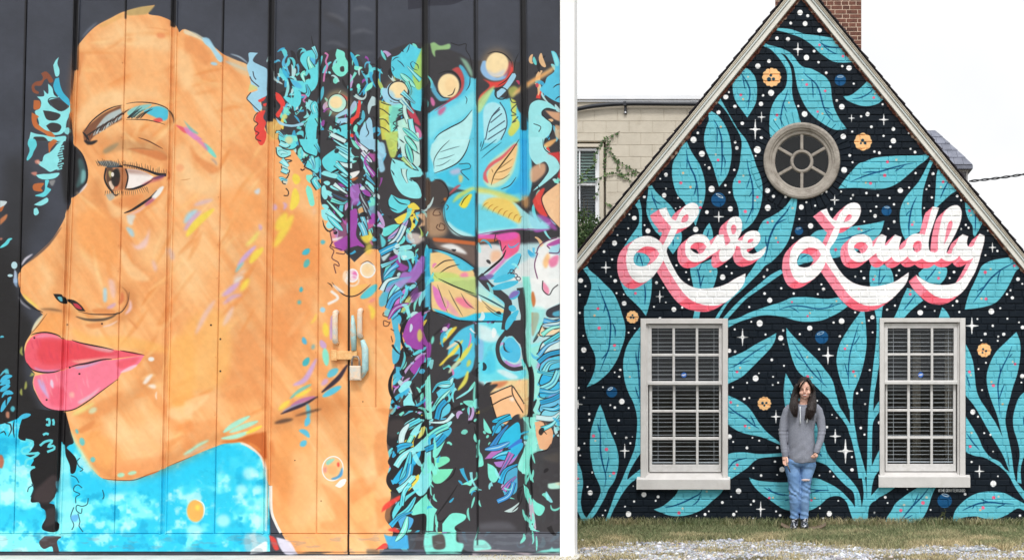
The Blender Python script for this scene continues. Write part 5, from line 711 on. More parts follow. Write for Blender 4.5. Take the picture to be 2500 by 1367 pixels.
    P('L9', (44, 204, 246), '620,290! 760,330 900,380 1040,340! 1200,330 1370,340! 1330,410! 1040,415! 860,400 700,350', .95, 2); S('L9', K, 13, '680,0 850,80 1040,150', 2); S('L9', (20, 70, 90), 15, '1060,150 1200,220 1360,310', 2); S('L9', K, 14, '600,310 720,350 860,405 1040,420', 2); S('L9', K, 12, '1040,420 1200,418 1340,420', 0)
    for a in ('670,60 720,200 770,330','780,110 840,230 920,370','900,140 960,240 1040,300','1100,210 1200,300 1320,360','1140,270 1220,340 1290,370'): S('L9', (60, 60, 60), 9, a, 2, .8)
    P('L9', (60, 58, 62), '600,330! 850,410 1040,430! 1040,520! 800,700 700,900 620,1000 600,700'); P('L9', PU, '330,560! 380,420 470,340 530,320! 530,690! 460,690 380,650', .97, 1); O('L9', (216, 206, 110), 500, 555, 26, 62, 0, .9, 2); S('L9', K, 26, '400,380 330,470 320,590 370,700 450,760', 2); P('L9', PU, '555,610! 610,640 600,760 560,800!', .9, 2); P('L9', PU, '400,880! 460,800 540,740 530,820 440,920', .97, 1)
    P('L9', (214, 120, 214), '220,330! 260,230 350,100 360,140 300,260 260,370', .95, 2); P('L9', (84, 190, 220), '100,190! 170,90 260,0! 420,-20! 300,120 180,250 110,270', .92, 3); P('L9', (206, 140, 214), '150,110 230,60 340,0 420,0 250,130', .7, 6); P('L9', (206, 206, 110), '300,320 340,220 410,170 390,280 320,340', .85, 4); P('L9', (110, 60, 130), '410,130 470,80 490,160 440,230', .8, 4); S('L9', K, 11, '130,60 240,0', 2); S('L9', K, 12, '540,0 420,120 350,220 310,330', 2)
    P('L9', (80, 190, 226), '220,380! 290,370 290,480 310,560 310,700 290,800 240,830 230,700 260,600 240,500', .95, 1); P('L9', (120, 210, 226), '150,330 200,280 220,350 170,370', .9, 2); P('L9', (80, 190, 226), '265,860! 320,870 330,950 290,1000 250,1030 270,950', .95, 1)
    for a in ('150,330 140,360 210,380','200,430 150,410 150,460 190,460 210,420','215,490 250,510','220,560 235,620','280,830 330,800 400,760'): S('L9', (60, 34, 30), 9, a, 0, .85)
    S('L9', K, 34, '250,880 210,1000 220,1120 290,1240', 2); P('L9', CY, '290,1080! 350,1010 420,1000 390,1060 310,1115', .97, 1); P('L9', CY, '340,1190! 410,1110 430,1190 450,1240 350,1250', .97, 1); P('L9', (100, 70, 60), '300,1150 330,1180 320,1240', .8, 3)
    P('L9', (84, 206, 240), '790,620! 900,500 1030,440! 1040,760! 1000,900 860,980 820,900 900,820 780,780', .95, 2)
    for c_, w, s in ((YE,50,'700,640 780,540 860,470'),(YE,40,'690,850 800,750 920,600'),((230,222,90),46,'850,840 950,720 1010,630'),(PU,50,'700,520 750,480 790,440'),((240,222,190),30,'760,690 820,650 890,600'),((200,220,190),40,'780,920 850,840 900,800'),((230,226,100),40,'870,1090 940,1000 970,900'),((200,210,110),40,'960,860 980,820 985,790')): S('L9', c_, w, s, 2, .95, 2)
    S('L9', BK, 50, '720,870 800,790 880,740', 2, .9, 3); S('L9', K, 22, '630,560 700,500 780,440', 2, .8, 3)
    P('L9', (110, 224, 240), '1070,430! 1340,440! 1290,600 1260,700 1280,830 1400,900 1530,890 1500,980 1300,1000 1080,1000!', .95, 3); P('L9', WH, '1070,440! 1180,480 1290,580 1200,620 1080,600!', .75, 6); P('L9', (150, 186, 236), '1070,600 1120,620 1110,800 1070,760', .7, 5); P('L9', (60, 200, 236), '1100,900 1180,700 1240,800 1220,920', .6, 8); P('L9', WH, '1250,900 1330,890 1460,960 1380,980', .7, 5)
    S('L9', BK, 74, '1080,-30 1180,80 1280,150 1360,230 1350,350 1330,500', 0, .96, 1); S('L9', BK, 70, '1480,90 1500,260 1520,380 1490,520 1520,660', 0, .96, 1); S('L9', BK, 56, '1510,600 1530,760 1580,900 1590,1060 1570,1400', 0, .97, 1); S('L9', BK, 40, '1340,520 1270,620 1260,720 1300,820 1400,880 1510,870', 0, .97, 1); P('L9', BK, '1330,420! 1510,400! 1530,620 1480,640 1400,560 1330,560')
    for a in ('1200,100 1330,70 1460,30','1220,30 1340,-10 1430,-30','1380,200 1440,150 1470,120','1370,270 1400,290 1440,300','1340,500 1380,410 1460,310'): S('L9', (70, 196, 230), 66, a, 2, .97)
    S('L9', (140, 110, 190), 56, '1370,190 1420,150 1470,130', 2, .9, 2); S('L9', (120, 90, 160), 50, '1080,0 1150,-10 1220,-30', 2, .8, 3); P('L9', (80, 196, 236), '1280,700! 1350,590 1400,580 1470,660 1480,760 1430,820 1330,780', .97, 1); P('L9', (190, 130, 206), '1310,790 1420,840 1490,820 1440,860 1370,850', .9, 2); S('L9', BK, 22, '1320,620 1330,690 1380,720', 2)
    P('L9', (150, 240, 226), '1500,-20! 1570,-20! 1600,300 1580,560 1590,860 1550,830 1530,650 1530,300', .92, 2); P('L9', WH, '1580,0! 1860,0! 1960,200! 1860,240 1720,300 1620,280 1590,120', .9, 3); P('L9', BR, '1590,140 1610,130 1630,220 1610,280 1590,220', .9, 3); P('L9', (200, 104, 50), '1590,330! 1660,340 1650,440 1600,560', .9, 3); P('L9', (246, 130, 170), '1700,30 1760,100 1750,160 1710,120', .8, 3); P('L9', (150, 240, 236), '1600,300 1720,300 1700,430 1640,560 1600,600', .6, 6)
    S('L9', K, 10, '1700,20 1700,110 1760,160 1800,100 1850,60', 0, .85); P('L9', (60, 60, 70), '1960,220! 1860,250 1740,310 1760,380 1960,370!', 1, 1); P('L9', (90, 190, 220), '1800,330 1960,290! 1960,350! 1820,370', .9, 2)
    for y, c_ in ((470,(252,222,180)),(640,(220,244,244)),(820,(90,204,236)),(950,(44,180,232)),(1070,(60,190,236)),(1210,(110,200,240)),(1310,(130,214,236))):
        P('L9', c_, '%d,%d! 1720,%d 1960,%d! 1960,%d! 1760,%d 1650,%d' % (1660, y+60, y-40, y-80, y+60, y+80, y+90), .95, 2); S('L9', K, 12, '1660,%d 1700,%d 1800,%d 1900,%d' % (y+70, y-20, y-60, y-80), 0, .9); S('L9', K, 10, '1660,%d 1700,%d 1900,%d' % (y+60, y+95, y+70), 0, .8)
    S('L9', (200, 150, 216), 40, '1640,880 1690,800 1780,760', 2, .8, 4); S('L9', (140, 160, 226), 46, '1720,1200 1800,1150 1900,1130', 2, .8, 4); P('L9', (60, 54, 58), '1700,430 1800,410 1780,470 1720,500', .9, 2)
    P('L9', (250, 210, 150), '1200,1000! 1560,980! 1560,1320! 1480,1367! 1440,1200 1390,1050 1180,1120', .92, 4); P('L9', (206, 120, 80), '1200,1020 1360,1000 1290,1060 1220,1060', .8, 5); P('L9', BK, '1080,1060! 1260,1030 1180,1130 1220,1280 1280,1367! 1080,1367!', .97, 2); P('L9', (253, 200, 150), '1185,1140! 1390,1040! 1520,1220 1510,1320! 1430,1330 1340,1420! 1260,1400! 1210,1230', .98, 1)
    for a in ('1190,1130 1300,1080 1400,1040','1210,1230 1300,1180 1400,1140','1400,1040 1410,1140 1510,1310','1410,1050 1520,1220','1190,1150 1210,1240 1260,1400'): S('L9', (30, 24, 24), 11, a, 0, .9)
    P('L9', WH, '1370,1170 1420,1160 1410,1200', .7, 4); S('L9', K, 44, '1570,860 1590,1000 1580,1200 1570,1367', 0, .95, 1)
    P('L9', (150, 240, 226), '545,1000! 600,930! 620,1367! 560,1340', .95, 1); S('L9', MINT, 30, '630,560 625,600 615,640', 2, .9, 2); S('L9', MINT, 22, '1040,1010 1030,1150 1040,1300', 2, .9, 2); P('L9', (100, 210, 236), '660,1110! 760,1030 830,1010 830,1080 710,1180', .97, 1); P('L9', (100, 210, 236), '640,1320! 720,1240 790,1220 790,1300 700,1367!', .97, 1); P('L9', MINT, '920,1200 1020,1190 1010,1260', .9); S('L9', K, 30, '620,1110 720,1030 840,1000', 2)
    S('L9', K, 50, '230,1340 330,1270 450,1265 590,1300', 2); P('L9', CY, '370,1367! 480,1330 470,1400!', .95, 1); P('L9', DK, '80,1270 250,1270 200,1330 130,1310', .6, 6)
    # ---------------- L12
    P('L12', (60, 57, 62), '600,120! 700,40 820,60 1000,20 1100,60! 1200,200 1300,700 1560,900! 1560,1110! 620,1110! 600,700'); P('L12', (40, 37, 41), '210,-40! 330,-20 450,-60 590,30! 600,1100! 270,1070 230,1000 220,900 330,760 240,720 180,640 180,560 220,490 190,420 250,310 190,260 180,190', 1, 1)
    P('L12', (74, 66, 66), '210,30 340,20 360,130 260,190 200,180', .7, 6)
    for c_, s in ((CY,'340,100! 360,50 440,0! 540,20 460,80 400,110'),(CY,'390,180! 460,80 530,30! 500,110 450,200'),(YE,'330,240! 400,190 460,170 440,230 440,290 390,270'),(CY,'290,400! 340,340 450,280 600,130! 610,290! 480,330 380,340'),((50,190,240),'240,600! 330,480 430,380 510,320 490,400 400,530 270,640'),(CY,'420,620! 520,520 545,330! 610,290! 610,640! 560,720 500,760 430,680'),((70,190,236),'220,600 260,620 240,650'),
                 (CY,'290,670! 350,590 460,560 430,640 340,710'),(YE,'330,710! 400,620 490,545! 490,600 390,710'),(AQ,'240,990! 235,920 300,810 460,700 490,700 380,790 290,910'),((84,180,236),'290,1000! 330,950 420,970 440,1000 400,1080 330,1095'),(MINT,'410,890! 500,800 560,740! 620,850 670,890! 640,960 630,1100! 555,1100! 550,940 430,945'),
                 ((226,226,130),'480,200! 520,90 550,90 520,180'),((70,190,230),'640,190! 780,90 810,130 740,210 630,260'),(CY,'620,110! 800,30 790,80 640,200'),(SKY,'650,0! 790,0! 700,20'),(MINT,'625,380! 640,270 760,190! 700,320 660,380'),((126,236,196),'640,390! 760,375 790,420 690,480 650,470'),((126,236,196),'625,500! 825,495! 780,570 700,635 630,620'),
                 (MINT,'900,650! 1020,590! 1000,660 960,650'),(MINT,'720,1030! 810,930 940,940 940,990 840,1060 860,1110! 720,1110!'),((44,200,240),'1220,250! 1300,160 1450,40 1480,120 1470,210 1340,290 1240,270'),((60,130,220),'1360,290 1480,200 1490,250 1400,310'),((190,120,200),'1130,400! 1220,310 1320,290 1230,380'),((50,190,236),'1230,400! 1330,330 1490,240 1500,290 1400,410 1280,400'),((180,130,210),'1220,430! 1400,400 1460,350 1400,440 1270,480'),
                 ((80,180,220),'1300,560! 1440,480 1450,560 1440,720 1330,760 1320,650'),((60,190,240),'1210,80 1290,70 1280,140 1220,140'),(MINT,'1120,0! 1170,80 1200,150 1130,120'),(MINT,'1060,480! 1110,370! 1120,460'),(MINT,'1160,440! 1230,480 1270,580 1220,630 1170,580'),(MINT,'1290,800! 1330,760 1430,790 1340,780'),((196,220,220),'1320,910! 1400,870 1470,820! 1450,890 1390,920'),
                 ((150,240,226),'1500,-10! 1700,-10! 1620,60 1640,240 1640,320! 1590,360 1550,560! 1460,500 1470,420 1520,300 1560,120'),((244,184,140),'1620,40! 1720,30 1800,140 1760,300 1670,300! 1640,200'),(MINT,'1510,640! 1560,700 1600,800 1700,850 1720,870! 1640,920 1690,960 1660,1000 1600,900 1540,800'),((200,190,206),'1560,780 1600,820 1640,1000 1630,1100! 1570,930',)):
        P('L12', c_, s, .96, 1)
    P('L12', (64, 62, 66), '1570,420! 1620,340 1860,280! 1960,260! 1960,1110! 1640,1110! 1600,800 1560,700', .97, 1); S('L12', K, 30, '1590,350 1580,560 1600,780', 2); P('L12', (90, 84, 78), '1700,380 1860,330! 1860,440! 1760,420', .6, 6); P('L12', (190, 240, 226), '1750,640! 1960,610! 1960,680! 1770,690', .95, 2); P('L12', (244, 210, 170), '1820,640 1960,620! 1960,670!', .8, 4); P('L12', MINT, '1600,780! 1640,820 1720,870 1680,950 1620,920', .95, 1); P('L12', (60, 54, 56), '1640,0! 1760,0! 1780,60 1730,60', .8, 2)
    for a in ('1710,40 1730,90 1700,110 1740,160','1000,20 1050,60','1020,0 1060,30','1810,60 1860,130 1830,170 1860,200','1780,250 1740,310 1640,330','850,480 820,560 750,620','870,650 800,760 700,900 650,970','1030,80 1050,200 1060,480','640,960 700,1010 780,950','1500,740 1480,830 1400,910'): S('L12', K, 14, a, 2, .9)
    for x, y in ((800,250),(1040,20),(1160,180),(1180,250),(1130,140),(1190,480),(780,240)): O('L12', MINT, x, y, 18, 12, rs.uniform(-60, 60), .9)
    P('L12', RED, '125,920! 160,840 300,755 330,770 220,860', .92, 3); P('L12', (70, 180, 236), '150,1130! 230,1150 480,1130! 420,1250 390,1275! 200,1275!', .95, 2); P('L12', RED, '190,1090 260,1065 320,1120 250,1110', .9, 2); P('L12', RED, '60,1290! 150,1220 185,1230 180,1270 110,1275', .95, 1)
    P('L12', (96, 100, 112), '860,1110! 1960,1110! 1960,1320! 1010,1320! 900,1250', .9, 2); P('L12', (110, 112, 122), '1080,1030 1350,1010 1450,1090! 1080,1095!', .5, 10); P('L12', (70, 66, 72), '380,1110! 540,1110! 560,1330! 400,1320!', .9, 2); P('L12', (140, 240, 226), '550,1110! 640,1110 760,1120 850,1110 860,1200 930,1230 900,1320! 560,1330! 540,1230', .95, 2); P('L12', (84, 74, 74), '620,1150! 720,1130 750,1200 740,1270 640,1270', .95, 2); P('L12', (150, 238, 226), '1030,1190! 1130,1190 1200,1270 1100,1290 1030,1290', .95, 2); P('L12', (140, 236, 226), '1690,1290 1780,1270 1790,1210! 1800,1270 1900,1260! 1900,1320! 1600,1320!', .9, 2); P('L12', (220, 200, 206), '1010,1300! 1200,1280 1560,1310 1860,1310! 1860,1340! 1010,1340!', .7, 3)
    P('L12', (100, 110, 130), '110,1280! 540,1280! 560,1340! 100,1340!', .8, 2); P('L12', (80, 84, 90), '-20,1275! 100,1275! 100,1330! -20,1330!', .6, 4)
    # the two long twisted locks: fat slanted strands with dark edges
    def lock(path, half, n, cols, lean):
        pth = spline([(x, y, False) for x, y in path], False)
        for i in range(n):
            q = pth[int(i*(len(pth)-1)/max(1, n-1))]; l = half*rs.uniform(.75, 1.15); w = rs.uniform(9, 15)
            a = math.radians(lean+rs.uniform(-24, 24)); dx, dy = math.cos(a)*l, math.sin(a)*l; tp = [0, 2, 1, -1][rs.randint(4)]; cv_ = rs.uniform(-9, 9)
            ox = rs.uniform(-6, 6)
            s = '%.1f,%.1f %.1f,%.1f %.1f,%.1f' % (q[0]+ox-dx, q[1]-dy, q[0]+ox+cv_, q[1]+cv_, q[0]+ox+dx, q[1]+dy)
            S('S', (26, 30, 36), w+rs.uniform(2, 6), s, tp, .9, 1); S('S', cols[rs.randint(len(cols))], w, s, tp, .97, 1)
            S('S', (214, 246, 248) if rs.rand() < .5 else (40, 120, 170), w*.25, s, 2, .7)
    cool = [CY, AQ, (60, 190, 236), (80, 180, 236), MINT, (210, 240, 244), (44, 170, 220)]
    lock([(820, 330), (845, 400), (830, 470), (815, 545)], 26, 15, [CY, AQ, MINT, (214, 244, 246), (70, 66, 74)], 24)
    lock([(880, 360), (905, 430), (890, 500), (880, 560)], 20, 9, [PU, LIL, (230, 232, 244), (110, 200, 226), (70, 60, 76)], 60)
    lock([(1005, 180), (990, 260), (1005, 340), (990, 430)], 22, 12, [CY, (200, 242, 236), AQ, (180, 220, 120), MINT], 60)
    lock([(765, 130), (740, 200), (775, 290), (765, 400), (770, 450)], 14, 10, [AQ, MINT, CY], 70)
    lock([(690, 330), (700, 390), (695, 440)], 9, 6, [CY, (190, 236, 236)], 20)
    lock([(1000, 1040), (985, 1100), (990, 1180), (980, 1290)], 34, 13, cool+[YE], 128)
    lock([(968, 560), (950, 640), (962, 720), (975, 760)], 30, 10, cool+[PU, LIL], 132)
    lock([(1225, 1020), (1215, 1080), (1235, 1140), (1240, 1200)], 30, 9, [(50, 190, 240), (60, 150, 220), (190, 120, 200), (44, 200, 240)], 140)
    lock([(1350, 780), (1346, 860), (1342, 950), (1338, 1030)], 30, 14, cool+[LIL], 158)
    lock([(1085, 930), (1075, 1000), (1060, 1080)], 30, 7, cool, 140)
    for i in range(40):
        x = rs.choice([1046, 1060, 1168, 1290, 1300])+rs.uniform(-14, 14); y = rs.uniform(1060, 1330)
        S('S', MINT, rs.uniform(3, 9), '%.1f,%.1f %.1f,%.1f %.1f,%.1f' % (x, y-rs.uniform(6, 26), x+rs.uniform(-5, 5), y, x+rs.uniform(-12, 12), y+rs.uniform(6, 20)), 2, .9)
    curls(22, (800, 930, 180, 560), [K, K, CY, (214, 244, 246), PU], .85, 1); curls(22, (960, 1040, 420, 900), [K, CY, (214, 244, 246), AQ], .85, 1); curls(34, (960, 1360, 1020, 1300), [K, MINT, CY, (60, 190, 236)], .85, 1); curls(26, (1050, 1280, 560, 900), [K, WH, CY, (60, 190, 236), (236, 130, 190)], .8, 1)
    # shade of the unlit channels and joints, painted in along with their black paint
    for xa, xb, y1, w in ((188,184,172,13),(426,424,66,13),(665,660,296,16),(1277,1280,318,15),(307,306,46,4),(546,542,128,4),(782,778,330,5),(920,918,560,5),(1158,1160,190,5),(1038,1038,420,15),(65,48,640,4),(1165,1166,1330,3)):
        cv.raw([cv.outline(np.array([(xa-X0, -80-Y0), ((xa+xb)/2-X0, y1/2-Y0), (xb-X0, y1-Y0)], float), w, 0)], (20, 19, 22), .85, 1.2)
    cv.a = np.clip(cv.a, 0, 1)**np.float32(1.04)*np.float32(.935)
    # chipped and rubbed paint along the foot of the wall
    yy, xx = np.mgrid[0:cv.h, 0:cv.w]; sy = yy+Y0
    foot = np.clip((sy-1296)/12., 0, 1)*np.clip((fbm(cv.h, cv.w, 9, 91, 3, 3.5)-.56)*8, 0, 1)
    cv.a += (foot[..., None]*.3*(np.array((120, 128, 138))/255.-cv.a)).astype(np.float32)
    strip = ((sy > 1344) & (sy < 1362)).astype(float)*np.clip((fbm(cv.h, cv.w, 16, 95, 3, 4)-.42)*6, 0, 1)
    cv.a += (strip[..., None]*.6*(np.array((34, 44, 54))/255.-cv.a)).astype(np.float32)
    tone = 0.965+0.07*fbm(cv.h, cv.w, 11, 99, 3)
    cv.a *= tone[..., None].astype(np.float32)
    return cv
# ------------------------------------------------------------------ scene helpers
RND = random.Random(7)
def W(px, py, y=0.0):                                            # the place at depth y that the photograph shows at (px, py)
    s = FPX/(DIST+y)
    return Vector(((px-CX)/s, y, EYE-(py-CY)/s))
def lin(c):
    c = np.asarray(c, float)/255.0
    return tuple(np.where(c <= 0.04045, c/12.92, ((c+0.055)/1.055)**2.4))+(1.0,)

class MB:
    def __init__(s): s.v = []; s.f = []; s.m = []; s.c = []; s.smooth = False
    def add(s, vs, fs, mi=0, col=None):
        o = len(s.v); s.v += [tuple(x) for x in vs]
        for f in fs: s.f.append(tuple(i+o for i in f)); s.m.append(mi)
        if col is not None: s.c += [col]*len(vs)
        return s
    def box(s, x0, x1, y0, y1, z0, z1, mi=0):
        if x0 > x1: x0, x1 = x1, x0
        if z0 > z1: z0, z1 = z1, z0
        if y0 > y1: y0, y1 = y1, y0
        return s.add([(x0,y0,z0),(x1,y0,z0),(x1,y1,z0),(x0,y1,z0),(x0,y0,z1),(x1,y0,z1),(x1,y1,z1),(x0,y1,z1)],
                     [(0,3,2,1),(4,5,6,7),(0,1,5,4),(1,2,6,5),(2,3,7,6),(3,0,4,7)], mi)
    def bevbox(s, x0, x1, y0, y1, z0, z1, b=0.004, mi=0):        # box with the edges of its front (low y) face eased
        if x0 > x1: x0, x1 = x1, x0
        if z0 > z1: z0, z1 = z1, z0
        return s.slab([(x0, z0), (x1, z0), (x1, z1), (x0, z1)], y0, y1, b, mi)
    def slab(s, poly, y0, y1, b=0.0, mi=0):                      # prism over an x-z polygon, counter-clockwise seen from the front
        n = len(poly); P = [Vector((p[0], p[1])) for p in poly]
        if b > 0:
            Q = []
            for i in range(n):
                a, c, d = P[i-1], P[i], P[(i+1) % n]
                e0 = (c-a).normalized(); e1 = (d-c).normalized()
                n0 = Vector((-e0.y, e0.x)); n1 = Vector((-e1.y, e1.x)); h = n0+n1
                h = h/max(0.4, h.dot(n0)) if h.length > 1e-6 else n0
                Q.append(c+h*b)
            vs = [(p.x, y0, p.y) for p in Q]+[(p.x, y0+b*0.8, p.y) for p in P]+[(p.x, y1, p.y) for p in P]
            fs = [tuple(range(n))]+[(i+n, (i+1) % n+n, (i+1) % n, i) for i in range(n)]+[(i+2*n, (i+1) % n+2*n, (i+1) % n+n, i+n) for i in range(n)]+[tuple(range(3*n-1, 2*n-1, -1))]
        else:
            vs = [(p.x, y0, p.y) for p in P]+[(p.x, y1, p.y) for p in P]
            fs = [tuple(range(n))]+[(i+n, (i+1) % n+n, (i+1) % n, i) for i in range(n)]+[tuple(range(2*n-1, n-1, -1))]
        return s.add(vs, fs, mi)
    def tube(s, pts, r, n=8, mi=0, col=None):
        pts = [Vector(p) for p in pts]; k = len(pts)
        rr = r if hasattr(r, '__len__') else [r]*k
        vs = []; fs = []
        u = None
        for i, p in enumerate(pts):
            t = (pts[min(i+1, k-1)]-pts[max(i-1, 0)]).normalized()
            if u is None: u = t.orthogonal()
            u = u-t*u.dot(t)
            if u.length < 1e-5: u = t.orthogonal()
            u.normalize(); w = t.cross(u)
            for j in range(n):
                a = 2*math.pi*j/n; vs.append(p+(u*math.cos(a)+w*math.sin(a))*rr[i])
        for i in range(k-1):
            for j in range(n): fs.append((i*n+j, (i+1)*n+j, (i+1)*n+(j+1) % n, i*n+(j+1) % n))
        fs.append(tuple(range(n))); fs.append(tuple(range((k-1)*n+n-1, (k-1)*n-1, -1)))
        return s.add(vs, fs, mi, col)
    def loft(s, rings, n=20, mi=0):                              # rings: (x, y, z, rx, ry) stacked in z; closed ends
        vs = []; fs = []; k = len(rings)
        for (x, y, z, rx, ry) in rings:
            for j in range(n):
                a = 2*math.pi*j/n; vs.append((x+rx*math.cos(a), y+ry*math.sin(a), z))
        for i in range(k-1):
            for j in range(n): fs.append((i*n+j, i*n+(j+1) % n, (i+1)*n+(j+1) % n, (i+1)*n+j))
        fs.append(tuple(range(n-1, -1, -1))); fs.append(tuple(range((k-1)*n, k*n)))
        return s.add(vs, fs, mi)
    def ell(s, c, r, nu=16, nv=10, mi=0, rot=None, col=None):
        c = Vector(c); R = rot if rot is not None else Matrix.Identity(3); vs = []; fs = []
        for i in range(1, nv):
            th = math.pi*i/nv
            for j in range(nu):
                a = 2*math.pi*j/nu
                vs.append(c+R@Vector((r[0]*math.sin(th)*math.cos(a), r[1]*math.sin(th)*math.sin(a), r[2]*math.cos(th))))
        top = len(vs); vs.append(c+R@Vector((0, 0, r[2]))); bot = len(vs); vs.append(c+R@Vector((0, 0, -r[2])))
        for i in range(nv-2):
            for j in range(nu): fs.append((i*nu+j, (i+1)*nu+j, (i+1)*nu+(j+1) % nu, i*nu+(j+1) % nu))
        for j in range(nu): fs.append((top, j, (j+1) % nu)); fs.append((bot, (nv-2)*nu+(j+1) % nu, (nv-2)*nu+j))
        return s.add(vs, fs, mi, col)
    def mesh(s, name):
        me = bpy.data.meshes.new(name); me.from_pydata(s.v, [], s.f)
        if len(set(s.m)) > 1: me.polygons.foreach_set('material_index', s.m)
        if s.smooth: me.polygons.foreach_set('use_smooth', [True]*len(me.polygons))
        if s.c:
            at = me.color_attributes.new('tint', 'FLOAT_COLOR', 'POINT')
            at.data.foreach_set('color', np.array([tuple(c)+(1.0,) for c in s.c], np.float32).ravel())
        me.update(); return me
    def build(s, name, mats, parent=None, **k):
        return link(name, s.mesh(name), mats, parent, **k)

def link(name, me, mats, parent=None, **k):
    if not isinstance(mats, (list, tuple)): mats = [mats]
    if len(me.materials) == 0:
        for m in mats: me.materials.append(m)
    o = bpy.data.objects.new(name, me); COL.objects.link(o)
    if parent is not None:
        o.parent = parent; o.matrix_parent_inverse = base_inv(parent)
    for a, b in k.items(): o[a] = b
    return o
def base_inv(o):
    return Matrix.Translation(-world_loc(o))
def world_loc(o):
    return o.location.copy() if o.parent is None else (world_loc(o.parent)+o.matrix_parent_inverse.translation+o.location)
def thing(name, loc, label, category, group=None):
    o = bpy.data.objects.new(name, None); COL.objects.link(o); o.location = loc; o.empty_display_size = 0.2
    o['label'] = label; o['category'] = category
    if group: o['group'] = group
    return o
def tag(o, label, category, group=None):
    o['label'] = label; o['category'] = category
    if group: o['group'] = group
    return o
def copy_tree(o, parent=None):
    c = o.copy(); COL.objects.link(c)
    if parent is not None: c.parent = parent
    for ch in list(o.children): copy_tree(ch, c)
    return c
def remesh(mb, voxel, smooth=3, fac=0.5):                        # grow one continuous skin over overlapping forms
    me = mb.mesh('tmp'); o = bpy.data.objects.new('tmp', me); COL.objects.link(o)
    r = o.modifiers.new('r', 'REMESH'); r.mode = 'VOXEL'; r.voxel_size = voxel
    if smooth:
        m = o.modifiers.new('s', 'SMOOTH'); m.factor = fac; m.iterations = smooth
    dg = bpy.context.evaluated_depsgraph_get(); dg.update()
    out = bpy.data.meshes.new_from_object(o.evaluated_get(dg))
    bpy.data.objects.remove(o); bpy.data.meshes.remove(me)
    out.polygons.foreach_set('use_smooth', [True]*len(out.polygons)); out.materials.clear()
    return out

def displace(me, fn):                                            # push the skin along its normals; fn takes coordinate arrays
    n = len(me.vertices); co = np.empty(n*3); me.vertices.foreach_get('co', co); co = co.reshape(-1, 3)
    nr_ = np.empty(n*3); me.vertices.foreach_get('normal', nr_); nr_ = nr_.reshape(-1, 3)
    co = co+nr_*fn(co[:, 0], co[:, 1], co[:, 2])[:, None]
    me.vertices.foreach_set('co', co.ravel()); me.update()

# ------------------------------------------------------------------ materials
def new_mat(name):
    m = bpy.data.materials.new(name); m.use_nodes = True
    return m, m.node_tree.nodes, m.node_tree.links, m.node_tree.nodes['Principled BSDF']
def noise(n, scale, detail=4, rough=0.6):
    t = n.new('ShaderNodeTexNoise'); t.inputs['Scale'].default_value = scale; t.inputs['Detail'].default_value = detail; t.inputs['Roughness'].default_value = rough
    return t
def mixrgb(n, l, fac, a, b, blend='MIX'):
    x = n.new('ShaderNodeMix'); x.data_type = 'RGBA'; x.blend_type = blend
    for sock, v in ((0, fac), (6, a), (7, b)):
        if hasattr(v, 'links') or hasattr(v, 'is_linked'): l.new(v, x.inputs[sock])
        else: x.inputs[sock].default_value = v
    return x.outputs[2]
def ramp(n, l, src, p0, p1, c0=(0,0,0,1), c1=(1,1,1,1)):
    r = n.new('ShaderNodeValToRGB'); r.color_ramp.elements[0].position = p0; r.color_ramp.elements[1].position = p1
    r.color_ramp.elements[0].color = c0; r.color_ramp.elements[1].color = c1
    l.new(src, r.inputs[0]); return r.outputs[0]
def paint(name, c, c2=None, scale=6.0, rough=0.6, bump=0.0, bscale=40.0, spec=0.5, metal=0.0, stretch=None, dirt=None, rand=0.0):
    m, n, l, b = new_mat(name)
    tc = n.new('ShaderNodeTexCoord'); co = tc.outputs['Object']
    if stretch:
        mp = n.new('ShaderNodeMapping'); mp.inputs['Scale'].default_value = stretch; l.new(co, mp.inputs[0]); co = mp.outputs[0]
    t = noise(n, scale); l.new(co, t.inputs[0])
    col = mixrgb(n, l, ramp(n, l, t.outputs[0], 0.35, 0.68), lin(c), lin(c2 if c2 else [x*0.9 for x in c]))
    if dirt:
        t2 = noise(n, scale*0.45, 6, 0.7); l.new(co, t2.inputs[0])
        col = mixrgb(n, l, ramp(n, l, t2.outputs[0], 0.55, 0.72), col, lin(dirt))
    if rand:
        oi = n.new('ShaderNodeObjectInfo'); hs = n.new('ShaderNodeHueSaturation')
        mr = n.new('ShaderNodeMapRange'); mr.inputs[3].default_value = 1-rand; mr.inputs[4].default_value = 1+rand
        l.new(oi.outputs['Random'], mr.inputs[0]); l.new(mr.outputs[0], hs.inputs['Value']); l.new(col, hs.inputs['Color']); col = hs.outputs[0]
    l.new(col, b.inputs['Base Color']); b.inputs['Roughness'].default_value = rough
    b.inputs['Specular IOR Level'].default_value = spec; b.inputs['Metallic'].default_value = metal
    if bump:
        t3 = noise(n, bscale, 5, 0.65); l.new(co, t3.inputs[0])
        bp = n.new('ShaderNodeBump'); bp.inputs['Strength'].default_value = bump; bp.inputs['Distance'].default_value = 0.01
        l.new(t3.outputs[0], bp.inputs['Height']); l.new(bp.outputs[0], b.inputs['Normal'])
    return m
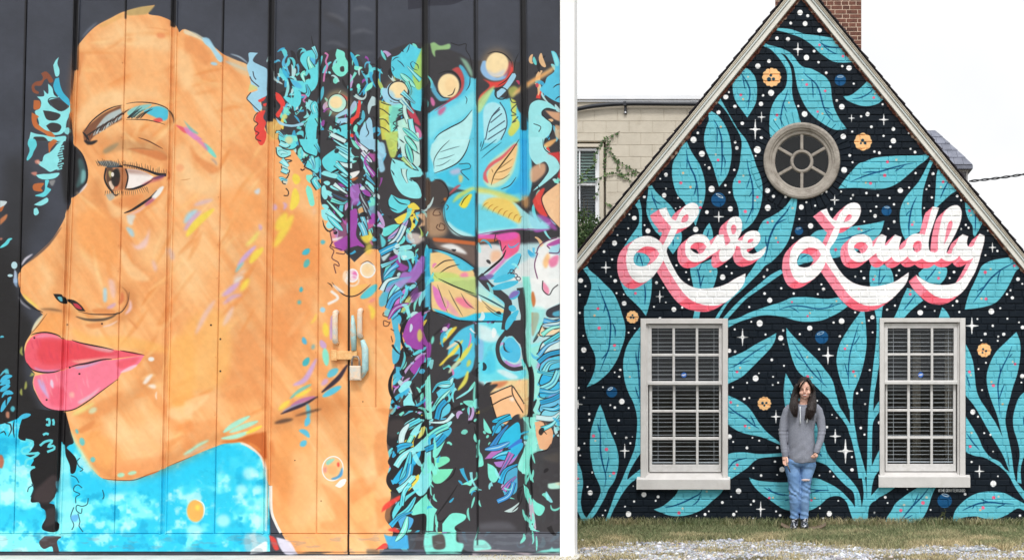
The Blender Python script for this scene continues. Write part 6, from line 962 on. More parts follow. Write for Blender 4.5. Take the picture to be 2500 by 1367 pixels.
def mural(name, cv, ydepth, rough, bumps, spec=0.5):
    # the painting is laid on by place: world x-z position on the wall plane picks the colour, so every brick or sheet carries its own piece
    img = bpy.data.images.new(name, cv.w, cv.h, alpha=False)
    px = np.ones((cv.h, cv.w, 4), np.float32); px[..., :3] = np.clip(cv.a[::-1], 0, 1)
    img.pixels.foreach_set(px.ravel()); img.update(); img.pack()
    m, n, l, b = new_mat(name)
    ge = n.new('ShaderNodeNewGeometry'); sx = n.new('ShaderNodeSeparateXYZ'); l.new(ge.outputs['Position'], sx.inputs[0])
    s = FPX/(DIST+ydepth)
    def lin1(src, k, o):
        q = n.new('ShaderNodeMath'); q.operation = 'MULTIPLY_ADD'; l.new(src, q.inputs[0]); q.inputs[1].default_value = k; q.inputs[2].default_value = o; return q.outputs[0]
    u = lin1(sx.outputs[0], s/cv.w, (CX-cv.x0)/cv.w)
    v = lin1(sx.outputs[2], s/cv.h, 1-(CY+EYE*s-cv.y0)/cv.h)
    cb = n.new('ShaderNodeCombineXYZ'); l.new(u, cb.inputs[0]); l.new(v, cb.inputs[1])
    it = n.new('ShaderNodeTexImage'); it.image = img; it.extension = 'EXTEND'; l.new(cb.outputs[0], it.inputs[0])
    l.new(it.outputs[0], b.inputs['Base Color']); b.inputs['Specular IOR Level'].default_value = spec
    t = noise(n, 3.0, 5, 0.6); l.new(ge.outputs['Position'], t.inputs[0])
    mr = n.new('ShaderNodeMapRange'); mr.inputs[3].default_value = rough[0]; mr.inputs[4].default_value = rough[1]
    l.new(t.outputs[0], mr.inputs[0]); l.new(mr.outputs[0], b.inputs['Roughness'])
    nrm = None
    for sc, st, dist in bumps:
        tt = noise(n, sc, 5, 0.62); l.new(ge.outputs['Position'], tt.inputs[0])
        bp = n.new('ShaderNodeBump'); bp.inputs['Strength'].default_value = st; bp.inputs['Distance'].default_value = dist
        l.new(tt.outputs[0], bp.inputs['Height'])
        if nrm is not None: l.new(nrm, bp.inputs['Normal'])
        nrm = bp.outputs[0]
    l.new(nrm, b.inputs['Normal'])
    return m
def attr_mat(name, rough=0.8, trans=0.0, attr='tint'):
    m, n, l, b = new_mat(name)
    a = n.new('ShaderNodeAttribute'); a.attribute_name = attr
    l.new(a.outputs['Color'], b.inputs['Base Color']); b.inputs['Roughness'].default_value = rough
    b.inputs['Specular IOR Level'].default_value = 0.25
    if trans:
        tr = n.new('ShaderNodeBsdfTranslucent'); l.new(a.outputs['Color'], tr.inputs[0])
        mxs = n.new('ShaderNodeMixShader'); mxs.inputs[0].default_value = trans
        l.new(b.outputs[0], mxs.inputs[1]); l.new(tr.outputs[0], mxs.inputs[2]); l.new(mxs.outputs[0], n['Material Output'].inputs[0])
    return m
def glass_mat(name, tint=(0.82, 0.88, 0.88, 1), refl=1.0):
    m, n, l, b = new_mat(name); n.remove(b)
    tr = n.new('ShaderNodeBsdfTransparent'); tr.inputs[0].default_value = tint
    gl = n.new('ShaderNodeBsdfGlossy'); gl.inputs['Roughness'].default_value = 0.03
    fr = n.new('ShaderNodeFresnel'); fr.inputs[0].default_value = 1.5
    ml = n.new('ShaderNodeMath'); ml.operation = 'MULTIPLY'; l.new(fr.outputs[0], ml.inputs[0]); ml.inputs[1].default_value = refl
    mxs = n.new('ShaderNodeMixShader'); l.new(ml.outputs[0], mxs.inputs[0]); l.new(tr.outputs[0], mxs.inputs[1]); l.new(gl.outputs[0], mxs.inputs[2])
    l.new(mxs.outputs[0], n['Material Output'].inputs[0])
    return m
M = {}
GABLE = paint_gable(); PANEL = paint_panel()
Y_PANEL = -2.43                                                   # the metal wall stands this far in front of the gable
M['gable'] = mural('painted_brick', GABLE, 0.0, (0.5, 0.75), [(16, 0.4, 0.014), (90, 0.7, 0.005)], 0.16)
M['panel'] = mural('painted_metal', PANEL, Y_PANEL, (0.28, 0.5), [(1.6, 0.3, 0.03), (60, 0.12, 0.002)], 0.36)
M['trim'] = paint('painted_trim', (214, 212, 210), (201, 199, 197), 5, 0.55, 0.25, 60, dirt=(196, 193, 188))
M['sash'] = paint('sash_paint', (217, 216, 215), (202, 201, 200), 9, 0.5, 0.3, 70, dirt=(188, 186, 182))
M['rake_low'] = paint('rake_white', (232, 230, 222), (220, 218, 210), 4, 0.5, 0.15, 50, dirt=(186, 180, 168))
M['rake_mid'] = paint('rake_pale', (216, 222, 220), (202, 209, 207), 4, 0.5, 0.15, 50)
M['rake_top'] = paint('rake_cream', (228, 220, 204), (210, 200, 182), 4, 0.55, 0.15, 50)
M['oculus'] = paint('weathered_paint', (172, 165, 156), (146, 139, 130), 12, 0.75, 0.9, 45, dirt=(112, 104, 96))
M['shingle'] = paint('asphalt_shingle', (50, 45, 52), (34, 31, 36), 30, 0.9, 0.5, 120)
M['brick'] = paint('red_brick', (122, 80, 66), (92, 60, 52), 22, 0.9, 0.6, 90, rand=0.28)
M['mortar'] = paint('lime_mortar', (216, 192, 172), (190, 168, 150), 18, 0.95, 0.4, 90)
M['inside'] = paint('room_plaster', (96, 98, 102), (80, 82, 86), 3, 0.9)
M['slat'] = paint('blind_slat', (238, 240, 244), (228, 232, 238), 3, 0.35)
M['glass'] = glass_mat('window_glass', (0.92, 0.94, 0.95, 1), 0.55)
M['block'] = paint('painted_block', (212, 204, 188), (202, 194, 178), 5, 0.85, 0.5, 40, dirt=(190, 181, 164), rand=0.02)
M['blockwall'] = paint('painted_block_wall', (204, 196, 180), (192, 184, 168), 4, 0.9, 0.4, 30)
M['coping'] = paint('white_coping', (246, 248, 252), (236, 240, 246), 2, 0.4)
M['pipe'] = paint('black_pipe', (40, 44, 52), (30, 33, 40), 6, 0.35, spec=0.6)
M['slate'] = paint('roof_slate', (126, 130, 144), (104, 108, 122), 8, 0.7, 0.3, 40, rand=0.12)
M['cheek'] = paint('slate_cheek', (150, 150, 154), (128, 128, 132), 10, 0.8, 0.3, 60)
M['white'] = paint('white_post_paint', (250, 250, 250), (244, 244, 245), 3, 0.6)
M['concrete'] = paint('pale_concrete', (214, 212, 206), (190, 188, 182), 3, 0.9, 0.4, 60, dirt=(166, 162, 154))
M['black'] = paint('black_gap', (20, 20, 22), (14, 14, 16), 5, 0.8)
M['soil'] = paint('dry_soil', (108, 98, 76), (84, 80, 56), 2.2, 1.0, 0.6, 30, dirt=(128, 124, 116))
# ------------------------------------------------------------------ ground
def fb2(x, y, s):                                                # cheap smooth value noise for scattering
    def h(i, j): return (math.sin(i*127.1+j*311.7+s*17.3)*43758.5453) % 1.0
    xi, yi = math.floor(x), math.floor(y); fx, fy = x-xi, y-yi
    fx = fx*fx*(3-2*fx); fy = fy*fy*(3-2*fy)
    return (h(xi,yi)*(1-fx)+h(xi+1,yi)*fx)*(1-fy)+(h(xi,yi+1)*(1-fx)+h(xi+1,yi+1)*fx)*fy
g = MB(); g.add([(-400,-300,0),(400,-300,0),(400,500,0),(-400,500,0)], [(0,1,2,3)])
g.build('ground', M['soil'], kind='structure')
pv = MB(); pv.bevbox(-9, -2.04, -4.4, -2.30, -0.2, 0.012, 0.004)
pv.build('pavement', M['concrete'], kind='structure')

# ------------------------------------------------------------------ the brick house with the painted gable
ZA, SL = EYE+(CY+10)/217.0, 1.229                                 # foot of the rake boards: z = ZA - SL*|x|
HALF = 2.95
zr = lambda x: ZA-SL*abs(x)
house = thing('brick_house', (0, 0, 0), 'brick house whose black gable is painted with teal leaves and the words Love Loudly', 'house')
PXM = 217.0
LW = dict(case=(1564.4, 777.5, 1777.3, 1169.6), inner=(1577.5, 790.5, 1764.5, 1160), xs=[(1590,1641),(1647,1698),(1704,1754.6)],
          up=[(801,863),(870,930)], lo=[(940,1000.5),(1007,1067),(1074.5,1134.5)], sill=(1555.7, 1783, 1169.6, 1193), meet=(930, 940), sash=(1581, 1762))
RW = dict(case=(2147.5, 776.5, 2356.5, 1162.5), inner=(2157.5, 787, 2343, 1155), xs=[(2167.5,2216),(2222.5,2273),(2279,2329)],
          up=[(801,862),(868,928)], lo=[(938.5,998.5),(1005,1065),(1071.6,1133)], sill=(2144.6, 2367, 1163, 1188), meet=(928, 938.5), sash=(2160, 2338))
OC = W(1957.5, 393.5); OR_ = 0.425
def xz(px, py): p = W(px, py); return p.x, p.z
def rect(px0, py0, px1, py1):
    a, b = xz(px0, py1), xz(px1, py0); return a[0], b[0], a[1], b[1]      # x0,x1,z0,z1
holes = [rect(*LW['case']), rect(*RW['case'])]
sills = [rect(LW['sill'][0], LW['sill'][2], LW['sill'][1], LW['sill'][3]), rect(RW['sill'][0], RW['sill'][2], RW['sill'][1], RW['sill'][3])]
# mortar bed / wall core with openings (a hair inside the trim so nothing shows through)
wall = MB(); y0, y1 = 0.0090, 0.206
(lx0, lx1, lz0, lz1), (rx0, rx1, rz0, rz1) = holes
i_ = 0.012
lx0 += i_; lx1 -= i_; rx0 += i_; rx1 -= i_; lz1 -= i_; rz1 -= i_
def gab(x0, x1, zb):                                             # gable strip between x0 and x1 from zb up to the roof line
    top = [(x1, zr(x1)+0.16), (x0, zr(x0)+0.16)]
    if x0 < 0 < x1: top = [(x1, zr(x1)+0.16), (0, ZA+0.16), (x0, zr(x0)+0.16)]
    return [(x0, zb), (x1, zb)]+top
wall.slab(gab(-HALF, lx0, -0.1), y0, y1); wall.slab(gab(lx0, lx1, lz1), y0, y1); wall.box(lx0, lx1, y0, y1, -0.1, lz0)
wall.slab(gab(rx1, HALF, -0.1), y0, y1); wall.slab(gab(rx0, rx1, rz1), y0, y1); wall.box(rx0, rx1, y0, y1, -0.1, rz0)
arc = [(OC.x+0.40*math.sin(a), OC.z-0.40*math.cos(a)) for a in np.linspace(0, math.pi, 25)]
cx_ = OC.x
wall.slab([(cx_, -0.1), (rx0, -0.1), (rx0, zr(rx0)+0.16), (cx_, zr(cx_)+0.16)]+arc[::-1], y0, y1)
wall.slab([(lx1, -0.1), (cx_, -0.1)]+[(2*cx_-x, z) for x, z in arc]+[(cx_, zr(cx_)+0.16), (0, ZA+0.16) if cx_ > 0 else (lx1, zr(lx1)), (lx1, zr(lx1)+0.16)], y0, y1)
w_ob = wall.build('wall', M['gable'], house)
# side and back walls, floor: plain brick shell behind the gable
sh = MB()
LEN = 6.7
for s in (-1, 1): sh.box(s*HALF, s*(HALF-0.2), 0.206, LEN, -0.1, zr(HALF)+0.02)
sh.slab(gab(-HALF+0.2, HALF-0.2, -0.1), LEN-0.2, LEN)
sh.build('side_wall', M['brick'], house)
inn = MB(); inn.box(-HALF+0.2, HALF-0.2, 0.21, LEN-0.2, 0.28, 0.3); inn.box(-HALF+0.2, HALF-0.2, 2.2, 2.28, 0.3, 2.9); inn.box(-2.05, 2.05, 0.21, LEN-0.2, 3.12, 3.2)
inn.build('interior', M['inside'], house)

# bricks: course by course, cut round the openings and under the rake
CH = 16.45/PXM; JT = 0.0095
Z0 = EYE-(1300-CY)/PXM
Z0 = EYE-((133+16.45*71)-CY)/PXM
def clip(poly, a, b, c):                                         # keep a*x+b*z <= c
    out = []
    for i in range(len(poly)):
        p, q = poly[i], poly[(i+1) % len(poly)]
        dp, dq = a*p[0]+b*p[1]-c, a*q[0]+b*q[1]-c
        if dp <= 0: out.append(p)
        if dp*dq < 0:
            t = dp/(dp-dq); out.append((p[0]+t*(q[0]-p[0]), p[1]+t*(q[1]-p[1])))
    return out
def area(p): return 0.5*sum(p[i][0]*p[(i+1) % len(p)][1]-p[(i+1) % len(p)][0]*p[i][1] for i in range(len(p)))
def minus(pieces, r):
    out = []
    x0, x1, z0, z1 = r
    for (a, b, c, d) in pieces:
        if b <= x0 or a >= x1 or d <= z0 or c >= z1: out.append((a, b, c, d)); continue
        if a < x0: out.append((a, x0, c, d))
        if b > x1: out.append((x1, b, c, d))
        if c < z0: out.append((max(a, x0), min(b, x1), c, z0))
        if d > z1: out.append((max(a, x0), min(b, x1), z1, d))
    return out
RB = 0.575                                                       # outer radius of the ring of bricks on edge round the oculus
full = []; cut = []
ncourse = int((ZA-Z0)/CH)+1
for k in range(ncourse):
    za, zb = Z0+k*CH+JT/2, Z0+(k+1)*CH-JT/2
    xlim = min(HALF, (ZA-za)/SL+0.03)
    x = -HALF-RND.uniform(0, 0.1)-(0.105 if k % 2 else 0)
    while x < xlim:
        Lb = 0.205+RND.uniform(-0.012, 0.012)
        if k % 6 == 5: Lb = 0.102+RND.uniform(-0.006, 0.006)      # header course
        a, b = x+JT/2, x+Lb-JT/2; x += Lb
        if b < -xlim or a > xlim: continue
        p = [(max(a, -HALF), min(b, HALF), za, zb)]
        if p[0][1]-p[0][0] < 0.015: continue
        for h in holes+sills: p = minus(p, (h[0]-0.004, h[1]+0.004, h[2]-0.004, h[3]+0.004))
        zm = (za+zb)/2-OC.z
        if abs(zm) < RB:
            hx = math.sqrt(RB*RB-zm*zm); p = minus(p, (OC.x-hx, OC.x+hx, za-1, zb+1))
        whole = len(p) == 1 and abs((p[0][1]-p[0][0])-(b-a)) < 1e-6 and abs(p[0][3]-p[0][2]-(zb-za)) < 1e-6 and Lb > 0.15
        for (c0, c1, d0, d1) in p:
            poly = [(c0, d0), (c1, d0), (c1, d1), (c0, d1)]
            q = clip(clip(poly, SL, 1.0, ZA+0.03), -SL, 1.0, ZA+0.03)
            if len(q) < 3 or area(q) < 0.0006: continue
            if whole and len(q) == 4 and abs(area(q)-area(poly)) < 1e-9: full.append((c0, c1, d0, d1))
            else: cut.append(q)
protos = []
for i in range(6):                                               # six worn brick shapes shared by the bricks that are objects
    mb = MB(); L, H = 0.1955, CH-JT; n = 4
    mb.slab([(-L/2+RND.uniform(0,.002), -H/2+RND.uniform(0,.002)), (L/2-RND.uniform(0,.002), -H/2+RND.uniform(0,.003)), (L/2-RND.uniform(0,.003), H/2-RND.uniform(0,.003)), (-L/2+RND.uniform(0,.003), H/2-RND.uniform(0,.002))], 0.0, 0.014, 0.0045)
    protos.append(mb.mesh('brick'))
def seen(b):
    X, Z = (b[0]+b[1])/2, (b[2]+b[3])/2
    px, py = CX+X*PXM, CY+(EYE-Z)*PXM
    return 1415 < px < 2495 and py < 1275 and not (1905 < px < 2012 and py > 935) and not (px < 1435)
full.sort(key=lambda b: (not seen(b), math.hypot((b[0]+b[1])/2, (b[2]+b[3])/2-EYE)))
for i, b in enumerate(full):
    if i < 300:
        o = link('brick', protos[i % 6], M['gable'], w_ob)
        o.location = ((b[0]+b[1])/2, RND.uniform(-0.003, 0.0018), (b[2]+b[3])/2)
        o.scale = ((b[1]-b[0])/0.1955, 1, 1); o.rotation_euler = (RND.uniform(-.006, .006), RND.uniform(-.006, .006), RND.uniform(-.006, .006))
    else: cut.append([(b[0], b[2]), (b[1], b[2]), (b[1], b[3]), (b[0], b[3])])
mb = MB()
for q in cut:
    q = [(x+RND.uniform(-.0012, .0012), z+RND.uniform(-.0012, .0012)) for x, z in q]
    dy = RND.uniform(-0.003, 0.0018)
    mb.slab(q, dy, 0.014+dy, 0.0045 if min(math.dist(q[i], q[i-1]) for i in range(len(q))) > 0.012 else 0.0)
nr = 46
for k in range(nr):                                              # ring of bricks on edge
    a0 = 2*math.pi*(k+0.07)/nr; a1 = 2*math.pi*(k+0.93)/nr
    r0, r1 = OR_-0.02, RB-RND.uniform(0, 0.012)
    dy = -0.004+RND.uniform(-0.001, 0.001)
    mb.slab([(OC.x+r0*math.cos(a0), OC.z+r0*math.sin(a0)), (OC.x+r1*math.cos(a0), OC.z+r1*math.sin(a0)), (OC.x+r1*math.cos(a1), OC.z+r1*math.sin(a1)), (OC.x+r0*math.cos(a1), OC.z+r0*math.sin(a1))], dy, 0.012, 0.003)
mb.build('brick', M['gable'], w_ob, kind='stuff')

# sash windows
def window(d, label):
    x0, x1, z0, z1 = rect(*d['case']); a0, a1, b0, b1 = rect(*d['inner'])
    c = MB()
    c.bevbox(x0, a0, -0.022, 0.10, z0, z1); c.bevbox(a1, x1, -0.022, 0.10, z0, z1); c.bevbox(a0, a1, -0.021, 0.10, b1, z1)
    s0, s1 = xz(d['sash'][0], 900)[0], xz(d['sash'][1], 900)[0]
    c.bevbox(a0, s0, 0.012, 0.12, z0, b1, 0.003); c.bevbox(s1, a1, 0.012, 0.12, z0, b1, 0.003)      # parting stops
    wd = c.build('window', M['trim'], house, label=label)
    X = [(xz(p, 900)[0], xz(q, 900)[0]) for p, q in d['xs']]
    zt = xz(0, d['inner'][1]+2)[1]
    def sash(rows, ztop, zbot, yf, x0, x1):
        Z = [(xz(0, q)[1], xz(0, p)[1]) for p, q in rows]
        s = MB(); yb = yf+0.038
        s.bevbox(x0, X[0][0], yf, yb, zbot, ztop, 0.003); s.bevbox(X[2][1], x1, yf, yb, zbot, ztop, 0.003)
        s.bevbox(X[0][0], X[2][1], yf+.0005, yb, Z[0][1], ztop, 0.003); s.bevbox(X[0][0], X[2][1], yf+.0005, yb, zbot, Z[-1][0], 0.003)
        so = s.build('sash', M['sash'], wd)
        for i in range(2):
            m_ = MB(); m_.bevbox(X[i][1], X[i+1][0], yf+0.002, yb-0.004, Z[-1][0], Z[0][1], 0.006); m_.build('muntin', M['sash'], wd)
        for i in range(len(Z)-1):
            m_ = MB(); m_.bevbox(X[0][0], X[2][1], yf+0.003, yb-0.005, Z[i+1][1], Z[i][0], 0.006); m_.build('muntin', M['sash'], wd)
        for (u0, u1) in X:
            for (v0, v1) in Z:
                p_ = MB(); p_.box(u0-0.003, u1+0.003, yf+0.020, yf+0.0235, v0-0.003, v1+0.003); p_.build('pane', M['glass'], wd)
    zm0, zm1 = xz(0, d['meet'][1])[1], xz(0, d['meet'][0])[1]
    sash(d['up'], zt, zm0, 0.018, s0+0.001, s1-0.001)
    zb = xz(0, d['lo'][-1][1]+18)[1]
    sash(d['lo'], zm1-0.004, zb, 0.060, s0+0.012, s1-0.012)
    m_ = MB(); m_.bevbox(s0-0.002, s1+0.002, 0.008, 0.06, zm0+0.004, zm1-0.006, 0.004); m_.build('meeting_rail', M['sash'], wd)
    # sloping sill with a thick front edge
    q0, q1, r0, r1 = rect(d['sill'][0], d['sill'][2], d['sill'][1], d['sill'][3])
    sl = MB(); zi = zb
    n0 = -0.062
    def wob(z): return z+RND.uniform(-.003, .003)
    sl.add([(q0, n0, r0), (q1, n0, r0), (q1, n0, r1), (q0, n0, r1), (q0, 0.10, zi), (q1, 0.10, zi), (q1, 0.10, r0), (q0, 0.10, r0)],
           [(0, 1, 2, 3), (3, 2, 5, 4), (1, 6, 5, 2), (0, 3, 4, 7), (0, 7, 6, 1), (4, 5, 6, 7)])
    sl.build('sill', M['trim'], wd)
    return wd
window(LW, 'sash window left of the person'); window(RW, 'sash window above the painted signature')

# round window
def ringprof(prof, n=64, cx=0, cz=0):
    vs = []; fs = []; k = len(prof)
    for i in range(n):
        a = 2*math.pi*i/n
        for (r, y) in prof: vs.append((cx+r*math.cos(a), y, cz+r*math.sin(a)))
    for i in range(n):
        for j in range(k): fs.append((i*k+j, i*k+(j+1) % k, ((i+1) % n)*k+(j+1) % k, ((i+1) % n)*k+j))
    return vs, fs
oc = MB(); oc.smooth = False
oc.add(*ringprof([(0.302,0.10),(0.302,0.016),(0.312,0.006),(0.340,0.004),(0.346,-0.014),(0.362,-0.020),(0.370,-0.032),(0.404,-0.040),(0.424,-0.034),(0.432,-0.012),(0.432,0.10)], 72, OC.x, OC.z))
oco = oc.build('round_window', M['oculus'], house)
hub = MB(); hub.add(*ringprof([(0.094,0.05),(0.094,0.024),(0.103,0.010),(0.120,0.010),(0.131,0.024),(0.131,0.05)], 40, OC.x, OC.z)); hub.build('hub_ring', M['oculus'], oco)
for k in range(6):
    a = math.radians(90+60*k); d_ = Vector((math.cos(a), math.sin(a))); n_ = Vector((-d_.y, d_.x)); c_ = Vector((OC.x, OC.z))
    sp = MB(); p0, p1 = c_+d_*0.128, c_+d_*0.306
    sp.slab([tuple(p0-n_*0.017), tuple(p1-n_*0.017), tuple(p1+n_*0.017), tuple(p0+n_*0.017)] if True else [], 0.014, 0.05, 0.006); sp.build('spoke', M['oculus'], oco)
    gp = MB(); A0, A1 = a+0.02, a+math.radians(60)-0.02
    arc1 = [tuple(c_+Vector((math.cos(t), math.sin(t)))*0.306) for t in np.linspace(A0, A1, 8)]; arc0 = [tuple(c_+Vector((math.cos(t), math.sin(t)))*0.122) for t in np.linspace(A1, A0, 6)]
    gp.slab(arc1+arc0, 0.036, 0.039); gp.build('pane', M['glass'], oco)
gp = MB(); gp.slab([(OC.x+0.1*math.cos(t), OC.z+0.1*math.sin(t)) for t in np.linspace(0, 2*math.pi, 24, endpoint=False)], 0.036, 0.039); gp.build('pane', M['glass'], oco)

at_ = MB(); at_.box(-0.42, 0.42, 3.0, 3.02, 3.2, 5.2); at_.build('attic_dark_screen', M['black'], house)  # unseen black screen, added so the round panes stay dark

# rake boards (three stepped mouldings a side) and the shingled roof
def strip(mb, s, v0, v1, yf, yb, x0=0.0, x1=HALF+0.12, b=0.003):
    p = [(s*x0, ZA-SL*x0+v0), (s*x1, ZA-SL*x1+v0), (s*x1, ZA-SL*x1+v1), (s*x0, ZA-SL*x0+v1)]
    if s < 0: p = p[::-1]
    mb.slab(p, yf, yb, b)
V = lambda px: px/PXM
for s in (-1, 1):
    a_ = MB(); strip(a_, s, 0, V(16.5), -0.045, 0.006); ro = a_.build('rake_board', M['rake_low'], house)
    a_ = MB(); strip(a_, s, V(16.5), V(17.4), -0.034, 0.006, b=0); strip(a_, s, V(24.5), V(25.2), -0.040, 0.006, b=0); a_.build('quirk', M['oculus'], ro)
    a_ = MB(); strip(a_, s, V(17.4), V(24.5), -0.060, 0.006); a_.build('bed_moulding', M['rake_mid'], ro)
    a_ = MB(); strip(a_, s, V(25.2), V(29.6), -0.070, 0.006); strip(a_, s, V(30), V(34.2), -0.078, 0.006); a_.build('crown_moulding', M['rake_top'], ro)
roof = MB()
for s in (-1, 1):
    a_ = MB(); strip(a_, s, V(34.3), V(38), -0.08, LEN+0.05, b=0); roof.v += []; o_ = len(roof.v); roof.v += a_.v; roof.f += [tuple(i+o_ for i in f) for f in a_.f]; roof.m += a_.m
rf = roof.build('roof', M['shingle'], house)
sl_len = math.hypot(1, SL); ex = 0.131
th = math.atan(SL)
for s in (-1, 1):
    me = None
    n = int((HALF+0.14)*sl_len/ex)
    for i in range(n):
        d0 = (i-0.25)*ex; d1 = (i+1)*ex
        if me is None or i % 5 == 0:
            m_ = MB(); t0, t1 = 0.004, 0.012+RND.uniform(-.002, .005)
            P = [(0, 0.0), (d1-d0, 0.006), (d1-d0, t1+0.004), (0, t0)]
            me_pts = P
        base = Vector((s*d0/sl_len, ZA+V(38.2)-SL*d0/sl_len)); u = Vector((s/sl_len, -SL/sl_len)); nn = Vector((s*SL/sl_len, 1/sl_len))
        q = [tuple(base+u*a+nn*b) for a, b in P]
        if s < 0: q = q[::-1]
        m_ = MB(); m_.slab(q, -0.092-RND.uniform(0, .012), LEN+0.05, 0.0); m_.build('shingle_row', M['shingle'], rf)

# chimney behind the ridge
CYF = 5.9; cs = FPX/(DIST+CYF)
cx0, cx1 = (1892-CX)/cs, (2103.5-CX)/cs
ch = MB(); ch.box(cx0+0.003, cx1-0.003, CYF+0.003, CYF+0.74, 3.6, 9.4); cho = ch.build('chimney', M['mortar'], house)
cc = 10.62/cs; zt0 = EYE-(4-CY)/cs
rest = MB()
cprot = {}
for k in range(-70, 26):
    z = zt0+k*cc
    if z > 9.35: break
    x = cx0; j = 0
    seq = []
    odd = k % 2
    while x < cx1-0.02:
        L = [0.181, 0.118][(j+odd) % 3 == 2] if k % 5 else 0.118
        if j == 0 and odd: L = 0.118
        L = min(L, cx1-x)
        if cx1-(x+L) < 0.05: L = cx1-x
        seq.append((x, L)); x += L; j += 1
    for (x, L) in seq:
        px, py = CX+(x+L/2)*cs, CY-(z-EYE)*cs
        lim = 938-(ZA+V(45)-SL*abs((px-CX)/PXM)-EYE)*217
        if -12 < py < 122 and py < lim+12 and abs(px-1955) > 15:
            m_ = MB(); m_.bevbox(x+0.006, x+L-0.006, CYF-RND.uniform(0, .003), CYF+0.10, z-cc+0.012, z, 0.003); m_.build('brick', M['brick'], cho)
        else: rest.bevbox(x+0.006, x+L-0.006, CYF, CYF+0.02, z-cc+0.012, z, 0.003)
    for sx, a, b in ((1, cx1-0.02, cx1), (-1, cx0, cx0+0.02)):
        for q in range(4): rest.box(a, b, CYF+0.105+q*0.16, CYF+0.105+q*0.16+0.15, z-cc+0.008, z-0.001)
rest.build('chimney_side_brick', M['brick'], cho, kind='stuff')

# hipped slate dormer on the right slope
do = MB(); do.box(0.9, 2.34, 3.5, 5.0, 2.9, 4.60); doo = do.build('dormer', M['cheek'], house)
d2 = MB(); d2.box(0.9, 2.355, 3.485, 5.015, 4.585, 4.655); d2.box(2.325, 2.348, 3.492, 3.52, 3.0, 4.585); d2.build('dormer_trim', M['trim'], doo)
ey, ez, ex1, rz_, ry_, rx_ = 3.39, 4.66, 2.405, 5.315, 4.25, 1.965
d3 = MB(); A = Vector((0.6, ey, ez)); B = Vector((ex1, ey, ez)); C_ = Vector((rx_, ry_, rz_)); D = Vector((0.6, ry_, rz_)); B2 = Vector((ex1, 2*ry_-ey, ez)); A2 = Vector((0.6, 2*ry_-ey, ez))
dn = Vector((0, 0, -0.05))
d3.add([A+dn, B+dn, B2+dn, A2+dn, A, B, B2, A2, C_, D], [(0, 3, 2, 1), (0, 1, 5, 4), (1, 2, 6, 5), (2, 3, 7, 6), (3, 0, 4, 7), (4, 5, 8, 9), (5, 6, 8), (6, 7, 9, 8), (4, 9, 7)])
d3.build('dormer_roof', M['slate'], doo)
rows = 5
up_ = (D-A).normalized(); nrm_ = Vector((0, -(rz_-ez), (ry_-ey))).normalized(); nrm_ = Vector((0, -abs(rz_-ez), abs(ry_-ey))).normalized()
Ls = (D-A).length
for r in range(rows):
    t0, t1 = r/rows, (r+1.12)/rows
    t1 = min(t1, 1.0)
    xr = lambda t: ex1+(rx_-ex1)*t
    x = 0.9+(0.062 if r % 2 else 0)
    while x < xr(t0)-0.01:
        xa, xb = x+0.002, x+0.123
        qa = [(xa, t0), (min(xb, xr(t0)+0.008), t0), (min(xb, xr(t1)+0.008), t1), (min(xa, xr(t1)+0.004), t1)]
        if qa[1][0]-qa[0][0] > 0.012:
            vs = []
            for lift0, lift1 in ((0.012, 0.004), (0.004, 0.0)):
                for (X_, t) in qa: vs.append(Vector((X_, 0, 0))+Vector((0, A.y, A.z))+up_*(Ls*t)+nrm_*(lift0 if t == t0 else lift1)+Vector((0, 0, RND.uniform(0, .002))))
            m_ = MB(); m_.add(vs, [(0, 1, 2, 3), (7, 6, 5, 4), (0, 4, 5, 1), (1, 5, 6, 2), (2, 6, 7, 3), (3, 7, 4, 0)])
            m_.build('slate', M['slate'], doo)
        x += 0.125

# service cable from the dormer
cb_ = []
p_a = W(2366, 443, 3.46); p_q = W(2500, 420, 3.0); p_b = p_a+(p_q-p_a)*6.0; p_b.z += 0.5
for i in range(60):
    t = i/59; p = p_a.lerp(p_b, t); p.z -= 0.42*t*(1-t)*2.0; cb_.append(p)
c1 = MB()
for ph in (0, math.pi):
    pts = []
    for i, p in enumerate(cb_):
        for sub in range(4):
            if i+1 >= len(cb_): break
            q = p.lerp(cb_[i+1], sub/4); a = (i*4+sub)*0.42+ph; pts.append(q+Vector((0.0, math.cos(a)*0.011, math.sin(a)*0.011)))
    c1.tube(pts, 0.0085, 6)
c1.smooth = True
tag(c1.build('power_cable', M['pipe']), 'black twisted power cable running from the slate dormer out to the right', 'cable')

# ------------------------------------------------------------------ block building behind on the left
BY = 7.5; bs = FPX/(DIST+BY)
def WB(px, py): return ((px-CX)/bs, EYE-(py-CY)/bs)
bb = thing('block_building', (-4, BY, 0), 'beige painted concrete block building behind the left roof edge, with a white coping', 'building')
wx0, wz1 = WB(1332, 346); wx1, wz0 = WB(1479, 548)
bw_ = MB(); XL, XR = -12.0, 0.3; ZT = WB(0, 247)[1]
bw_.box(XL, wx0, BY, BY+0.25, 0, ZT); bw_.box(wx1, XR, BY, BY+0.25, 0, ZT); bw_.box(wx0, wx1, BY, BY+0.25, wz1, ZT); bw_.box(wx0, wx1, BY, BY+0.25, 0, wz0)
bw_.box(XL, XR, BY+0.25, BY+6, ZT-0.3, ZT-0.1); bw_.box(XL, XL+.2, BY+.25, BY+6, 0, ZT-.3); bw_.box(XR-.2, XR, BY+.25, BY+6, 0, ZT-.3); bw_.box(XL, XR, BY+5.8, BY+6, 0, ZT-.3)
bwo = bw_.build('wall', M['blockwall'], bb)
co_ = MB(); za_, zb_ = WB(0, 245)[1], WB(0, 234)[1]; co_.bevbox(XL-.05, XR+.05, BY-0.06, BY+0.35, za_, zb_, 0.006); co_.box(XL-.03, XR+.03, BY-0.03, BY+0.3, za_-0.035, za_-0.002); co_.build('coping', M['coping'], bb)
chh = 29.0/bs
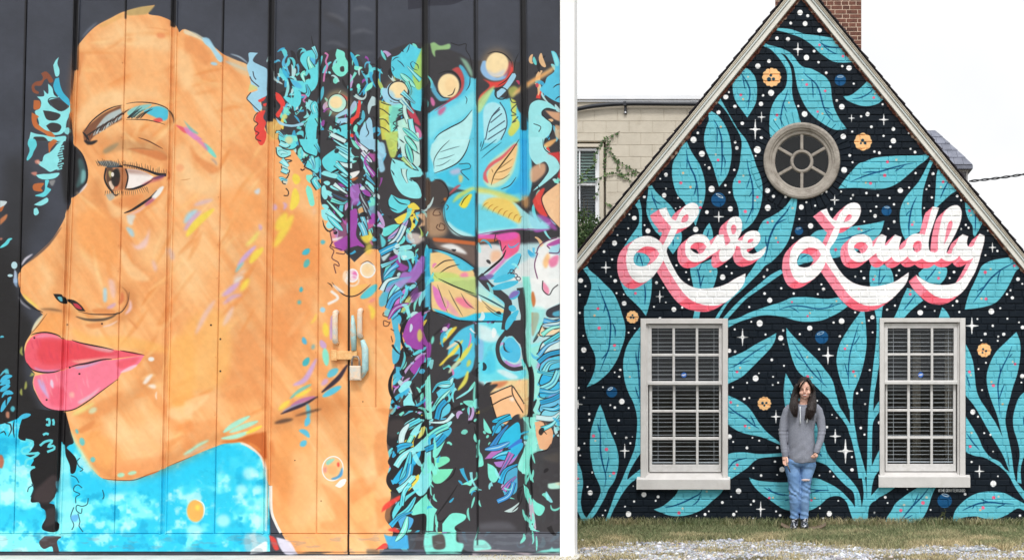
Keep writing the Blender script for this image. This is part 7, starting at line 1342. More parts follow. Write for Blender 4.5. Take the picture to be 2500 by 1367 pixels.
for r in range(13):
    zt_ = WB(0, 268)[1]-r*chh; zb2 = zt_-chh+0.006
    x = WB(1395, 0)[0]-(0.2 if r % 2 else 0)
    while x < WB(1730, 0)[0]:
        xa, xb = x+0.004, x+0.4-0.004; x += 0.4
        pcs = minus([(xa, xb, zb2, zt_)], (wx0-0.01, wx1+0.01, wz0-0.01, wz1+0.01))
        for (a, b, c, d) in pcs:
            if b-a < 0.03 or d-c < 0.03: continue
            m_ = MB(); m_.bevbox(a, b, BY-0.006-RND.uniform(0, .002), BY+0.002, c, d, 0.003); m_.build('block', M['block'], bwo)
# window of the block building
wf = MB(); tx0, tz1 = WB(1336, 352); tx1 = WB(1474, 0)[0]; tz0 = WB(0, 546)[1]
ix1 = WB(1464, 0)[0]; iz1 = WB(0, 360)[1]
wf.bevbox(tx0, WB(1346,0)[0], BY-0.03, BY+0.12, tz0, tz1); wf.bevbox(ix1, tx1, BY-0.03, BY+0.12, tz0, tz1); wf.bevbox(WB(1346,0)[0], ix1, BY-0.029, BY+0.12, iz1, tz1)
wfo = wf.build('window', M['block'], bb)
gx0, gx1 = WB(1352, 0)[0], WB(1453, 0)[0]
sa = MB(); zz = [WB(0, q)[1] for q in (362, 368, 447, 453, 536, 545)]
for (a, b) in ((WB(1346,0)[0], gx0), (gx1, ix1)): sa.bevbox(a, b, BY+0.02, BY+0.09, zz[5], zz[0], .004)
for (c, d) in ((zz[1], zz[0]), (zz[3], zz[2]), (zz[5], zz[4])): sa.bevbox(gx0, gx1, BY+0.021, BY+0.09, c, d, .004)
mxx = WB(1414, 0)[0]; sa.bevbox(mxx-0.012, mxx+0.012, BY+0.03, BY+0.08, zz[4], zz[1], .003)
sa.build('sash', M['coping'], wfo)
for (c, d) in ((zz[2], zz[1]), (zz[4], zz[3])):
    m_ = MB(); m_.box(gx0-.004, gx1+.004, BY+0.05, BY+0.054, c-.004, d+.004); m_.build('pane', M['glass'], wfo)
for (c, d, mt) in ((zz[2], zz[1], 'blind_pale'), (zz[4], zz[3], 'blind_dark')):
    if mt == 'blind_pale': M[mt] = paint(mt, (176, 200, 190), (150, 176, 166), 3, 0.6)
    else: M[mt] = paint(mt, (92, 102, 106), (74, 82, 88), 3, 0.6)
    z = d-0.02
    while z > c:
        m_ = MB(); m_.add([(gx0, BY+0.10, z-0.040), (gx1, BY+0.10, z-0.040), (gx1, BY+0.135, z), (gx0, BY+0.135, z), (gx0, BY+0.104, z-0.043), (gx1, BY+0.104, z-0.043), (gx1, BY+0.139, z-.003), (gx0, BY+0.139, z-.003)],
                      [(0,1,2,3),(7,6,5,4),(0,4,5,1),(1,5,6,2),(2,6,7,3),(3,7,4,0)]); m_.build('slat', M[mt], wfo); z -= 0.052
m_ = MB(); m_.box(gx0-.05, gx1+.05, BY+0.22, BY+0.24, zz[5], zz[0]); m_.build('room_back', M['black'], wfo)
# bent black pipe under the coping with a bracket
pp = [(1330, 285), (1380, 275), (1410, 269.5), (1450, 262), (1500, 257.5), (1550, 256), (1620, 256.5), (1700, 257), (1850, 258), (1950, 259)]
pm = MB(); pm.smooth = True
P3 = [Vector((WB(a, b)[0], BY-0.075, WB(a, b)[1])) for a, b in pp]; fine = spline([(p.x, p.z, False) for p in P3], False)
pm.tube([(a, BY-0.075, b) for a, b in fine], 0.036, 12); pio = pm.build('pipe', M['pipe'], bb)
br = MB(); a, b = WB(1525, 253); a2, b2 = WB(1530.5, 280); br.bevbox(a, a2, BY-0.05, BY-0.008, b2, b, .002); br.bevbox(a-.006, a2+.006, BY-0.118, BY-0.105, b-.06, b+0.01, .002); br.build('bracket', M['pipe'], pio)
br = MB(); a, b = WB(1526.2, 274); a2, b2 = WB(1529.6, 278); br.box(a, a2, BY-0.053, BY-0.0505, b2, b); br.build('bracket_tag', M['coping'], pio)

# climbing vine on the block wall and a bush below the window
vine_cols = [lin((84, 112, 70))[:3], lin((62, 90, 54))[:3], lin((108, 132, 84))[:3]]
M['leaf'] = attr_mat('leaf', 0.6, 0.25); M['stem'] = paint('stem', (92, 84, 70), (70, 66, 52), 20, 0.9)
vine = thing('climbing_vine', (WB(1480, 0)[0], BY-0.03, WB(0, 400)[1]), 'thin green vine climbing the beige block wall round the window', 'vine')
st = MB(); lf = MB()
def S5(x, y): return (1410+x/3.4158, 220+y/3.4158)
paths = ['190,470 240,410 300,375 355,345', '265,440 270,490 300,550 320,590 340,660 355,705 400,740 460,770', '320,590 400,630 460,665 520,690', '245,450 235,530 225,640 215,700 190,800 160,880 145,930', '180,480 155,540 140,640 80,680 30,730 0,760', '170,740 240,710 330,700 430,705 520,690', '0,790 60,750 130,740 175,735', '250,950 280,960 300,975']
for s_ in paths:
    pts = [S5(*[float(u) for u in q.split(',')]) for q in s_.split()]
    wp = spline([(WB(a, b)[0], WB(a, b)[1], False) for a, b in pts], False)
    P = [Vector((a, BY-0.02-0.012*math.sin(i*.7), b)) for i, (a, b) in enumerate(wp)]
    # resample
    st.tube(P, 0.0045, 5)
    acc = 0
    for i in range(len(P)-1):
        n = max(1, int((P[i+1]-P[i]).length/0.034))
        for k in range(n):
            c = P[i].lerp(P[i+1], k/n)
            for sgn in (-1, 1):
                if RND.random() < .08: continue
                a = RND.uniform(0, 6.28); L = RND.uniform(.032, .062); d_ = Vector((math.cos(a), -0.4, math.sin(a))).normalized(); w_ = d_.cross(Vector((0, -1, 0.3))).normalized()*L*0.38
                col = vine_cols[RND.randrange(3)]
                lf.add([c, c+d_*L*.5+w_, c+d_*L+Vector((0, -.004, 0)), c+d_*L*.5-w_], [(0, 1, 2, 3)], 0, col)
st.build('stem', M['stem'], vine); lf.build('leaf', M['leaf'], vine, kind='stuff')
bush = thing('bush', (WB(1425, 0)[0], BY-0.35, 2.5), 'dark green bush under the window of the block building', 'bush')
lb = MB(); sb = MB()
c0 = Vector((WB(1412, 575)[0], BY-0.35, WB(0, 585)[1]))
for i in range(7):
    a = c0+Vector((RND.uniform(-.3, .3), RND.uniform(-.1, .1), 0.15)); sb.tube([(a.x*.5+c0.x*.5, c0.y, 0), (a.x*.7+c0.x*.3, c0.y, 2.4), a+Vector((0, 0, .5))], [.02, .014, .005], 5)
for i in range(5200):
    u = Vector((RND.gauss(0, 1), RND.gauss(0, .6), RND.gauss(0, 1)))
    if u.length > 2: continue
    c = c0+Vector((u.x*.30, u.y*.24, u.z*.27-0.03))
    if RND.random() < .25: c = Vector((c0.x+RND.uniform(-.7, .35), c0.y+RND.uniform(-.25, .25), RND.uniform(2.2, 4.0)))
    sh_ = 0.45+0.6*RND.random()
    col = tuple(x*sh_*.85 for x in vine_cols[RND.randrange(3)])
    a, L = RND.uniform(0, 6.28), RND.uniform(.03, .06); d_ = Vector((math.cos(a), RND.uniform(-.8, .3), math.sin(a))).normalized(); w_ = d_.cross(Vector((RND.uniform(-.5, .5), -1, RND.uniform(-.5, .5)))).normalized()*L*.36
    lb.add([c, c+d_*L*.5+w_, c+d_*L, c+d_*L*.5-w_], [(0, 1, 2, 3)], 0, col)
sb.build('stem', M['stem'], bush); lb.build('leaf', M['leaf'], bush, kind='stuff')
# ------------------------------------------------------------------ metal wall with the portrait
YP = Y_PANEL; ps = FPX/(DIST+YP)
def WP(px, py): return ((px-CX)/ps, EYE-(py-CY)/ps)
mw = thing('metal_wall', (WP(690, 0)[0], YP, 0), 'wall of upright black metal sheets painted with the face of a woman in profile', 'wall')
seams = [(-54,-54,0),(65,33,2.2),(188,141,9),(307,278,2.2),(426,398,9.5),(546,523,2.2),(665,649,11),(782,772,2.2),(851.5,850.5,5.5),(920,916,2.2),(1038,1037,11.5),(1158,1166,3.2),(1277,1290,10),(1367,1367,0)]
ytop, ybot, ykick = -140, 1302, 1346
bk = MB(); xl = WP(-56, 0)[0]; xr = WP(1367, 0)[0]
bk.box(xl, xr, YP+0.016, YP+0.030, WP(0, 1352)[1], WP(0, ytop)[1]); bko = bk.build('backing_sheet', M['panel'], mw)
fr = MB()
for z in (0.35, 2.2, 4.0, 5.4): fr.box(xl+.02, xr-.02, YP+0.031, YP+0.12, z, z+0.08)
for x in np.linspace(xl+.05, xr-.1, 6): fr.box(x, x+.08, YP+0.121, YP+0.20, 0.0, 5.6)
fr.build('frame_rail', M['black'], mw)
def seamx(i, py):
    a, b, w = seams[i]; t = (py-0)/1300.0
    return a+(b-a)*t, w/2
for i in range(len(seams)-1):
    q = []
    (xa, wa), (xb, wb) = seamx(i, ybot), seamx(i+1, ybot); (xc, wc), (xd, wd) = seamx(i+1, ytop), seamx(i, ytop)
    if i == 0: xa, xd = -54, -54
    q = [WP(xa+wa, ybot), WP(xb-wb, ybot), WP(xc-wc, ytop), WP(xd+wd, ytop)]
    m_ = MB(); m_.slab(q, YP+RND.uniform(-.0015, .0015), YP+0.014, 0.008); m_.build('sheet', M['panel'], mw)
    # each wide channel carries a low folded rib on either side
    if seams[i+1][2] > 8:
        for sg in (-1, 1):
            (xb, wb), (xc, wc) = seamx(i+1, ybot), seamx(i+1, ytop)
            o = wb+2.2
            r_ = MB(); e = [WP(xb+sg*o-1.6, ybot), WP(xb+sg*o+1.6, ybot), WP(xc+sg*o+1.6, ytop), WP(xc+sg*o-1.6, ytop)]
            r_.slab(e, YP-0.013, YP+0.004, 0.003); r_.build('fold_rib', M['panel'], mw)
# kick plates and bottom strip, left and right of the door gap
for (a, b) in ((-54, 847.8), (853.2, 1367)):
    m_ = MB(); m_.bevbox(WP(a, 0)[0], WP(b, 0)[0], YP-0.006, YP+0.013, WP(0, ykick)[1], WP(0, ybot+0.8)[1], .003); m_.build('kick_plate', M['panel'], mw)
    m_ = MB(); m_.bevbox(WP(a, 0)[0], WP(b, 0)[0], YP+0.004, YP+0.0155, WP(0, 1356)[1], WP(0, ykick+0.8)[1], .002); m_.build('bottom_strip', M['panel'], mw)
m_ = MB(); (ga, gw), (gb, _) = seamx(8, 1340), seamx(8, ytop); m_.slab([WP(ga-2.9, 1356), WP(ga+2.9, 1356), WP(gb+2.9, ytop), WP(gb-2.9, ytop)], YP+0.0135, YP+0.0155); m_.build('gap_dark_strip', M['black'], mw)  # black strip puts in the darkness of the open door gap
# hatch plate low on the right of the door gap
m_ = MB(); m_.bevbox(WP(854, 0)[0], WP(1031, 0)[0], YP-0.0075, YP-0.002, WP(0, 1300)[1], WP(0, 994)[1], .003); m_.build('hatch_plate', M['panel'], mw)
# screw heads along the seams
sc_ = MB()
for i in range(1, len(seams)-1):
    for py in (150, 330, 490, 600, 670, 860, 1010, 1180, 1270):
        x, w = seamx(i, py+RND.uniform(-20, 20)); a, b = WP(x-w-3, py+RND.uniform(-12, 12))
        if seams[i][2] > 9 and RND.random() < .4: continue
        sc_.slab([(a+0.0055*math.cos(t), b+0.0055*math.sin(t)) for t in np.linspace(0, 2*math.pi, 7, endpoint=False)], YP-0.0045, YP+0.003, 0.0015)
for (px, py) in ((515, 793), (538, 906), (720, 1123), (784, 1222), (193, 912), (165, 793), (886, 980)):
    a, b = WP(px, py); sc_.slab([(a+0.005*math.cos(t), b+0.005*math.sin(t)) for t in np.linspace(0, 2*math.pi, 7, endpoint=False)], YP-0.004, YP+0.003, 0.001, 1)
sc_.build('screw_head', [M['panel'], M['black']], mw, kind='stuff')
# door fastening: two staples, a hasp and the padlock hanging from it
M['lt1'] = paint('worn_white_paint', (232, 204, 174), (200, 204, 200), 20, 0.5, 0.4, 90, dirt=(222, 156, 100)); M['lt2'] = paint('worn_cream_paint', (240, 198, 138), (224, 166, 104), 24, 0.5, 0.4, 90, dirt=(226, 150, 86))
M['lt3'] = paint('worn_cyan_paint', (176, 214, 214), (150, 190, 196), 22, 0.5, 0.4, 80, dirt=(214, 160, 110)); M['steel'] = paint('dull_steel', (170, 150, 130), (120, 118, 120), 30, 0.5, 0.2, 80, metal=0.4)
hp = MB(); hp.smooth = True
def bolt(px, py0, py1, r, mt):
    m_ = MB(); m_.smooth = True; x, z0 = WP(px, py1); z1 = WP(0, py0)[1]
    m_.tube([(x, YP-0.004, z1), (x, YP-0.035, z1-0.01), (x, YP-0.04, z1-0.04), (x, YP-0.04, z0+0.04), (x, YP-0.035, z0+0.01), (x, YP-0.004, z0)], r, 10); m_.build('door_handle', mt, mw)
bolt(822, 762, 836, 0.026, M['lt1']); bolt(882, 757, 822, 0.024, M['lt1'])
m_ = MB(); a, b = WP(810, 878); a2, b2 = WP(874, 857); m_.bevbox(a, a2, YP-0.030, YP-0.012, b, b2, .005); m_.bevbox(a+.01, a+.06, YP-0.045, YP-0.031, b-0.01, b2+0.01, .004); m_.build('hasp', M['lt2'], mw)
m_ = MB(); m_.smooth = True; x0_, z0_ = WP(862, 770); x1_, z1_ = WP(866, 856); m_.tube([(x0_, YP-.012, z0_), (x0_+.01, YP-.02, (z0_+z1_)/2), (x1_, YP-.02, z1_)], [.012, .03, .022], 10); m_.build('staple', M['lt3'], mw)
pl = thing('padlock', (WP(872, 905)[0], YP-0.05, WP(0, 905)[1]), 'paint-spattered padlock hanging from the hasp beside the door gap', 'padlock')
m_ = MB(); a, b = WP(860, 928); a2, b2 = WP(886, 893); m_.bevbox(a, a2, YP-0.075, YP-0.030, b, b2, .010); m_.build('lock_body', M['lt1'], pl)
m_ = MB(); m_.smooth = True; c_, z_ = WP(873, 893)
m_.tube([(c_-.035, YP-.05, z_-.01), (c_-.035, YP-.05, z_+.05), (c_-.02, YP-.05, z_+.085), (c_+.02, YP-.05, z_+.085), (c_+.035, YP-.05, z_+.05), (c_+.035, YP-.05, z_-.01)], .010, 8); m_.build('shackle', M['steel'], pl)
m_ = MB(); m_.smooth = True; c_, z_ = WP(892, 836); z2_ = WP(0, 922)[1]; m_.tube([(c_-.02, YP-.02, z_+.02), (c_+.01, YP-.035, z_-.06), (c_+.012, YP-.035, z2_+.08), (c_-.025, YP-.03, z2_)], [.02, .03, .03, .016], 10); m_.build('guard_tube', M['lt3'], mw)

# white post closing the right end of the metal wall
xp0, xp1 = (1367-CX)/(FPX/(DIST+YP-0.07)), (1402.5-CX)/(FPX/(DIST+YP-0.07))
po = MB(); po.slab([(xp0, 0.01), (xp1, 0.01), (xp1, 6.1), (xp0, 6.1)], YP-0.07, YP+0.075, 0.004)
tag(po.build('white_post', M['white']), 'plain square white post between the portrait wall and the brick house', 'post')
# ------------------------------------------------------------------ blinds, stickers, curtain
def blind(d, label, group='venetian blinds in the two sash windows'):
    x0, x1 = xz(d['sash'][0]+3, 0)[0], xz(d['sash'][1]-3, 0)[0]
    zt, zb = xz(0, 797)[1], xz(0, d['lo'][-1][1]-3)[1]
    t = thing('window_blind', ((x0+x1)/2, 0.124, zb), label, 'blind', group)
    m_ = MB(); m_.bevbox(x0, x1, 0.105, 0.15, zt-0.012, zt+0.02, .003); m_.build('headrail', M['slat'], t)
    m_ = MB(); m_.bevbox(x0, x1, 0.105, 0.145, zb, zb+0.014, .003); m_.build('bottom_rail', M['slat'], t)
    me = MB().add([(x0, -.012, -.0030), (x1, -.012, -.0030), (x1, .012, -.0012), (x0, .012, -.0012), (x0, -.012, .0018), (x1, -.012, .0018), (x1, .012, .0026), (x0, .012, .0026)],
                  [(3,2,1,0),(4,5,6,7),(0,1,5,4),(1,2,6,5),(2,3,7,6),(3,0,4,7)]).mesh('slat')
    z = zt-0.035; tl = 0.0 if d is LW else -0.10
    while z > zb+0.03:
        o = link('slat', me, M['slat'], t); o.location = (0, 0.117+RND.uniform(-.001, .001), z); o.rotation_euler = (RND.uniform(-.12, .12)+tl, RND.uniform(-.003, .003), 0)
        z -= 0.0455+RND.uniform(-.0012, .0012)
    for f in (0.115, 0.35, 0.9):
        m_ = MB(); xx = x0+(x1-x0)*f; m_.box(xx-.0018, xx+.0018, 0.1015, 0.1030, zb, zt); m_.build('cord', M['slat'], t)
    return t
blind(LW, 'open white venetian blind behind the left sash window'); blind(RW, 'open white venetian blind behind the right sash window')
M['stick'] = paint('sticker_blue', (30, 104, 196), (22, 84, 176), 20, 0.35); M['stickw'] = paint('sticker_white', (244, 248, 252), (236, 240, 246), 20, 0.35)
def sticker(px, py, label):
    x, z = xz(px, py); y = 0.0375; r = 0.030
    m_ = MB(); m_.slab([(x+r*math.cos(a), z+r*math.sin(a)) for a in np.linspace(math.pi/8, 2*math.pi+math.pi/8, 16, endpoint=False)], y-0.0008, y, 0)
    o = tag(m_.build('sticker', M['stick']), label, 'sticker', 'alarm stickers on the windows')
    l = MB(); k = 0.0105
    def bar(a, b, w=0.0026):
        a, b = Vector(a), Vector(b); n = (b-a).normalized(); n = Vector((-n.y, n.x))*w; q = [tuple(a-n), tuple(b-n), tuple(b+n), tuple(a+n)]
        l.slab([(x+p[0]+p[1]*0.25, z+p[1]) for p in q], y-0.0016, y-0.0009)
    bar((-.022, -.010), (-.014, .010)); bar((-.014, .010), (-.009, -.010)); bar((-.019, -.003), (-.011, -.003))
    bar((-.004, -.010), (-.004, .010)); bar((-.004, .010), (.005, .006)); bar((.005, .006), (.005, -.006)); bar((.005, -.006), (-.004, -.010))
    bar((.007, .009), (.021, .009)); bar((.014, .009), (.014, -.010))
    l.build('lettering', M['stickw'], o)
sticker(1669, 915, 'round blue sticker lettered in white on the pane of the left window'); sticker(2248.5, 914.5, 'round blue sticker lettered in white on the pane of the right window')
M['curtain'] = paint('beige_curtain', (196, 186, 172), (170, 160, 146), 8, 0.9)
def curtain(px0, px1, y, label):
    a, b = xz(px0, 0)[0], xz(px1, 0)[0]; m_ = MB(); m_.smooth = True; n = 24; vs = []; fs = []
    for i in range(n+1):
        x = a+(b-a)*i/n; yy = y+0.018*math.sin(i*1.5)
        vs += [(x, yy, 0.55), (x, yy, 2.2), (x, yy+.004, 0.55), (x, yy+.004, 2.2)]
    for i in range(n):
        o = i*4; fs += [(o, o+4, o+5, o+1), (o+2, o+3, o+7, o+6), (o+1, o+5, o+7, o+3), (o, o+2, o+6, o+4)]
    m_.add(vs, fs); tag(m_.build('curtain', M['curtain']), label, 'curtain')
curtain(2314, 2345, 0.30, 'beige curtain drawn to the right side of the right window'); curtain(2236, 2256, 0.42, 'narrow pale curtain hanging behind the middle of the right window')

# ------------------------------------------------------------------ grass, gravel
M['grass'] = attr_mat('grass_blade', 0.75, 0.3); M['stone'] = attr_mat('gravel_stone', 0.85)
rg = np.random.RandomState(3)
def tri_mesh(name, vs, fs):
    me = bpy.data.meshes.new(name); me.vertices.add(len(vs)); me.vertices.foreach_set('co', np.asarray(vs, np.float32).ravel())
    me.loops.add(len(fs)*3); me.loops.foreach_set('vertex_index', np.asarray(fs, np.int32).ravel())
    me.polygons.add(len(fs)); me.polygons.foreach_set('loop_start', np.arange(len(fs), dtype=np.int32)*3); me.update(calc_edges=True)
    return me
def grass(n, name, place, hmin, hmax, straw):
    vs = np.zeros((n*5, 3)); cols = np.zeros((n*5, 4)); fs = np.zeros((n*3, 3), int)
    x, y = place(n)
    h = rg.uniform(hmin, hmax, n); a = rg.uniform(0, 2*np.pi, n); w = rg.uniform(0.0018, 0.0056, n); le = rg.uniform(0.1, 1.0, n)*h; la = rg.uniform(0, 2*np.pi, n)
    dx, dy = np.cos(a)*w, np.sin(a)*w; lx, ly = np.cos(la)*le, np.sin(la)*le
    k = np.arange(n)*5
    vs[k] = np.stack([x-dx, y-dy, np.zeros(n)-.004], 1); vs[k+1] = np.stack([x+dx, y+dy, np.zeros(n)-.004], 1)
    vs[k+2] = np.stack([x-dx*.8+lx*.35, y-dy*.8+ly*.35, h*.6], 1); vs[k+3] = np.stack([x+dx*.8+lx*.35, y+dy*.8+ly*.35, h*.6], 1)
    vs[k+4] = np.stack([x+lx, y+ly, h*.95], 1)
    f = np.arange(n)*3
    fs[f] = np.stack([k, k+1, k+3], 1); fs[f+1] = np.stack([k, k+3, k+2], 1); fs[f+2] = np.stack([k+2, k+3, k+4], 1)
    s = np.clip(straw(x, y)+rg.uniform(-.35, .35, n), 0, 1)[:, None]
    gcol = np.array(lin((142, 152, 112))[:3]); scol = np.array(lin((216, 200, 162))[:3]); d2 = np.array(lin((106, 120, 82))[:3])
    m = rg.rand(n)[:, None]
    c = (gcol*m+d2*(1-m))*(1-s)+scol*s
    c *= rg.uniform(.55, 1.4, n)[:, None]
    cols[:, 3] = 1
    for i in range(5): cols[k+i, :3] = c
    me = tri_mesh(name, vs, fs)
    at = me.color_attributes.new('tint', 'FLOAT_COLOR', 'POINT'); at.data.foreach_set('color', cols.astype(np.float32).ravel())
    return link(name, me, M['grass'], kind='stuff')
XR0, XR1 = -3.0, 3.2
def nz(x, y, s, seed):                                          # vectorised smooth noise
    r = np.random.RandomState(seed); T = r.rand(64, 64); u, v = x*s+200, y*s+200
    i, j = np.floor(u).astype(int), np.floor(v).astype(int); fx, fy = u-i, v-j; fx = fx*fx*(3-2*fx); fy = fy*fy*(3-2*fy)
    g_ = lambda a, b: T[a % 64, b % 64]
    return (g_(i, j)*(1-fx)+g_(i+1, j)*fx)*(1-fy)+(g_(i, j+1)*(1-fx)+g_(i+1, j+1)*fx)*fy
edge = lambda x: -1.52-0.35*(nz(x, x*0, 1.1, 5)-.5)*2-0.2*(nz(x, x*0, 4, 6)-.5)*2         # where the lawn gives way to gravel
def lawn(n):
    x = rg.uniform(XR0, XR1, n*2); y = -0.01-rg.uniform(0, 1, n*2)*2.0
    k = (y > edge(x)+rg.normal(0, .07, n*2)) & ((x > -2.04) | (y > -2.3))
    k &= ~((np.abs(x) < .255) & (y > -.44)) & ~((np.abs(x) < .3) & (y > -.62) & (rg.rand(n*2) < .5))
    x, y = x[k][:n], y[k][:n]
    if len(x) < n: x = np.concatenate([x, x[:n-len(x)]+rg.normal(0, .01, n-len(x))]); y = np.concatenate([y, y[:n-len(y)]])
    return x, y
straw1 = lambda x, y: np.clip(-0.04+(-y-0.45)*0.60+(nz(x, y, 3.2, 8)-.5)*1.1, 0.03, 1)
grass(95000, 'grass', lawn, 0.02, 0.062, straw1)
def wallside(n): return rg.uniform(XR0, XR1, n), -0.015-np.abs(rg.normal(0, .07, n))
grass(7500, 'tall_grass', wallside, 0.05, 0.14, lambda x, y: 0.25+(nz(x, y, 3, 2)-.5))
def tufts(n):
    c = rg.rand(240, 2); cx = XR0+c[:, 0]*(XR1-XR0); cy = -1.45-c[:, 1]*1.5
    i = rg.randint(0, 240, n); sx = 0.05+0.13*rg.rand(240)
    return cx[i]+rg.normal(0, 1, n)*sx[i], cy[i]+rg.normal(0, .05, n)
grass(26000, 'dry_grass', tufts, 0.008, 0.034, lambda x, y: 0.78+0*x)
# stray weeds and seed heads standing up against the painted wall
wd_ = MB()
for (px, h_, lean) in ((1452, .17, -.3), (1462, .12, .5), (1540, .1, .3), (1560, .16, .6), (1575, .09, -.4), (1660, .12, .5), (1690, .09, -.5), (1775, .12, -.5), (1792, .10, .6), (1870, .06, .3), (1990, .12, -.2), (1996, .16, .1), (2080, .14, -.6), (2090, .1, .5), (2130, .17, .4), (2262, .13, -.6), (2290, .19, .2), (2298, .24, .1), (2380, .09, .5), (2440, .08, -.3), (2475, .1, .4)):
    x = xz(px, 0)[0]; y = -0.06-RND.uniform(0, .15)
    for k in range(3):
        q = lean*RND.uniform(.3, 1.2); H = h_*RND.uniform(.55, 1.0)
        P = [Vector((x+q*H*t*t+RND.uniform(-.004, .004), y-.03*t, H*t*(1-.25*abs(q)*t))) for t in np.linspace(0, 1, 6)]
        wd_.tube(P, [.0028, .0026, .0022, .0018, .0014, .001], 4, 0, lin((126, 122, 82))[:3])
        for t in range(7):
            c = P[2+t % 4]; a = RND.uniform(0, 6.28); d_ = Vector((math.cos(a), -.3, abs(math.sin(a)))).normalized()*RND.uniform(.012, .03); w_ = Vector((d_.z, 0, -d_.x))*.16
            wd_.add([c, c+d_*.5+w_, c+d_, c+d_*.5-w_], [(0, 1, 2, 3)], 0, lin((104, 112, 70))[:3])
wd_.build('wall_weeds', M['grass'], kind='stuff')
# gravel: thousands of loose grey stones
ico = bmesh.new(); bmesh.ops.create_icosphere(ico, subdivisions=1, radius=1.0); iv = np.array([v.co[:] for v in ico.verts]); ifc = np.array([[v.index for v in f.verts] for f in ico.faces]); ico.free()
N = 30000
x = rg.uniform(XR0, XR1, N*2); y = rg.uniform(-3.4, -1.15, N*2)
p_ = (edge(x)+0.10-y)*4; dens = np.clip(p_, 0, 1)*np.clip(0.25+2.2*(nz(x, y*1.8, 2.4, 15)-.34), 0.05, 1)
k = (rg.rand(N*2) < dens) & ((x > -2.03) | (y > -2.28)); x, y = x[k][:N], y[k][:N]; N = len(x)
sz = np.exp(rg.normal(-4.72, .40, N)); sc3 = np.stack([sz*rg.uniform(.8, 1.5, N), sz*rg.uniform(.8, 1.3, N), sz*rg.uniform(.5, .85, N)], 1)
nv = len(iv); jit = 1+rg.normal(0, .13, (N, nv, 1)); P = iv[None]*jit*sc3[:, None]
ang = rg.uniform(0, 6.28, N); ca, sa_ = np.cos(ang)[:, None], np.sin(ang)[:, None]
Q = np.stack([P[..., 0]*ca-P[..., 1]*sa_, P[..., 0]*sa_+P[..., 1]*ca, P[..., 2]], 2)
Q[..., 0] += x[:, None]; Q[..., 1] += y[:, None]; Q[..., 2] += (sc3[:, 2]*.35)[:, None]
fc = (ifc[None]+(np.arange(N)*nv)[:, None, None]).reshape(-1, 3)
me = tri_mesh('gravel', Q.reshape(-1, 3), fc)
base = np.array(lin((172, 175, 184))[:3]); cc_ = base*np.exp(rg.normal(0, .34, (N, 1)))*np.array([1, 1, 1])+rg.normal(0, .012, (N, 3)); warm = rg.rand(N) < .12
cc_[warm] *= np.array([1.0, .86, .7]); cc_ = np.clip(cc_, .03, .8)
cl4 = np.ones((N, nv, 4), np.float32); cl4[..., :3] = cc_[:, None]
at = me.color_attributes.new('tint', 'FLOAT_COLOR', 'POINT'); at.data.foreach_set('color', cl4.ravel()); link('gravel', me, M['stone'], kind='stuff')
lt = MB(); lt.smooth = False; q = W(1423, 1319, -1.40); lt.ell((q.x, q.y, 0.02), (.022, .02, .016), 8, 5)
for v in range(len(lt.v)): lt.v[v] = tuple(c+RND.uniform(-.003, .003) for c in lt.v[v])
tag(lt.build('white_stone', M['white']), 'small white stone lying in the grass beside the white post', 'stone')

# ------------------------------------------------------------------ the person against the wall
YPER = -0.22; pscale = FPX/(DIST+YPER)
def w1(x, y): return ((1880+x/6.8375-CX)/pscale, EYE-(920+y/6.8375-CY)/pscale)
def w2(x, y): return w1(x, y+180*6.8375)
K_ = 1.0/(6.8375*pscale)
C0 = YPER
M['skin'] = paint('skin', (234, 190, 170), (222, 170, 150), 14, 0.5, spec=0.4)
M['hair'] = paint('dark_brown_hair', (26, 18, 18), (46, 33, 31), 18, 0.42, 0.5, 120, stretch=(9, 9, 0.7))
M['knit'] = paint('grey_knit', (150, 154, 166), (118, 122, 136), 160, 0.9, 0.5, 220)
M['rib'] = paint('grey_rib', (138, 142, 156), (120, 124, 138), 120, 0.9, 0.5, 200)
M['cordw'] = paint('white_drawstring', (236, 242, 246), (222, 228, 234), 20, 0.8)
M['tooth'] = paint('teeth', (250, 246, 240), (244, 238, 230), 10, 0.3); M['lip'] = paint('lips', (200, 116, 110), (186, 100, 96), 20, 0.4); M['eye'] = paint('dark_lash', (42, 28, 26), (30, 20, 20), 10, 0.5)

m, n, l, b = new_mat('washed_denim')
tc = n.new('ShaderNodeTexCoord'); t1 = noise(n, 5, 5, .65); l.new(tc.outputs['Object'], t1.inputs[0]); t2 = noise(n, 170, 2, .5); l.new(tc.outputs['Object'], t2.inputs[0])
c_ = mixrgb(n, l, ramp(n, l, t1.outputs[0], .36, .66), lin((92, 132, 182)), lin((140, 174, 214))); c_ = mixrgb(n, l, ramp(n, l, t2.outputs[0], .3, .8), c_, lin((112, 148, 194)))
l.new(c_, b.inputs['Base Color']); b.inputs['Roughness'].default_value = .9; b.inputs['Specular IOR Level'].default_value = .2
mp = n.new('ShaderNodeMapping'); mp.inputs['Scale'].default_value = (9, 9, 26); l.new(tc.outputs['Object'], mp.inputs[0]); t3 = noise(n, 1.3, 3, .5); l.new(mp.outputs[0], t3.inputs[0])
bp = n.new('ShaderNodeBump'); bp.inputs['Strength'].default_value = .35; bp.inputs['Distance'].default_value = .012; l.new(t3.outputs[0], bp.inputs['Height']); l.new(bp.outputs[0], b.inputs['Normal']); M['denim'] = m
m, n, l, b = new_mat('sequinned_leather')
tc = n.new('ShaderNodeTexCoord'); vo = n.new('ShaderNodeTexVoronoi'); vo.inputs['Scale'].default_value = 75; l.new(tc.outputs['Object'], vo.inputs[0])
c_ = mixrgb(n, l, ramp(n, l, vo.outputs['Color'], .60, .72), lin((22, 22, 26)), lin((190, 194, 202))); l.new(c_, b.inputs['Base Color']); b.inputs['Roughness'].default_value = .35; M['shoe'] = m

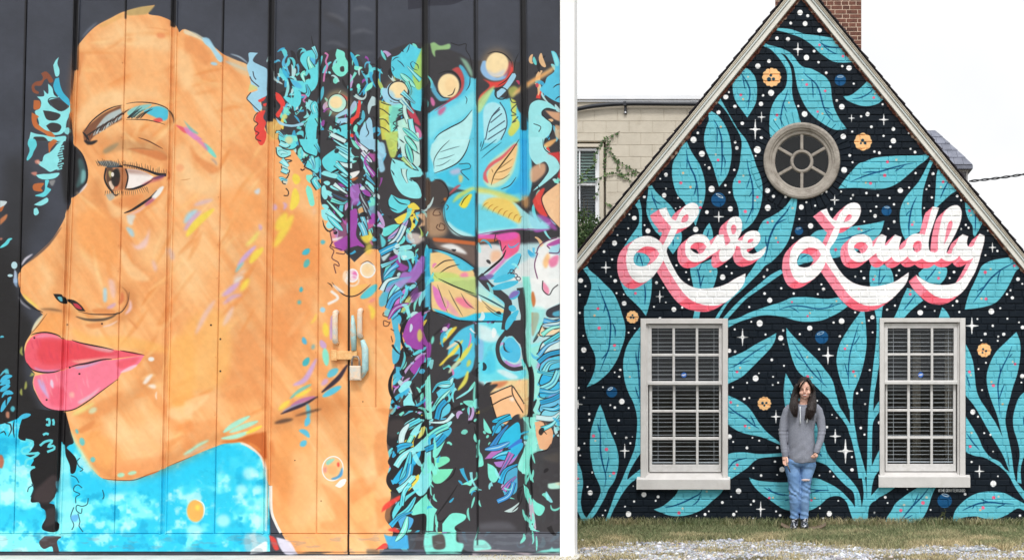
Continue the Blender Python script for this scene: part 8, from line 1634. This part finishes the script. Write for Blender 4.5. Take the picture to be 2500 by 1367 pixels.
per = thing('person', (w1(545, 0)[0], C0, 0), 'laughing person in grey hooded sweater and ripped jeans leaning on the wall', 'person')
D = lambda hw: hw*K_
body = MB()
hx, hz = w1(580, 190); HY = C0-0.02
tilt = Matrix.Rotation(math.radians(-4), 3, 'Y') @ Matrix.Rotation(math.radians(6), 3, 'X')
hp = lambda v: Vector((hx, HY, hz))+tilt@Vector(v)
body.ell(hp((0, .012, .012)), (.072, .092, .098), 22, 14, rot=tilt); body.ell(hp((-.004, -.022, -.062)), (.054, .062, .058), 20, 12, rot=tilt)
body.ell(hp((-.005, -.046, -.098)), (.024, .028, .020), 12, 8, rot=tilt)
for s in (-1, 1): body.ell(hp((s*.036-.003, -.060, -.042)), (.026, .022, .024), 12, 8, rot=tilt); body.ell(hp((s*.073, .012, -.030)), (.010, .020, .030), 10, 8, rot=tilt)
body.tube([hp((-.004, -.082, .006)), hp((-.005, -.098, -.018)), hp((-.006, -.101, -.030)), hp((-.006, -.086, -.036))], [.008, .010, .0118, .009], 10)
body.ell(hp((-.018, -.090, -.033)), (.007, .009, .006), 8, 6); body.ell(hp((.007, -.090, -.033)), (.007, .009, .006), 8, 6)
nx, nz_ = w1(560, 430); body.tube([hp((0, .01, -.07)), (nx, C0+.0, nz_), (w1(555, 520)[0], C0+.005, w1(555, 520)[1])], [.050, .050, .062], 16)
# inner trunk, arms and legs, all one skin with the head and hands
tr = [(545, 520, 150, .075), (540, 620, 205, .085), (530, 800, 190, .085), (525, 1000, 185, .085), (530, 1250, 205, .09)]
body.loft([(w1(c, y)[0], C0, w1(c, y)[1], D(h), d) for c, y, h, d in tr[::-1]])
armL = [(300, 560, 0, .036), (235, 760, .0, .030), (214, 940, -.01, .028), (230, 1130, -.032, .025), (253, 1310, -.056, .024)]
armR = [(790, 560, 0, .036), (848, 720, .0, .030), (862, 905, -.015, .028), (836, 1065, -.055, .025), (770, 1240, -.10, .023)]
for A_ in (armL, armR): body.tube([(w1(x_, y_)[0], C0+dy, w1(x_, y_)[1]) for x_, y_, dy, r in A_], [r for *_, r in A_], 12)
legL = [(395, 190, 115), (385, 320, 108), (398, 500, 92), (402, 700, 84), (402, 900, 74), (402, 1080, 56), (408, 1180, 44)]
legR = [(600, 190, 115), (625, 320, 100), (605, 490, 76), (590, 700, 70), (584, 900, 66), (572, 1090, 54), (570, 1180, 44)]
for A_ in (legL, legR): body.tube([(w2(x_, y_)[0], C0+.01, w2(x_, y_)[1]) for x_, y_, r in A_], [D(r) for *_, r in A_], 14)
for x_ in (412, 572): body.tube([(w2(x_, 1180)[0], C0, w2(0, 1180)[1]), (w2(x_, 1240)[0], C0-.03, w2(0, 1225)[1]), (w2(x_+(-8 if x_ < 500 else 8), 1260)[0], C0-.14, w2(0, 1258)[1])], [.026, .028, .022], 10)
# hands: palm, four unequal fingers bent round what they hold, thumb leaving the side of the palm
def hand(palm, fingers, thumb):
    body.tube([p for p, r in palm], [r for p, r in palm], 12)
    for f in fingers+[thumb]: body.tube([p for p, r in f], [r for p, r in f], 8)
def q2(x_, y_, dy): a, b = w2(x_, y_); return Vector((a, C0+dy, b))
hand([(q2(252, 70, -.055), .024), (q2(245, 110, -.060), .027), (q2(240, 150, -.065), .024)],
     [[(q2(222, 140, -.060), .0095), (q2(222, 190, -.072), .0085), (q2(236, 220, -.090), .0078), (q2(252, 215, -.100), .007)],
      [(q2(236, 150, -.066), .0095), (q2(240, 205, -.080), .0085), (q2(258, 238, -.098), .0078), (q2(276, 228, -.106), .007)],
      [(q2(252, 150, -.070), .0095), (q2(262, 205, -.088), .0085), (q2(280, 235, -.104), .0078), (q2(292, 222, -.110), .007)],
      [(q2(268, 140, -.072), .0092), (q2(284, 185, -.092), .0083), (q2(294, 220, -.106), .0075), (q2(298, 238, -.112), .0065)]],
     [(q2(272, 92, -.070), .0115), (q2(290, 125, -.088), .0105), (q2(296, 165, -.102), .0095), (q2(292, 190, -.110), .0085)])
hand([(q2(775, 50, -.105), .022), (q2(762, 70, -.112), .026), (q2(745, 88, -.120), .023)],
     [[(q2(752, 64, -.122), .009), (q2(722, 60, -.136), .0082), (q2(700, 72, -.142), .0075), (q2(702, 86, -.136), .0068)],
      [(q2(750, 78, -.124), .009), (q2(716, 76, -.138), .0082), (q2(690, 84, -.142), .0075), (q2(684, 78, -.146), .0068)],
      [(q2(748, 92, -.122), .0088), (q2(716, 94, -.134), .008), (q2(692, 96, -.138), .0072), (q2(680, 90, -.140), .0065)],
      [(q2(746, 102, -.118), .008), (q2(722, 106, -.128), .0072), (q2(704, 106, -.132), .0066), (q2(692, 100, -.134), .006)]],
     [(q2(772, 48, -.118), .011), (q2(752, 40, -.134), .010), (q2(736, 42, -.144), .009), (q2(726, 52, -.148), .008)])
bo = link('body', remesh(body, 0.0042, 3), M['skin'], per)
# face details set into the skin
def feat(name, mt, parts):
    m_ = MB(); m_.smooth = True
    for c, r, rot in parts: m_.ell(hp(c), r, 12, 8, rot=tilt@Matrix.Rotation(math.radians(rot), 3, 'Y'))
    return m_.build(name, mt, per)
feat('lip', M['lip'], [((-.005, -.0815, -.0560), (.0250, .008, .0030), 0), ((-.005, -.0815, -.0775), (.0200, .009, .0048), 0), ((-.028, -.074, -.060), (.005, .007, .004), 30), ((.019, -.074, -.060), (.005, .007, .004), -30)])
feat('teeth', M['tooth'], [((-.005, -.0855, -.0640), (.0200, .008, .0062), 0)])
for s in (-1, 1):
    feat('eye', M['eye'], [((s*.030-.004, -.0815, -.0010), (.0150, .0060, .0046), s*8)]); feat('eyebrow', M['hair'], [((s*.031-.004, -.0845, .0170), (.0165, .005, .0032), s*-6)])
# sweater
kn = MB()
prof = [(538, 1422, 226, .118), (540, 1350, 240, .125), (530, 1200, 226, .118), (522, 1050, 226, .114), (518, 900, 218, .112), (535, 750, 226, .112), (546, 640, 240, .108), (546, 560, 236, .096), (550, 505, 190, .082), (556, 462, 108, .068)]
kn.loft([(w1(c, y)[0], C0, w1(c, y)[1], D(h), d) for c, y, h, d in prof], 28)
kn.ell((w1(525, 1400)[0], C0-.02, w1(0, 1410)[1]), (D(150), .10, .030), 18, 8)
slL = [(372, 492, 0, .030), (330, 515, 0, .046), (292, 565, 0, .052), (240, 720, .0, .050), (212, 930, -.01, .047), (228, 1120, -.032, .041), (253, 1285, -.054, .037), (255, 1318, -.056, .034)]
slR = [(720, 482, 0, .030), (760, 505, 0, .046), (798, 556, 0, .052), (846, 700, .0, .050), (864, 900, -.015, .046), (838, 1060, -.055, .040), (775, 1225, -.097, .034), (768, 1256, -.102, .031)]
for A_ in (slL, slR): kn.tube([(w1(x_, y_)[0], C0+dy, w1(x_, y_)[1]) for x_, y_, dy, r in A_], [r for *_, r in A_], 14)
sme = remesh(kn, 0.006, 4)
def drape(x, y, z):
    X = x-w1(540, 0)[0]; arm = np.abs(X) > .150
    f = np.sin((z*1.25+np.abs(X)*1.1)*44)*.35+np.sin((z-X*.8)*63)*.3+np.sin(z*21+X*17)*.5
    r = np.sin(z*150)*np.exp(-((z-w1(0, 930)[1])/.05)**2)*.9+np.sin(z*170)*np.exp(-((z-w1(0, 1240)[1])/.05)**2)*.7
    return np.where(arm, .0026*r+.001*f, .0032*f*np.clip((1.16-z)*4, .1, 1))
displace(sme, drape)
sw = link('sweater', sme, M['knit'], per)
cu = MB()
cu.tube([(w1(253, 1262)[0], C0-.052, w1(0, 1262)[1]), (w1(256, 1322)[0], C0-.056, w1(0, 1322)[1])], [.0395, .0355], 16); cu.build('cuff', M['rib'], sw)
cu = MB(); cu.tube([(w1(784, 1205)[0], C0-.092, w1(0, 1205)[1]), (w1(766, 1260)[0], C0-.103, w1(0, 1260)[1])], [.0370, .0325], 16); cu.build('cuff', M['rib'], sw)
hd = MB(); hd.smooth = True                                      # hood lying open round the neck
ring = []
for i in range(25):
    a = math.radians(-100+i*(380/24)) if False else 2*math.pi*i/24
    ring.append(Vector((w1(556, 0)[0]+.066*math.sin(a), C0+.012-.072*math.cos(a), w1(0, 474)[1]-.012*math.cos(a)+.03*(1-math.cos(a))*.5)))
hd.tube(ring, .019, 10); hd.build('hood', M['rib'], sw)
for pts in ('503,488 502,560 506,640 503,700 506,775', '628,600 628,640 622,690 612,762'):
    m_ = MB(); m_.smooth = True; P = [w1(*[float(u) for u in q.split(',')]) for q in pts.split()]; m_.tube([(a, C0-.122-.002*i, b) for i, (a, b) in enumerate(P)], [.0055]*(len(P)-1)+[.0075], 8); m_.build('drawstring', M['cordw'], sw)
# jeans
jn = MB()
jn.loft([(w2(500, y)[0], C0+.005, w2(0, y)[1], D(h), d) for y, h, d in ((262, 150, .08), (240, 215, .10), (205, 262, .114), (165, 268, .115), (130, 225, .10), (60, 190, .09))], 24)
for A_ in ([(366, 205, 136), (374, 255, 136), (380, 320, 130), (398, 430, 112), (410, 560, 101), (412, 700, 97), (411, 850, 89), (410, 1000, 79), (406, 1090, 72), (404, 1130, 72)],
           [(640, 205, 134), (636, 255, 132), (632, 320, 112), (610, 430, 95), (594, 560, 87), (585, 700, 84), (579, 850, 81), (574, 1000, 75), (568, 1090, 69), (566, 1135, 69)]):
    jn.tube([(w2(x_, y_)[0], C0+.004-(.02 if 400 < y_ < 900 else 0), w2(x_, y_)[1]) for x_, y_, r in A_], [D(r) for *_, r in A_], 18)
jme = remesh(jn, 0.0055, 3)
def rumple(x, y, z):
    kn_ = np.exp(-((z-w2(0, 690)[1])/.075)**2)+.7*np.exp(-((z-w2(0, 1080)[1])/.05)**2)+.10
    ph = nz(x, z, 14, 21)*5
    return .0048*kn_*(np.sin(z*92+x*75+ph)+.5*np.sin(z*61-x*110+ph*1.4))
displace(jme, rumple)
jo = link('jeans', jme, M['denim'], per)
rp = MB(); rp.smooth = True
a, b = w2(596, 478); rp.ell((a, C0-.078, b), (.046, .012, .012), 16, 8); rp.build('knee_rip', M['skin'], jo)
M['fray'] = paint('frayed_thread', (222, 224, 230), (200, 204, 212), 60, 0.9)
rp = MB()
for i in range(16):
    x_ = 528+i*9; p0 = w2(x_, 460+RND.uniform(-6, 4)); p1 = w2(x_+RND.uniform(-10, 10), 498+RND.uniform(-8, 8)); rp.tube([(p0[0], C0-.087, p0[1]), ((p0[0]+p1[0])/2, C0-.093, (p0[1]+p1[1])/2), (p1[0], C0-.087, p1[1])], .0017, 4)
rp.build('fray', M['fray'], jo)
# shoes
for x_, sg in ((408, -1), (572, 1)):
    s_ = MB(); cx_ = w2(x_, 0)[0]
    s_.loft([(cx_, C0+.01, w2(0, 1262)[1], .036, .05), (cx_, C0+.005, w2(0, 1190)[1], .040, .046), (cx_, C0+.008, w2(0, 1120)[1], .046, .048)], 18)
    s_.tube([(cx_, C0+.045, .045), (cx_, C0-.03, .050), (cx_+sg*.006, C0-.10, .042), (cx_+sg*.012, C0-.155, .032), (cx_+sg*.014, C0-.175, .030)], [.034, .043, .044, .034, .018], 16)
    shm = remesh(s_, .005, 3)
    for v in shm.vertices: v.co.z = max(v.co.z, .016)
    so_ = link('shoe', shm, M['shoe'], per)
    s2 = MB(); s2.smooth = True
    s2.tube([(cx_, C0+.06, .019), (cx_, C0-.03, .019), (cx_+sg*.006, C0-.10, .019), (cx_+sg*.013, C0-.170, .019)], [.030, .040, .043, .022], 14)
    for i in range(len(s2.v)): v = s2.v[i]; s2.v[i] = (v[0], v[1], min(max(v[2], .010), .020))
    s2.build('sole', M['black'], so_)
# hair: side-swept fringe over the crown, long locks falling to the chest
hr = MB(); hr.smooth = True
capm = MB(); capm.ell(hp((.002, .028, .030)), (.084, .094, .098), 22, 14, rot=tilt); capm.ell(hp((0, .055, -.05)), (.078, .058, .115), 18, 12)
def lock_(pts, r): capm.tube([Vector((w1(x_, y_)[0], C0+dy, w1(x_, y_)[1])) for x_, y_, dy in pts], r, 12)
lock_([(470, 130, -.02), (430, 230, .0), (410, 340, -.02), (400, 450, -.085), (405, 545, -.112), (425, 655, -.125)], [.032, .036, .044, .050, .046, .012])
lock_([(690, 130, -.02), (705, 240, .01), (705, 350, -.02), (700, 450, -.085), (682, 565, -.115), (655, 700, -.13)], [.034, .036, .042, .052, .058, .014])
lock_([(650, 520, -.10), (628, 610, -.118), (606, 705, -.128)], [.034, .030, .008])
hmesh = remesh(capm, .0055, 2)
displace(hmesh, lambda x, y, z: .0026*np.sin(np.arctan2(y-C0, x-hx)*46+z*14)+.0018*np.sin(x*420+z*30))
ho = link('hair', hmesh, M['hair'], per)
def strand(pts, r): hr.tube(spline3(pts), r, 5)
def spline3(pts):
    P = [Vector(p) for p in pts]; out = []
    for i in range(len(P)-1):
        p0, p1, p2, p3 = P[max(i-1, 0)], P[i], P[i+1], P[min(i+2, len(P)-1)]
        out += [Vector(c) for c in cr(np.array(p0), np.array(p1), np.array(p2), np.array(p3), 4)]
    return out+[P[-1]]
for i in range(200):
    sd_ = -1 if i % 2 else 1; u = RND.random(); fr_ = RND.uniform(-1, 1)
    if sd_ < 0: pts = [(560, 40+20*u, -.01), (480-30*u, 110+40*u, -.05+.05*fr_), (425-30*u, 260, -.02+.05*fr_), (395+70*fr_, 440, -.105-.03*u), (405+60*fr_, 545+40*u, -.145-.01*u), (428+36*fr_, 615+60*u, -.142)]
    else: pts = [(600, 40+20*u, -.01), (680+20*u, 110+40*u, -.05+.04*fr_), (715+12*u, 260, -.01+.04*fr_), (700+62*fr_, 440, -.105-.03*u), (674+74*fr_, 560+30*u, -.148-.01*u), (650+78*fr_, 645+80*u, -.145)]
    P = [(w1(x_, y_)[0], C0+dy, w1(x_, y_)[1]) for x_, y_, dy in pts]; n_ = (len(P)-1)*4+1
    strand(P, [RND.uniform(.0028, .0046)*(1-.75*k/n_) for k in range(n_)])
for i in range(46):                                              # fringe sweeping from the parting across the forehead
    u = i/45; P = [hp((.030-.02*u, -.052-.02*u, .112-.012*u)), hp((.0-.028*u, -.085, .082-.018*u)), hp((-.040-.012*u, -.072+.012*u, .040-.03*u)), hp((-.074, -.03+.02*u, -.010-.05*u))]
    strand(P, [.0052]*13)
for i in range(22):
    u = i/21; P = [hp((.032, -.050+.02*u, .112)), hp((.056, -.062+.02*u, .070)), hp((.074, -.036+.02*u, .010)), hp((.083, -.01+.01*u, -.050))]
    strand(P, [.0048]*13)
hr.build('strand', M['hair'], ho)
er = MB(); er.smooth = True
for y_ in (300, 318, 336, 354): a, b = w1(674, y_); er.ell((a, C0-.045, b), (.0042, .004, .0058), 8, 6)
er.build('earring', M['steel'], per)
# slim tool in the hand
pn = thing('pen', q2(296, 230, -.115), 'slim silver pen with a dark tip held in the hand of the person', 'pen')
a, b = q2(272, 170, -.108), q2(318, 285, -.128); c = q2(334, 330, -.136); d_ = q2(340, 348, -.139)
m_ = MB(); m_.smooth = True; m_.tube([a, a.lerp(b, .05), b], [.003, .0055, .0058], 10); m_.build('barrel', M['steel'], pn)
m_ = MB(); m_.smooth = True; m_.tube([b, b.lerp(c, .2), c, d_], [.0062, .0075, .006, .0015], 10); m_.build('tip', M['pipe'], pn)
# bowed plank under the feet
M['plank'] = paint('weathered_plank', (140, 122, 104), (112, 94, 78), 14, 0.85, 0.4, 40, stretch=(1, 6, 6)); wb = MB(); n_ = 14; vs = []; fs = []
for i in range(n_+1):
    t = i/n_*2-1; xx = w2(558, 0)[0]+t*.247; zz_ = 0.004+.042*t*t*t*t+.012*t*t
    for (yy, dz) in ((-.36, 0), (-.12, .003), (-.12, .013), (-.36, .010)): vs.append((xx, yy, zz_+dz-.002))
for i in range(n_):
    for j in range(4): fs.append((i*4+j, i*4+(j+1) % 4, (i+1)*4+(j+1) % 4, (i+1)*4+j))
fs += [(0, 3, 2, 1), (n_*4, n_*4+1, n_*4+2, n_*4+3)]; wb.add(vs, [f[::-1] for f in fs])
tag(wb.build('plank', M['plank']), 'bowed brown wooden plank in the grass under the feet of the person', 'board')
